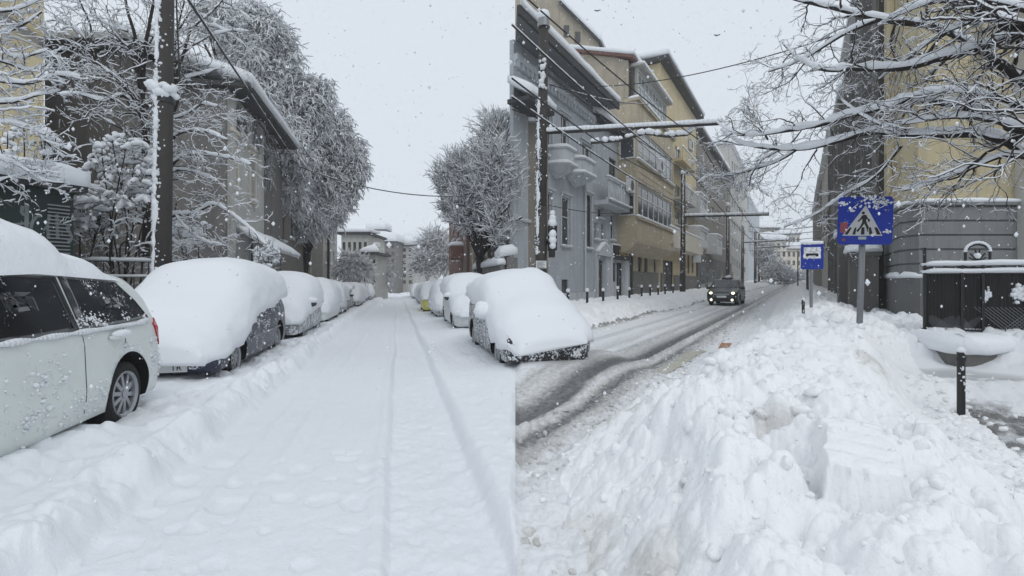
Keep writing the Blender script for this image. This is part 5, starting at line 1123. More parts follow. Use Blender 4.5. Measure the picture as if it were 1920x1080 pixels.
# the long bracket arm
p0 = Vector((.1, 0, H+(530-249)/F*Yt)); p1 = P(1350, 232, 15.6)-Vector((pt.x, pt.y, 0)); mb = MB(); mb.cyl(p0, p1, .065, .05, 10); arm = mb.build('bracket_arm', 'rusty_metal', root, True)
mb = MB(); n_ = 40
for i in range(n_):
    a, b_ = p0.lerp(p1, i/n_+.01), p0.lerp(p1, (i+1)/n_+.01); r_ = .085+.03*noise.noise(Vector((i*.35, 0, 0))); mb.cyl(a+Vector((0, 0, .09)), b_+Vector((0, 0, .09)), r_, .085+.03*noise.noise(Vector((i*.35+.35, 0, 0))), n=9)
mb.build('arm_snow', 'snow', arm, True)
pts = [P(px, py, 16) - Vector((pt.x, pt.y, 0)) for px, py in ((1108, 268), (1160, 264), (1210, 250), (1250, 256), (1290, 252), (1303, 240))]
mb = MB(); seg_tube(mb, pts, .045, 6); o = mb.build('lower_stay', 'rusty_metal', arm, True); mb = MB()
for a, b_ in zip(pts[:-1], pts[1:]):
    for j in range(5): q = a.lerp(b_, (j+random.random())/5); mb.ball(q+Vector((0, 0, .08)), random.uniform(.08, .15), .8, 8, jit=.15)
mb.build('stay_snow', 'snow', o, True)
# the poles beyond
for i, (px, yt, yb, arm_px, arm_y, lb) in enumerate(((1280, 330, 545, 1442, 403, 'dark tram pole before the yellow block, with a snow-topped bracket over the road'), (1364, 390, 540, 0, 0, 'stout dark tram pole by the cream wall just behind the taxi'), (1392, 430, 538, 1455, 452, 'dark tram pole just right of the taxi roof'), (1416, 440, 536, 1480, 462, 'slim distant tram pole, first of the far three'), (1423, 445, 535, 0, 0, 'slim distant tram pole, middle of the far three'), (1429, 452, 534, 0, 0, 'slim distant tram pole, last of the far three'))):
    k = (px-960)/F; Yq = -8.0/(CR*k-SR); q = Vector((k*Yq, Yq)); zt_ = H+(530-yt)/F*Yq; r_ = .2 if i == 0 else .22 if i < 3 else .26
    root = thing('tram_pole', lb, 'pole', (q.x, q.y, gr(SR*q.x+CR*q.y)), group='tram poles along the road'); mb = MB(); mb.cyl((0, 0, -.2), (.05, 0, zt_), r_*1.1, r_*.8, 12); mb.build('shaft', 'rusty_metal', root, True)
    stuck('plastered_snow', (0, 0, 2), (.05, 0, zt_), r_*.85, (-.4, -1, 0), root, 40, i, (.02, .05), strip=.25); mb = MB(); mb.ball((.05, 0, zt_+.05), r_*1.2, .9, 10, jit=.06); mb.build('cap_snow', 'snow', root, True)
    if arm_px:
        za_ = H+(530-arm_y-3)/F*Yq-root.location.z; e = P(arm_px, arm_y, Yq-2)-root.location; mb = MB(); mb.cyl((0, 0, za_), e, .08, .06, 8); o = mb.build('bracket_arm', 'rusty_metal', root); mb = MB()
        for j in range(16): a, b_ = Vector((0, 0, za_)).lerp(e, j/16), Vector((0, 0, za_)).lerp(e, (j+1)/16); mb.cyl(a+Vector((0, 0, .13)), b_+Vector((0, 0, .13)), .11*(1+.2*noise.noise(Vector((j, i, 0)))), n=7)
        mb.build('arm_snow', 'snow', o, True)
# trolley wires
W_ = [(966, -12, 60, 1290, 232, 1.9), (960, 48, 9, 1, 1, 0)]
tw = [((980, -10), (1310, 262), 'highest trolley wire, running from the top edge down to the bracket tip', 9, 16), ((960, 47), (1300, 330), 'second trolley wire, crossing the townhouse eaves', 8, 22), ((960, 147), (1250, 335), 'third trolley wire, below the snowy ledge of the townhouse', 8, 22), ((960, 182), (1300, 390), 'snowy trolley wire across the bowed balconies', 9, 26),
      ((1028, 140), (1260, 300), 'cable fanning out from the top of the near tram pole', 17, 30), ((1030, 158), (1215, 195), 'snow-thick stay from the near tram pole to the yellow block', 17, 30), ((1310, 262), (1440, 452), 'trolley wire continuing from the bracket tip to the far poles', 16, 60), ((1300, 330), (1436, 465), 'lower trolley wire continuing to the far poles', 22, 60), ((960, 205), (1012, 222), 'short cable from the left edge to the near tram pole', 16, 17), ((1030, 385), (1180, 400), 'drooping cable along the townhouse front under the balconies', 24, 36)]
for k_, (a, b_, lb, Y0, Y1) in enumerate(tw): wire('trolley_wire', lb, P(*a, Y0), P(*b_, Y1), .05*(Y1-Y0)*.3, .012+.0005*Y0, .02 if k_ in (3, 5, 1) else 0, group='wires over the slushy road')
wire('stay_wire', 'long wire against the sky from the near pole to the overhanging branches', P(1030, 158, 17), P(1700, 20, 8), .5, .012, 0)
for i, y_ in enumerate((418, 428, 440, 452, 463)): wire('span_wire', ['lowest','second lowest','middle','second highest','highest'][4-i]+' of the fine wires strung across the far end of the road', P(1405, y_+6, 70+i*6), P(1560, y_, 60+i*6), .6, .035, .03, group='fine wires at the far end')
# bollards along the far kerb
for i, px in enumerate((975, 1065, 1101, 1131, 1158, 1180, 1203, 1219, 1234, 1247, 1262, 1276)):
    k = (px-960)/F; Yq = -7.6/(CR*k-SR); x_ = k*Yq; zg = gz(x_, Yq); root = thing('bollard', 'slim black bollard with snow cap in the far snow bank', 'bollard', (x_, Yq, zg), group='bollards in the far snow bank')
    root['label'] = ['slim black bollard left of the near tram pole', 'slim black bollard below the cellar window of the townhouse', 'slim black bollard before the plain townhouse wall', 'slim black bollard by the townhouse door', 'slim black bollard by the shop door', 'slim black bollard at the corner of shop and yellow block', 'slim black bollard at the dirty plinth, first past the shop', 'slim black bollard at the dirty plinth, second past the shop', 'slim black bollard left of the dark double door', 'slim black bollard in front of the dark double door', 'slim black bollard right of the dark double door', 'farthest slim black bollard, by the second tram pole'][i]
    mb = MB(); mb.cyl((0, 0, -.5), (0, 0, .42), .055, n=10); mb.cyl((0, 0, .42), (0, 0, .5), .065, .04, 10); mb.build('post', 'black_paint', root); mb = MB(); mb.ball((0, 0, .56), .085, 1.0, 10, jit=.06); mb.build('snow_cap', 'snow', root, True)
# ---- pedestrian crossing sign
Ys = 7.0; ps = P(1608, 530, Ys); root = thing('crossing_sign', 'blue square pedestrian crossing sign on a grey post in the snow pile', 'traffic sign', (ps.x, ps.y, 0)); root.rotation_euler = (R(0), R(1.6), R(-14))
mb = MB(); mb.cyl((0, 0, .2), (.0, 0, 2.72), .04, n=16); mb.build('post', 'grey_metal', root, True)
snowy('sign_blue', (.002, .026, .30), 1, .45, 2.5, .1, 2.0, .5, 0, .655, 22)
hw_ = .345; zc = H+(530-415)/F*Ys; mb = MB(); cr_ = .05; pts = []
for (sx_, sz_, a0) in ((1, -1, -90), (1, 1, 0), (-1, 1, 90), (-1, -1, 180)):
    for j in range(5): a = R(a0+j*22.5); pts.append((sx_*(hw_-cr_)+cr_*math.cos(a), -.075, zc+sz_*(hw_-cr_)+cr_*math.sin(a)))
mb.prism(pts[::-1], (0, .02, 0)); fc = mb.build('face', 'sign_blue', root)
mb = MB(); mb.box(-.03, .03, -.055, -.03, zc-.2, zc-.14); mb.box(-.03, .03, -.055, -.03, zc+.14, zc+.2); mb.build('bracket', 'grey_metal', root)
def sg(x, y):    # sign pixels (from the enlarged view) to the face
    return ((x-600)/420*hw_, zc-(y-560)/425*hw_)
def flatp(name, polys, mat, d, par, th=.0015):
    mb = MB()
    for p in polys: mb.prism([(q[0], d, q[1]) for q in [sg(*v_) for v_ in p]], (0, -th, 0))
    return mb.build(name, mat, par)
plain('sign_white', (.50, .51, .51), .5, .06, 5); plain('sticker_red', (.30, .07, .08), .6, .4, 20); plain('sticker_grey', (.40, .45, .42), .6, .2, 20)
flatp('triangle', [[(600, 285), (868, 828), (252, 828)]], 'sign_white', -.0755, root)
fig = [[(580, 455), (612, 462), (640, 520), (672, 545), (662, 585), (640, 580), (638, 545), (618, 530), (612, 560), (622, 600), (655, 680), (640, 730), (655, 758), (630, 750), (622, 700), (585, 610), (570, 640), (490, 765), (462, 740), (520, 670), (552, 590), (552, 525), (495, 585), (478, 572), (520, 520), (548, 470)]]
flatp('figure', fig, 'black_mat', -.0775, root)
hd = [[(565+25*math.cos(2*math.pi*i/14), 425+25*math.sin(2*math.pi*i/14)) for i in range(14)]]; flatp('figure_head', hd, 'black_mat', -.0775, root)
for q in ([(365, 680), (395, 685), (335, 808), (282, 808)], [(440, 685), (468, 680), (452, 808), (405, 808)], [(545, 680), (590, 680), (592, 808), (535, 808)], [(655, 680), (688, 680), (720, 808), (665, 808)], [(738, 680), (782, 680), (842, 808), (782, 808)]): flatp('stripe', [q], 'black_mat', -.0775 if q[0][0] != 545 and q[0][0] != 440 and q[0][0] != 655 else -.0772, root, .0012)
flatp('sticker', [[(215, 592), (330, 592), (328, 690), (300, 780), (215, 775)]], 'sticker_red', -.0755, root); flatp('sticker', [[(250, 878), (300, 878), (300, 925), (250, 925)]], 'sticker_red', -.0755, root); flatp('sticker', [[(500, 845), (622, 845), (622, 895), (500, 895)]], 'sticker_grey', -.0755, root)
mb = MB(); rr_ = random.Random(2)
for (x, z, r_, c_) in ((.17, .26, .06, 40), (.13, .2, .03, 14), (.28, -.16, .022, 14), (-.17, .14, .02, 6), (-.29, .25, .03, 14), (0, .335, .12, 20), (.1, -.2, .02, 5)):
    for _ in range(c_): mb.ball((x+rr_.gauss(0, r_), -.077, min(zc+.35, zc+z+rr_.gauss(0, r_*.5))), rr_.uniform(.008, .02), 1, 6, jit=.2)
tag(mb.build('stuck_snow', 'snow_rough', root, True), kind='stuff')
mb = MB(); mb.box(-hw_, hw_, -.085, -.045, zc+hw_, zc+hw_+.03); 
# ---- bus stop sign
Ys = 11.6; ps = P(1521, 530, Ys); root = thing('bus_stop_sign', 'smaller blue bus stop sign crusted with snow beyond the crossing sign', 'traffic sign', (ps.x, ps.y, 0)); root.rotation_euler = (0, 0, R(-16))
mb = MB(); mb.cyl((0, 0, .2), (0, 0, 2.35), .035, n=12); mb.build('post', 'grey_metal', root)
hw_ = .24; z0_, z1_ = H+(530-505)/F*Ys, H+(530-457)/F*Ys; mb = MB(); pts = []; cr_ = .04; zc = (z0_+z1_)/2; hh_ = (z1_-z0_)/2
for (sx_, sz_, a0) in ((1, -1, -90), (1, 1, 0), (-1, 1, 90), (-1, -1, 180)):
    for j in range(4): a = R(a0+j*30); pts.append((sx_*(hw_-cr_)+cr_*math.cos(a), -.07, zc+sz_*(hh_-cr_)+cr_*math.sin(a)))
mb.prism(pts[::-1], (0, .02, 0)); mb.build('face', 'sign_blue', root)
snowy('sign_crust', (.55, .56, .56), 1, .6, 6, .1, 2.0, .4, 0, .5); mb = MB(); mb.box(-.18, .18, -.074, -.0705, zc-.05, zc+.22); mb.build('bus_panel', 'sign_crust', root)
mb = MB(); mb.box(-.13, .13, -.077, -.0745, zc+.02, zc+.07); mb.build('bus_body', 'black_mat', root)
for x in (-.1, .1): mb = MB(); mb.cyl((x, -.0782, zc+.03), (x, -.0765, zc+.03), .035, n=12); mb.build('bus_wheel', 'black_mat', root)
mb = MB()
for i in range(14): mb.ball((-.2+.4*i/13, -.06, z1_+.02), random.uniform(.04, .07), .8, 8, jit=.1)
mb.build('snow_cap', 'snow', root, True)
# small things on the right
for (px, Y_, z0_, z1_, r_, lb) in ((1802, 5.25, .30, .74, .037, 'short black bollard with snow cap at the edge of the near pile'), (1506, 10.5, .5, 1.12, .03, 'snow-crusted post stub left of the bus stop sign'), (1516, 7.9, .55, .78, .03, 'black bollard top just poking from the snow below the bus stop sign')):
    q = P(px, 530, Y_); root = thing('bollard', lb, 'bollard', (q.x, q.y, z0_-.3)); mb = MB(); mb.cyl((0, 0, 0), (0, 0, z1_-z0_+.3), r_, n=14); mb.cyl((0, 0, z1_-z0_+.21), (0, 0, z1_-z0_+.25), r_*1.18, n=14); mb.build('post', 'black_paint', root)
    stuck('stuck_snow', (0, 0, .3), (0, 0, z1_-z0_+.3), r_*.8, (0, -1, 0), root, 16, 3, (.008, .016)); mb = MB(); mb.ball((0, 0, z1_-z0_+.32), r_*1.1, .95, 12, jit=.04); mb.build('snow_cap', 'snow', root, True)
# street lamp over the pavement
Yl = 12.5; e = P(1578, 380, Yl); root = thing('street_lamp', 'oval street lamp with snow on top, reaching out left of the crossing sign', 'street lamp', e); mb = MB(); mb.ball((0, 0, 0), .28, .28, 16); h_ = mb.build('lamp_head', 'grey_metal', root, True); h_.scale = (1.1, .6, 1)
mb = MB(); mb.ball((0, 0, .06), .25, .25, 14, jit=.04); s_ = mb.build('lamp_snow', 'snow', root, True); s_.scale = (1.1, .6, 1); q = P(1640, 396, 14)-e; mb = MB(); mb.cyl((.2, 0, .03), q, .03, n=8); mb.build('arm', 'dark_metal', root)
# thin posts by the far kerb on the right
for (px, Y_, yt) in ((1514, 30, 455), (1496, 60, 470)):
    q = P(px, 530, Y_); root = thing('pole', 'thin dark post just left of the bus stop sign' if px == 1514 else 'very thin post near the vanishing point of the slushy road', 'pole', (q.x, q.y, 0)); mb = MB(); mb.cyl((0, 0, -.1), (0, 0, H+(530-yt)/F*Y_), .08, .06, 8); mb.build('shaft', 'rusty_metal', root)
# ---- black fence on a low wall
root = thing('mesh_fence', 'black screened iron fence with arched gate top and torn mesh, before the corner house', 'fence')
A = P(1731, 530, 9.1); B = P(1985, 530, 8.3); di = Vector((B.x-A.x, B.y-A.y)); ff = Fac((A.x, A.y), di, (di.y, -di.x)); L_ = di.length; zf = H+(530-496)/F*9.0; zb_ = H+(530-618)/F*8.8
mb = MB(); fb(mb, ff, 0, L_, -.03, -.01, zb_+.02, zf-.05); mb.build('screen', 'black_mat', root)
for z_ in (zf, zf-.14, zb_):
    mb = MB(); fb(mb, ff, -.03, L_, -.02, .025, z_-.035, z_); o = mb.build('rail', 'black_paint', root)
    if z_ > 1.6: snowstrip('rail_snow', ff, -.03, L_, -.05, .05, z_, .07, o, over=.01)
for i, px in enumerate((1733, 1803, 1842, 1925)):
    mb = MB(); a_ = ff.a(px); fb(mb, ff, a_-.02, a_+.02, -.0085, .04, zb_-.15, zf+(.32 if i == 0 else .02)); mb.build('post', 'black_paint', root)
for i in range(34):
    mb = MB(); a_ = .08+i*(L_-.1)/34; mb.cyl(ff.w(a_, .015, zb_), ff.w(a_, .015, zf-.02), .006, n=5); mb.build('bar', 'black_paint', root)
for k in range(12):
    mb = MB(); a_ = .12+k*.2; 
    if a_ > L_-.1: break
    for j in range(10): t0, t1 = 2*math.pi*j/10, 2*math.pi*(j+1)/10; mb.cyl(ff.w(a_+.05*math.cos(t0), .02, zf-.085+.045*math.sin(t0)), ff.w(a_+.05*math.cos(t1), .02, zf-.085+.045*math.sin(t1)), .007, n=5)
    mb.build('scroll', 'black_paint', root)
ac_ = ff.a(1833); mb = MB(); n_ = 16; rw = .17
for i in range(n_): t0, t1 = math.pi*i/n_, math.pi*(i+1)/n_; mb.cyl(ff.w(ac_+rw*math.cos(t0), 0, zf+.2+.16*math.sin(t0)), ff.w(ac_+rw*math.cos(t1), 0, zf+.2+.16*math.sin(t1)), .022, n=8)
for s_ in (-1, 1): mb.cyl(ff.w(ac_+s_*rw, 0, zf-.15), ff.w(ac_+s_*rw, 0, zf+.2), .022, n=8)
for a in (30, 75, 105, 150, 0, 180): mb.cyl(ff.w(ac_, 0, zf+.05), ff.w(ac_+.12*math.cos(R(a)), 0, zf+.12+.15*math.sin(R(a))), .014, n=5)
ar = mb.build('gate_arch', 'black_paint', root); mb = MB()
for i in range(14): t0 = math.pi*(i+.5)/14; mb.ball(ff.w(ac_+rw*math.cos(t0), 0, zf+.225+.17*math.sin(t0)), .032, .9, 8, jit=.1)
mb.ball(ff.w(ac_, -.01, zf+.15), .06, 1.0, 8, jit=.2); mb.build('arch_snow', 'snow', ar, True)
mb = MB()
for i in range(22):        # torn diamond mesh at the right, with snow behind
    a_ = ff.a(1880)+i*.06; 
    for s_ in (-1, 1):
        p0_, p1_ = ff.w(a_, .03, zb_+.02), ff.w(a_+s_*.4, .03, zb_+.42); mb.cyl(p0_, p1_, .004, n=4)
mb.build('torn_mesh', 'grey_metal', root)
mb = MB()
for i in range(16):
    a_ = ff.a(1752)+i*.035
    for s_ in (-1, 1): hh_ = .16+.09*math.sin(i*.55); mb.cyl(ff.w(a_, .03, zb_+.02), ff.w(a_+s_*hh_*.6, .03, zb_+hh_), .0035, n=4)
mb.build('torn_mesh', 'grey_metal', root)
mb = MB(); rr_ = random.Random(8)
for (px, py, r_, c_) in ((1851, 552, .05, 16), (1845, 560, .03, 8), (1908, 552, .09, 30), (1915, 545, .05, 12)):
    a0_, z0_ = ff.a(px), ff.z(px, py)
    for _ in range(c_): mb.ball(ff.w(a0_+rr_.gauss(0, r_*.5), .0, z0_+rr_.gauss(0, r_)), rr_.uniform(.02, .05), 1, 7, jit=.2)
tag(mb.build('stuck_snow', 'snow_rough', root, True), kind='stuff')
# curved low wall with a fat cushion of snow
root = thing('low_wall', 'curved low dark stone wall under a fat cushion of snow below the black fence', 'wall')
cen = Vector((P(1800, 530, 9).x, 9.2)); pts = []
for px, Y_ in ((1716, 8.7), (1740, 8.2), (1775, 7.75), (1815, 7.5), (1858, 7.55), (1900, 7.9), (1990, 8.0)): q = P(px, 530, Y_); pts.append(Vector((q.x, q.y, 0)))
def loft(pts, prof, mb, sub=5):
    P_ = []
    for i in range(len(pts)-1):
        for j in range(sub): P_.append(pts[i].lerp(pts[i+1], j/sub))
    P_.append(pts[-1]); 
    for _ in range(3): P_ = [P_[0]]+[(P_[i-1]+P_[i]*2+P_[i+1])/4 for i in range(1, len(P_)-1)]+[P_[-1]]
    vs_ = []; k = len(prof)
    for i, p in enumerate(P_):
        t = (P_[min(i+1, len(P_)-1)]-P_[max(i-1, 0)]).normalized(); nn = Vector((t.y, -t.x, 0)); e = min(1, i/3+.3, (len(P_)-1-i)/3+.3)
        for (d_, z_) in prof: q = p+nn*d_*e+Vector((0, 0, z_)); vs_.append(q+Vector((0, 0, .04*noise.noise(q*2))))
    mb.add(vs_, [(i*k+j, i*k+(j+1) % k, (i+1)*k+(j+1) % k, (i+1)*k+j) for i in range(len(P_)-1) for j in range(k)]+[tuple(range(k)), tuple((len(P_)-1)*k+j for j in range(k-1, -1, -1))])
mb = MB(); loft(pts, [(-.3, -.2), (-.3, .42), (.0, .42), (.02, -.2)], mb); mb.build('wall', 'stone_dirty', root)
mb = MB(); loft(pts, [(-1.2, .30), (-1.2, .52), (-.6, .62), (-.25, .66), (.0, .63), (.11, .52), (.10, .40), (0, .37)], mb); mb.build('snow_cushion', 'snow', root, True)
# bucket-shaped chunk of cut snow on the pile
root = None
def snow_block(loc, size, rz, tilt, seed):
    bm = bmesh.new(); bmesh.ops.create_cube(bm, size=1); bmesh.ops.subdivide_edges(bm, edges=bm.edges[:], cuts=14, use_grid_fill=True)
    for v_ in bm.verts:
        v_.co.x *= size[0]; v_.co.y *= size[1]; v_.co.z *= size[2]; n_ = noise.noise_vector(v_.co*3+Vector((seed, 0, 0)))*.10+noise.noise_vector(v_.co*9+Vector((seed, 0, 0)))*.04+noise.noise_vector(v_.co*26)*.012
        v_.co += n_; v_.co.z += -.015*(abs((v_.co.y*7) % 1-.5) < .08)
    me = bpy.data.meshes.new('snow_block'); bm.to_mesh(me); bm.free(); me.materials.append(MT['snow']); me.polygons.foreach_set('use_smooth', [True]*len(me.polygons)); o = link('snow_block', me); o.location = loc; o.rotation_euler = (tilt, R(4), rz); return o
# two crows in the sky
for i, (px, py, lb) in enumerate(((1120, 21, 'tiny dark bird flying above the yellow block roof'), (1344, 67, 'tiny dark bird flying in open sky near the branches'))):
    root = thing('bird', lb, 'bird', P(px, py, 40)); bm = MB()
    bm.v = [(0, -.14, 0), (0, .16, .02), (-.05, 0, .03), (.05, 0, .03), (-.2, .02, .12), (.2, .0, .14), (-.08, .1, .03), (.08, .1, .03), (-.3, -.06, .04), (.3, -.08, .05), (0, .02, -.05)]
    bm.f = [(0, 3, 2), (2, 3, 1), (2, 6, 4), (2, 4, 0), (3, 5, 7), (3, 0, 5), (4, 8, 0), (4, 6, 8), (5, 0, 9), (5, 9, 7), (0, 2, 10), (0, 10, 3), (1, 10, 2), (1, 3, 10)]; bm.m = [0]*len(bm.f); bm.build('body', 'black_mat', root)

# loose clods thrown up by the plough
def clod_field(name, label, n_, where, szf, mat, seed):
    rr_ = np.random.default_rng(seed); bm = bmesh.new(); bmesh.ops.create_icosphere(bm, subdivisions=2, radius=1); base = np.array([v_.co[:] for v_ in bm.verts]); tri = np.array([[v_.index for v_ in f_.verts] for f_ in bm.faces]); bm.free(); VV = []; FF = []; c = 0
    while c < n_:
        x, y = where(rr_)
        if x/max(y, .1) < .02: continue
        r = szf(rr_); z = gz(x, y)
        b = base.copy(); 
        for _ in range(5):
            d_ = rr_.normal(0, 1, 3); d_ /= np.linalg.norm(d_); h_ = rr_.uniform(.45, .85); k = b@d_; b = b-np.clip(k-h_, 0, None)[:, None]*d_[None]
        b = b*(1+.10*rr_.normal(0, 1, (len(b), 1)))*r*np.array([rr_.uniform(.8, 1.4), rr_.uniform(.8, 1.3), rr_.uniform(.6, 1)]); a_ = rr_.uniform(0, 6.28); cs, sn = math.cos(a_), math.sin(a_); b = b@np.array([[cs, -sn, 0], [sn, cs, 0], [0, 0, 1]])
        VV.append(b+[x, y, z+r*rr_.uniform(-.15, .35)]); FF.append(tri+c*len(base)); c += 1
    o = nparr(name, np.concatenate(VV), np.concatenate(FF), mat, None, True); tag(o, label, 'snow', kind='stuff'); return o
def on_pile(r):
    u_ = r.uniform(1.2, 9)**1.0; v_ = r.uniform(-1.9, 1.3); q = RW(u_, v_); return q.x, q.y
def at_edge(r):
    u_ = r.uniform(2.5, 26); v_ = -1.95+r.normal(0, .22); q = RW(u_, v_); return q.x, q.y
def at_path(r):
    u_ = r.uniform(3, 9); v_ = 1.25+abs(r.normal(0, .28)); q = RW(u_, v_); return q.x, q.y
def far_bank(r):
    u_ = r.uniform(8, 50); v_ = -5.4+r.normal(0, .3); q = RW(u_, v_); return q.x, q.y
clod_field('snow_clods', 'loose clods scattered over the near snow pile', 700, on_pile, lambda r: .012+.045*r.random()**3, 'snow_pile', 1)
clod_field('slush_clods', 'grey slush crumbs along the foot of the near pile by the road', 1300, at_edge, lambda r: .008+.026*r.random()**2.5, 'slush_clod', 2)
clod_field('path_clods', 'crumbs of snow fallen onto the wet pavement at the right', 260, at_path, lambda r: .012+.04*r.random()**2, 'snow_pile', 3)
clod_field('bank_clods', 'crumbs along the foot of the far snow bank', 400, far_bank, lambda r: .02+.06*r.random()**2, 'snow_pile', 4)
# ================================================================ trees
def barkmat(name, col_, up, amt=.6):
    m, n, b = nm(name); geo = N(n, 'ShaderNodeNewGeometry'); sx = N(n, 'ShaderNodeSeparateXYZ'); n.links.new(geo.outputs['Normal'], sx.inputs[0])
    nz = noi(n, 9, 3, geo.outputs['Position']); a = N(n, 'ShaderNodeMath', operation='MULTIPLY_ADD'); n.links.new(nz, a.inputs[0]); a.inputs[1].default_value = amt; n.links.new(sx.outputs[2], a.inputs[2])
    f = ramp(n, a.outputs[0], up, up+.15)
    n.links.new(mixc(n, f, mixc(n, nz, tuple(c*.6 for c in col_), tuple(c*1.5 for c in col_)), SNOWC), b.inputs['Base Color']); b.inputs['Roughness'].default_value = .85; b.inputs['Specular IOR Level'].default_value = .2
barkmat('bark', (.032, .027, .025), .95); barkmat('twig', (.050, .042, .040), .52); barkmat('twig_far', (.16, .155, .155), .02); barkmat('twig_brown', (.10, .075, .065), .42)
class Tubes:
    def __init__(s): s.V = []; s.F = []; s.n = 0; s.M = []
    def add(s, pts, rad_, sides=4, off=None, sq=1.0, mi=0):
        p = np.asarray(pts, float); r = np.asarray(rad_, float)
        if off is not None: p = p+off
        t = np.gradient(p, axis=0); t /= np.linalg.norm(t, axis=1)[:, None]+1e-9
        ref = np.where(np.abs(t[:, 2:3]) > .9, np.array([[1., 0, 0]]), np.array([[0, 0, 1.]]))
        a = np.cross(t, ref); a /= np.linalg.norm(a, axis=1)[:, None]+1e-9; b = np.cross(a, t)
        th = np.arange(sides)*2*np.pi/sides+np.pi/sides
        v = p[:, None]+(a[:, None]*np.cos(th)[None, :, None]+b[:, None]*np.sin(th)[None, :, None]*sq)*r[:, None, None]
        m = len(p); i = np.arange(m*sides).reshape(m, sides)+s.n
        f = np.stack([i[:-1], i[1:], np.roll(i[1:], -1, 1), np.roll(i[:-1], -1, 1)], -1).reshape(-1, 4)[:, ::-1]
        s.V.append(v.reshape(-1, 3)); s.F.append(f); s.M.append(np.full(len(f), mi)); s.n += m*sides
    def build(s, name, mat, par, smooth=True):
        if not s.V: return None
        return nparr(name, np.concatenate(s.V), np.concatenate(s.F), mat, par, smooth, np.concatenate(s.M))
RG = np.random.default_rng(11)
def nrm(v): return v/(np.linalg.norm(v)+1e-9)
UP = np.array([0, 0, 1.])
def snow_on(S, pts, r, th, sides=6, gap=.12):
    """snow riding on a branch; breaks off here and there, thin where it is steep"""
    p = np.asarray(pts); t = np.gradient(p, axis=0); t /= np.linalg.norm(t, axis=1)[:, None]+1e-9; flat_ = np.sqrt(np.clip(1-t[:, 2]**2, 0, 1))
    hh = th*(.7+.6*RG.random(len(p)))*flat_**1.5; rr = np.maximum(.35*r, 0)*flat_+hh
    k = 0
    while k < len(p)-1:
        j = k+int(RG.integers(3, 14)); seg_ = slice(k, min(j, len(p)))
        if len(p[seg_]) >= 2 and flat_[seg_].mean() > .3:
            q = rr[seg_].copy(); q[0] *= .55; q[-1] *= .5; S.add(p[seg_]+UP*(np.asarray(r)[seg_][:, None]*.6+hh[seg_][:, None]*.55), q, sides, sq=.95)
        k = j if RG.random() > gap else j+1
        if j < len(p) and RG.random() > gap: k = j-1
def resample(pts, step):
    p = np.asarray(pts, float); q = np.concatenate([[p[0]*2-p[1]], p, [p[-1]*2-p[-2]]]); out = []
    for i in range(len(p)-1):
        n_ = max(2, int(np.linalg.norm(p[i+1]-p[i])/step)); a, b, c, d = q[i], q[i+1], q[i+2], q[i+3]
        for t in np.arange(n_)/n_: out.append(.5*((2*b)+(c-a)*t+(2*a-5*b+4*c-d)*t*t+(3*b-a-3*c+d)*t**3))
    out.append(p[-1]); return np.array(out)
class Style:
    def __init__(s, **k): s.__dict__.update(dict(nchild=(5, 5, 4), ratio=(.5, .5, .5), angle=45, wander=.16, grav=0., rmin=.004, snow=.018, sstep=.12, start=.2, upb=.15, jit=.3)); s.__dict__.update(k)
def branch_path(p, d, L, st, lv):
    n_ = max(4, int(L/st.sstep)); n_ = min(n_, 16); pts = [p]; d = nrm(d)
    for i in range(n_):
        d = nrm(d+RG.normal(0, st.wander, 3)+UP*(-st.grav*(.3+i/n_))); pts.append(pts[-1]+d*L/n_)
    return np.array(pts)
def spawn(B, T, S, pts, r0, L, lv, st, mi=0):
    """children along a branch, recursively; the last level are twigs"""
    if lv >= len(st.nchild): return
    nc = st.nchild[lv]; nc = int(nc*(.8+.4*RG.random())+.5); m = len(pts)
    t = np.gradient(pts, axis=0)
    for c in range(nc):
        f = st.start+(1-st.start)*(c+RG.random())/nc; i = min(m-1, int(f*(m-1))); d0 = nrm(t[i])
        side = nrm(np.cross(d0, nrm(RG.normal(0, 1, 3)))); a = math.radians(st.angle*(1+RG.normal(0, st.jit)))
        d = nrm(d0*math.cos(a)+side*math.sin(a)+UP*st.upb); cl = L*st.ratio[lv]*(1-.35*f)*(.7+.6*RG.random()); rr = max(st.rmin, r0*(.50 if lv == 0 else .55)*(1-.5*f))
        cp = branch_path(pts[i], d, cl, st, lv); rad_ = np.linspace(rr, max(st.rmin*.6, rr*.35), len(cp)); last = lv >= len(st.nchild)-1
        (T if rr < .02 else B).add(cp, rad_, 3 if rr < .012 else 5 if rr < .03 else 7)
        th = st.snow*(.55 if rr < .008 else .8 if rr < .02 else 1.1)
        if RG.random() < st.__dict__.get('cover', .85): snow_on(S, cp, rad_, th, 4 if rr < .02 else 6)
        spawn(B, T, S, cp, rr, cl, lv+1, st)
def limb(B, T, S, pts, r0, r1, st, snow=None, step=.10):
    p = resample(pts, step); p = p+np.cumsum(RG.normal(0, .004, p.shape), 0); L = np.linalg.norm(np.diff(p, axis=0), axis=1).sum(); rad_ = np.linspace(r0, r1, len(p))
    B.add(p, rad_, 9); snow_on(S, p, rad_, (st.snow*1.6 if snow is None else snow), 8, .04); spawn(B, T, S, p, r0*.8+r1*.2, st.__dict__.get('len0', L*.5), 0, st)
def tree_build(name, label, loc, B, T, S, mats=('bark', 'twig', 'snow_rough'), group=None):
    root = thing(name, label, 'tree', loc, group=group); o3 = np.array(loc)
    for q in (B, T, S):
        q.V = [v-o3 for v in q.V]
    B.build('trunk', mats[0], root); c_ = T.build('crown', mats[1], root); s_ = S.build('crown_snow', mats[2], root)
    for o in (c_, s_):
        if o: tag(o, kind='stuff')
    return root
def pw(pts, Y0, Y1):
    n_ = len(pts); return [np.array(P(x, y, Y0+(Y1-Y0)*i/(n_-1))) for i, (x, y) in enumerate(pts)]
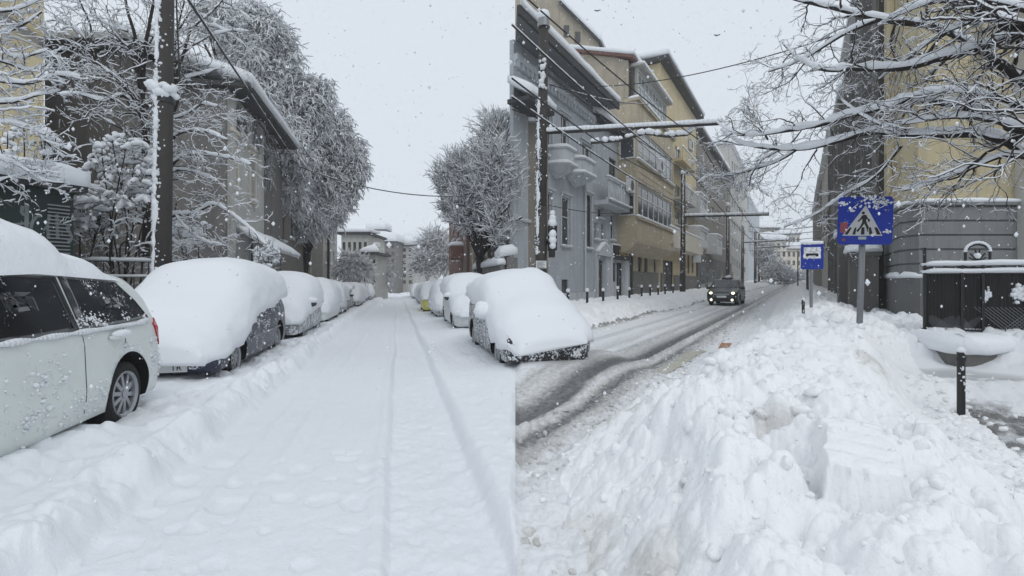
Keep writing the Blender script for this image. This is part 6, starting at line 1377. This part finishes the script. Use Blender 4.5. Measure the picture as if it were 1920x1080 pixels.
# ---- the big bare tree reaching in from the upper right
B, T, S = Tubes(), Tubes(), Tubes()
st = Style(nchild=(12, 6, 4), ratio=(1, .48, .42), angle=46, wander=.24, grav=.03, rmin=.0026, snow=.011, len0=1.0, start=.04, upb=-.04, sstep=.05, cover=.5)
big_limbs = [
 ([(1985, 215), (1930, 160), (1860, 103), (1810, 72), (1750, 50), (1650, 37), (1590, 25), (1520, 9), (1450, -6), (1400, -14)], 5.2, 8.0, .055, .014),
 ([(2010, 90), (1930, 60), (1850, 88), (1760, 110), (1690, 127), (1600, 128), (1550, 130), (1510, 116), (1470, 82)], 5.0, 7.6, .05, .010),
 ([(1642, 40), (1600, 55), (1560, 78), (1510, 110), (1440, 136)], 6.6, 7.6, .022, .008),
 ([(1990, 45), (1930, 22), (1860, 6), (1790, 3), (1740, 8), (1690, 28), (1650, 50)], 4.8, 6.4, .035, .010),
 ([(1930, 60), (1895, 48), (1862, 28), (1830, 10), (1790, -15)], 5.0, 5.5, .05, .03),
 ([(1860, 28), (1820, 42), (1780, 58), (1740, 82), (1690, 118), (1650, 150)], 5.3, 6.6, .02, .006),
 ([(2010, 290), (1930, 252), (1860, 222), (1790, 200), (1700, 192), (1655, 206), (1590, 222), (1530, 240), (1440, 254), (1385, 254), (1345, 230)], 4.6, 8.6, .050, .008),
 ([(2000, 235), (1930, 208), (1880, 188), (1800, 172), (1750, 172), (1690, 190), (1650, 210)], 4.6, 6.2, .030, .010),
 ([(1960, 255), (1900, 236), (1850, 222), (1790, 218), (1720, 226), (1660, 235)], 4.7, 6.0, .030, .010),
 ([(2020, 330), (1930, 288), (1870, 257), (1800, 250), (1700, 252), (1630, 246), (1560, 264), (1500, 276), (1440, 274), (1385, 264), (1350, 240)], 4.8, 8.8, .052, .009),
 ([(1690, 254), (1650, 232), (1610, 212), (1575, 180), (1582, 160)], 6.2, 7.4, .020, .008),
 ([(1940, 300), (1880, 292), (1800, 325), (1740, 345), (1692, 357)], 4.9, 5.8, .022, .009),
 ([(1500, 276), (1460, 300), (1410, 318), (1350, 330), (1315, 326)], 7.8, 9.0, .018, .006),
 ([(1690, 275), (1640, 330), (1580, 365), (1520, 405), (1470, 425)], 6.4, 8.0, .016, .006),
 ([(1470, 278), (1430, 300), (1410, 330), (1400, 352), (1340, 330), (1310, 345)], 8.0, 9.0, .012, .006),
 ([(1440, 262), (1420, 225), (1395, 205), (1384, 210)], 8.0, 8.6, .014, .006)]
for pts, Ya, Yb_, r0, r1 in big_limbs: limb(B, T, S, pw(pts, Ya, Yb_), r0*1.08, r1*1.05, st, snow=.016+.68*r0)
base = np.array(P(2240, 530, 5.0)); base[2] = .1
trunk = np.array([base, base+[0, 0, 1.2], base+[-.05, 0, 2.2]])
B.add(resample(trunk, .2), np.linspace(.2, .15, len(resample(trunk, .2))), 12)
for pts, Ya, Yb_, r0, r1 in big_limbs[:2]+[big_limbs[3], big_limbs[6], big_limbs[7], big_limbs[9]]:
    e = np.array(P(*pts[0], Ya)); q = resample([trunk[-1], (trunk[-1]+e)/2+[.1, 0, .2], e], .1); B.add(q, np.linspace(.11, r0*.82, len(q)), 8); snow_on(S, q, np.linspace(.11, r0, len(q)), .03, 8)
bigtree = tree_build('bare_tree', 'big bare tree whose snow-laden limbs hang in from the upper right', tuple(base), B, T, S)
# ---- the multi-stemmed tree behind the pole on the left
B, T, S = Tubes(), Tubes(), Tubes(); Yt_ = 11.2
st = Style(nchild=(8, 6, 3), ratio=(1, .48, .45), angle=48, wander=.28, grav=.03, rmin=.0036, snow=.019, len0=1.35, start=.15, sstep=.07, cover=.6)
for pts, Ya, Yb_, r0, r1 in (
 ([(272, 480), (274, 400), (272, 320), (275, 250), (268, 200), (262, 130), (255, 70), (240, 20), (232, -30)], 11.2, 11.5, .12, .03),
 ([(274, 300), (270, 220), (268, 120), (276, 60), (284, 10), (288, -40)], 11.2, 10.8, .09, .03),
 ([(280, 330), (272, 250), (265, 215), (235, 165), (205, 138), (180, 118)], 11.1, 10.3, .075, .02),
 ([(276, 260), (262, 215), (232, 180), (195, 190), (150, 178), (108, 180)], 11.1, 9.8, .06, .015),
 ([(182, 120), (176, 80), (168, 40), (150, 0), (140, -30)], 10.6, 10.4, .03, .015), ([(182, 118), (150, 60), (110, 40), (90, 42)], 10.4, 10, .03, .01),
 ([(285, 330), (320, 180), (342, 95), (358, 50), (395, 20), (420, -10)], 11.2, 11.8, .07, .02), ([(320, 180), (335, 115), (385, 75), (430, 60), (470, 60)], 11.3, 12, .04, .012),
 ([(300, 260), (330, 200), (340, 150), (372, 138), (420, 125)], 11.3, 12, .05, .012), ([(300, 200), (325, 120), (330, 60), (345, 0)], 11.3, 11.6, .05, .02),
 ([(290, 320), (322, 262), (350, 248), (385, 250), (425, 267)], 11.1, 10.4, .045, .015), ([(285, 350), (322, 310), (345, 292), (385, 290), (440, 298), (468, 310)], 11.1, 10.2, .05, .012),
 ([(285, 360), (322, 322), (360, 322), (400, 338), (420, 352)], 11.1, 10.4, .035, .01), ([(285, 430), (325, 405), (365, 402), (400, 385), (430, 400), (470, 430), (500, 462)], 11.1, 10.2, .05, .012),
 ([(330, 405), (350, 430), (385, 455), (425, 465)], 10.8, 10.4, .025, .01), ([(275, 300), (240, 250), (215, 235), (180, 215)], 11, 10.4, .04, .012), ([(275, 420), (240, 415), (210, 420), (180, 440), (160, 452)], 11, 10.2, .045, .015), ([(300, 230), (345, 215), (380, 195), (410, 200)], 11.3, 10.8, .03, .01),
 ([(275, 200), (245, 100), (215, 60), (200, 10)], 11.2, 11.4, .035, .012), ([(232, 170), (210, 140), (160, 130), (120, 145)], 10.8, 10.2, .03, .01),
 ([(300, 120), (340, 60), (400, 50), (460, 90), (480, 120)], 11.5, 12.5, .03, .01), ([(330, 60), (380, 0), (430, 10), (470, 40)], 11.5, 12.5, .025, .01), ([(265, 110), (300, 40), (310, -20)], 11.3, 11.3, .03, .01), ([(240, 60), (190, 40), (170, 10), (150, -20)], 11.2, 11, .025, .01)):
    limb(B, T, S, pw(pts, Ya, Yb_), r0*.8, r1*.8, st, snow=.042)
b0 = P(272, 530, 11.2); tree_build('bare_tree', 'many-stemmed snowy tree behind the thick dark pole, before the gable house', (b0.x, b0.y, 0), B, T, S)
# ---- near branches and shrub stems at the far left edge
B, T, S = Tubes(), Tubes(), Tubes()
st = Style(nchild=(8, 5, 3), ratio=(1, .5, .45), angle=46, wander=.26, grav=.05, rmin=.0034, snow=.024, len0=.7, start=.05, sstep=.06, cover=.7)
for pts, Ya, Yb_, r0, r1 in (([(-60, 90), (0, 62), (40, 48), (78, 20)], 7, 7.2, .025, .01), ([(-60, 70), (0, 95), (30, 110), (85, 92)], 7, 7.2, .02, .008), ([(-60, 95), (20, 120), (60, 133), (105, 113)], 7, 7.4, .03, .01), ([(-60, 140), (20, 155), (60, 155), (110, 140), (150, 146)], 6.8, 7.4, .028, .01), ([(-60, 190), (20, 190), (60, 178), (95, 170), (112, 167)], 6.8, 7.4, .028, .01),
 ([(-40, 20), (20, 20), (60, 5), (100, -10)], 7, 7.2, .02, .008), ([(-50, 240), (0, 230), (40, 235), (85, 255)], 7, 7.2, .015, .006), ([(-50, 300), (0, 300), (40, 315), (80, 340), (120, 345)], 7.4, 7.6, .02, .008), ([(-30, 350), (30, 330), (70, 320), (110, 330)], 7.6, 7.8, .02, .008)):
    limb(B, T, S, pw(pts, Ya, Yb_), r0, r1, st, snow=.035)
tb = np.array(P(-330, 530, 7)); tb[2] = 0; tr_ = resample([tb, tb+[.2, 0, 2], tb+[.5, 0, 4]], .2); B.add(tr_, np.linspace(.15, .08, len(tr_)), 9)
for pts in ((-60, 90), (-60, 95), (-60, 140), (-60, 190), (-50, 300)): e = np.array(P(*pts, 7)); q = resample([tr_[-1] if pts[1] < 200 else tr_[8], e], .15); B.add(q, np.linspace(.06, .026, len(q)), 6)
tree_build('bare_tree', 'near snowy branches poking in at the far left edge before the yellow house', tuple(tb), B, T, S)
def shrub(label, px, py, rx, ry, Y, n_, seed, zb=0, mats=('bark', 'twig', 'snow_rough'), stems=9, snow=.03, L=.7, cat='shrub'):
    B, T, S = Tubes(), Tubes(), Tubes(); st = Style(nchild=(7, 5), ratio=(1, .5), angle=48, wander=.22, grav=.04, rmin=.005, snow=snow, len0=L, start=.15, sstep=.08)
    b0 = np.array(P(px, 530, Y)); b0[2] = zb
    for i in range(stems):
        a = RG.uniform(-1, 1); e = np.array(P(px+rx*a, py-ry*RG.uniform(.2, 1)*math.sqrt(max(0, 1-a*a)), Y+RG.uniform(-.5, .5))); mid = (b0*.5+e*.5)+RG.normal(0, .12, 3)
        limb(B, T, S, [b0+RG.normal(0, .08, 3)*[1, 1, 0], mid, e, e+nrm(e-mid)*.2], .022, .008, st)
    for i in range(n_):   # fat cushions of snow caught in the twigs
        a = RG.uniform(0, 2*math.pi); q = math.sqrt(RG.random()); c = np.array(P(px+rx*q*math.cos(a), py+ry*q*math.sin(a), Y+RG.uniform(-.5, .3))); d = nrm(RG.normal(0, 1, 3)*[1, .6, .35])
        w_ = RG.uniform(.08, .3); p = c+d*np.linspace(-.5, .5, 7)[:, None]*w_+UP*RG.normal(0, .01, 7)[:, None]; r = RG.uniform(.025, .065)*np.array([.4, .85, 1, 1.1, .9, .8, .35]); T.add(p-UP*.03, np.full(7, .008), 4); S.add(p+UP*r[:, None]*.5, r, 7)
    root = tree_build('snowy_shrub', label, tuple(b0), B, T, S, mats); root['category'] = cat; return root
shrub('bushy shrub heaped with snow below the tree, left of the thick dark pole', 225, 330, 72, 75, 10.2, 230, 1, 0, snow=.04)
shrub('smaller snow-clotted shrub behind the kiosk roof', 130, 395, 70, 45, 10.0, 130, 2, 0, snow=.035, stems=8)
shrub('upright thin-stemmed bush rising behind the kiosk at the far left', 55, 300, 55, 75, 9.0, 70, 3, 0, snow=.025, stems=10)
shrub('low snowy shrub under the right side of the pole, against the gable house', 350, 430, 45, 35, 12.5, 60, 4, 0, stems=6)
shrub('clipped dark hedge bush under snow beside the porch of the gable house', 500, 480, 25, 20, 16.5, 120, 5, -.1, stems=6, L=.4)
# ---- dense trees made of sprays over a scaffold of limbs
def spray_tree(name, label, base_px, Yb_, lumps, n_, L, droop, mats, limbs=None, r0=.2, snow=.03, twr=.006, side=4, group=None, upright=.0, zb=None, nsnow=.8, fill=.35):
    B, T, S = Tubes(), Tubes(), Tubes(); b0 = np.array(P(base_px, 530, Yb_)); b0[2] = (gl(Yb_) if zb is None else zb)
    C = [np.array(P(l[0], l[1], l[4])) for l in lumps]; rxs = [l[2]/F*l[4] for l in lumps]; rzs = [l[3]/F*l[4] for l in lumps]; rys = [l[5] if len(l) > 5 else rxs[i]*.8 for i, l in enumerate(lumps)]
    topc = sum(C)/len(C); fork = b0+(topc-b0)*[.35, .35, .45]; tk = resample([b0, (b0+fork)/2+RG.normal(0, .15, 3)*[1, 1, 0], fork], .4); B.add(tk, np.linspace(r0, r0*.7, len(tk)), 10)
    for c, rx_, rz_ in zip(C, rxs, rzs):
        for k in range(3):
            e = c+RG.normal(0, .35, 3)*[rx_, rx_, rz_]; q = resample([fork, (fork+e)/2+[0, 0, .12*np.linalg.norm(e-fork)]+RG.normal(0, .2, 3), e, e+nrm(e-fork)*rx_*.4-UP*rx_*.1], .35); rad_ = np.linspace(r0*.5, r0*.08, len(q)); B.add(q, rad_, 7); snow_on(S, q, rad_, snow*1.5, 7, .05)
    sub = []
    for c, rx_, rz_, ry_ in zip(C, rxs, rzs, rys):
        sub.append((c, rx_*.8, rz_*.8, ry_*.8))
        for k in range(6):
            u_ = nrm(RG.normal(0, 1, 3)*[1, .7, 1]); q_ = RG.uniform(.22, .5); sub.append((c+u_*[rx_, ry_, rz_]*.72, rx_*q_, rz_*q_, ry_*q_))
    C, rxs, rzs, rys = [list(q_) for q_ in zip(*sub)]
    wts = np.array([a*b_ for a, b_ in zip(rxs, rzs)]); wts /= wts.sum(); idx = RG.choice(len(C), n_, p=wts)
    for i in idx:
        u_ = nrm(RG.normal(0, 1, 3)); u_[1] = -abs(u_[1]) if RG.random() < .6 else u_[1]; rr = 1.0 if RG.random() > fill else RG.uniform(.4, 1); rr *= 1+.10*RG.normal()
        p = C[i]+u_*[rxs[i], rys[i], rzs[i]]*rr; d = nrm(u_*[1, 1, .6]+UP*(.35+upright)+RG.normal(0, .45, 3)); l_ = L*RG.uniform(.5, 1.25); m = 6; pts = [p-d*l_*.3]
        for j in range(m-1): d = nrm(d-UP*droop*(.4+j*.35)+RG.normal(0, .14, 3)); pts.append(pts[-1]+d*l_/m)
        pts = np.array(pts); rad_ = np.linspace(twr*1.7, twr*.7, m); T.add(pts, rad_, 3)
        if RG.random() < nsnow: S.add(pts+UP*(snow*.45+twr), snow*(.5+.6*RG.random(m))*np.array([.5, 1, 1, .9, .8, .4]), 4)
        for s_ in range(side):
            k = int(RG.integers(0, m-1)); dd = nrm(nrm(pts[k+1]-pts[k])+RG.normal(0, .65, 3)-UP*droop*.6); q = pts[k]+dd*np.array([0, .33, .66, 1])[:, None]*l_*RG.uniform(.25, .55)-UP*droop*np.array([0, .02, .06, .13])[:, None]*l_; T.add(q, np.linspace(twr, twr*.55, 4), 3)
            if RG.random() < nsnow*.85: S.add(q+UP*(snow*.35), snow*.75*RG.uniform(.4, 1.1)*np.array([.5, 1, .9, .4]), 4)
    return tree_build(name, label, tuple(b0), B, T, S, mats, group)
M1 = ('bark', 'twig_brown', 'snow_rough')
spray_tree('drooping_tree', 'huge drooping tree over the gable house roof, nearest of the dense pair', 500, 26, [(485, 55, 50, 45, 24), (520, 130, 55, 75, 25), (455, 100, 45, 50, 24), (490, 170, 45, 50, 24.5), (560, 200, 62, 70, 26), (600, 180, 30, 30, 26.5), (535, 275, 52, 60, 25), (410, 40, 50, 40, 23), (545, 350, 38, 55, 26)], 5200, .85, .30, M1, r0=.35, snow=.050, twr=.008, side=6, nsnow=.9)
spray_tree('drooping_tree', 'wide drooping tree in the middle left, its snowy skirts hanging to the lamp post', 560, 34, [(600, 250, 62, 65, 32), (640, 290, 48, 55, 33), (655, 335, 36, 42, 33), (600, 340, 55, 55, 32), (560, 320, 50, 60, 31), (640, 370, 30, 30, 33), (560, 400, 55, 45, 31), (610, 400, 38, 30, 32)], 4600, .95, .38, M1, r0=.4, snow=.060, twr=.010, side=6, nsnow=.9)
spray_tree('round_tree', 'rounded tree with spiky twig tips at the right of the snowy street', 900, 26, [(930, 330, 55, 70, 23.5, 1.2), (890, 320, 50, 55, 25, 1.2), (860, 330, 42, 48, 26, 1.2), (925, 260, 42, 38, 24, 1.2), (885, 395, 50, 45, 25, 1.2), (935, 420, 30, 40, 23.5, 1.0), (850, 385, 25, 30, 26.5, 1)], 2600, 1.0, -.02, ('bark', 'twig', 'snow_rough'), r0=.3, snow=.032, twr=.008, upright=.4, side=6, nsnow=.8)
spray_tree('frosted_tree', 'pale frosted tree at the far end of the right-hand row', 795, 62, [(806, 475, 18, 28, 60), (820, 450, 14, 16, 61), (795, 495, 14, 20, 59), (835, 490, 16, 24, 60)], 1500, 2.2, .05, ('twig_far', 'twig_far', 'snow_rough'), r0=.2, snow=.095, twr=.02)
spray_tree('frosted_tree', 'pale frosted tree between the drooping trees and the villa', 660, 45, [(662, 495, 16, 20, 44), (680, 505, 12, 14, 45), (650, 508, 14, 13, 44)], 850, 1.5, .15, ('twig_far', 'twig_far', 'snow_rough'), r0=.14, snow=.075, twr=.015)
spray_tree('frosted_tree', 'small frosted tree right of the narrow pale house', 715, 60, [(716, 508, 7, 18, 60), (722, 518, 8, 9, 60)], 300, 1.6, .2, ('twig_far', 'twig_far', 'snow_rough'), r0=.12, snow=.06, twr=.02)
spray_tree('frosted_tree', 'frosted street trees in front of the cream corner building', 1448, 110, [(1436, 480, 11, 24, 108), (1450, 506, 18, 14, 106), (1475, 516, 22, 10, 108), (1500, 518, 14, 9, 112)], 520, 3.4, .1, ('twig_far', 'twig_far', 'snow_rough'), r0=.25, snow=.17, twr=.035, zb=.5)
spray_tree('ivy', 'hanging leafless creeper under the eaves of the gable house', 470, 21, [(440, 215, 26, 24, 17.0, .25), (475, 245, 22, 40, 19.0, .25), (500, 290, 14, 60, 20.8, .3)], 900, .7, .7, ('twig_brown', 'twig_brown', 'snow_rough'), r0=.04, snow=.014, twr=.006, nsnow=.35)['category'] = 'creeper'
# ================================================================ falling snow
fl_ = np.random.default_rng(3); nf = 9000; u_ = fl_.random((nf, 3)); Yf = 1.2+24*u_[:, 0]**.7; Xf = (u_[:, 1]*2-1)*1.15*Yf; Zf = .6+u_[:, 2]*(.8+.72*Yf); rf = fl_.uniform(.003, .009, nf)*(1+.05*Yf)
keep = Zf > height(Xf, Yf)+.05; Xf, Yf, Zf, rf = Xf[keep], Yf[keep], Zf[keep], rf[keep]; nf = len(Xf)
octa = np.array([[1, 0, 0], [-1, 0, 0], [0, 1, 0], [0, -1, 0], [0, 0, 1.2], [0, 0, -1.2]]); of = np.array([[0, 2, 4], [2, 1, 4], [1, 3, 4], [3, 0, 4], [2, 0, 5], [1, 2, 5], [3, 1, 5], [0, 3, 5]])
Vf = (np.stack([Xf, Yf, Zf], -1)[:, None]+octa[None]*rf[:, None, None]).reshape(-1, 3); Ff = (of[None]+np.arange(nf)[:, None, None]*6).reshape(-1, 3)
tag(nparr('falling_snow', Vf, Ff, 'snow_smooth'), 'snowflakes falling through the whole scene', 'snow', kind='stuff')

# ================================================================ the snowy air
hz = MB(); hz.box(-120, 220, -12, 260, -6, 36); o = hz.build('haze', 'snow'); o.data.materials.clear()
m = bpy.data.materials.new('haze'); m.use_nodes = True; n = m.node_tree; n.nodes.clear(); mo = N(n, 'ShaderNodeOutputMaterial'); pv = N(n, 'ShaderNodeVolumePrincipled')
pv.inputs['Color'].default_value = (.985, .99, .995, 1); pv.inputs['Density'].default_value = .0012; pv.inputs['Anisotropy'].default_value = .0; n.links.new(pv.outputs[0], mo.inputs['Volume']); o.data.materials.append(m); tag(o, 'thin snowy haze filling both streets', 'haze', kind='stuff')
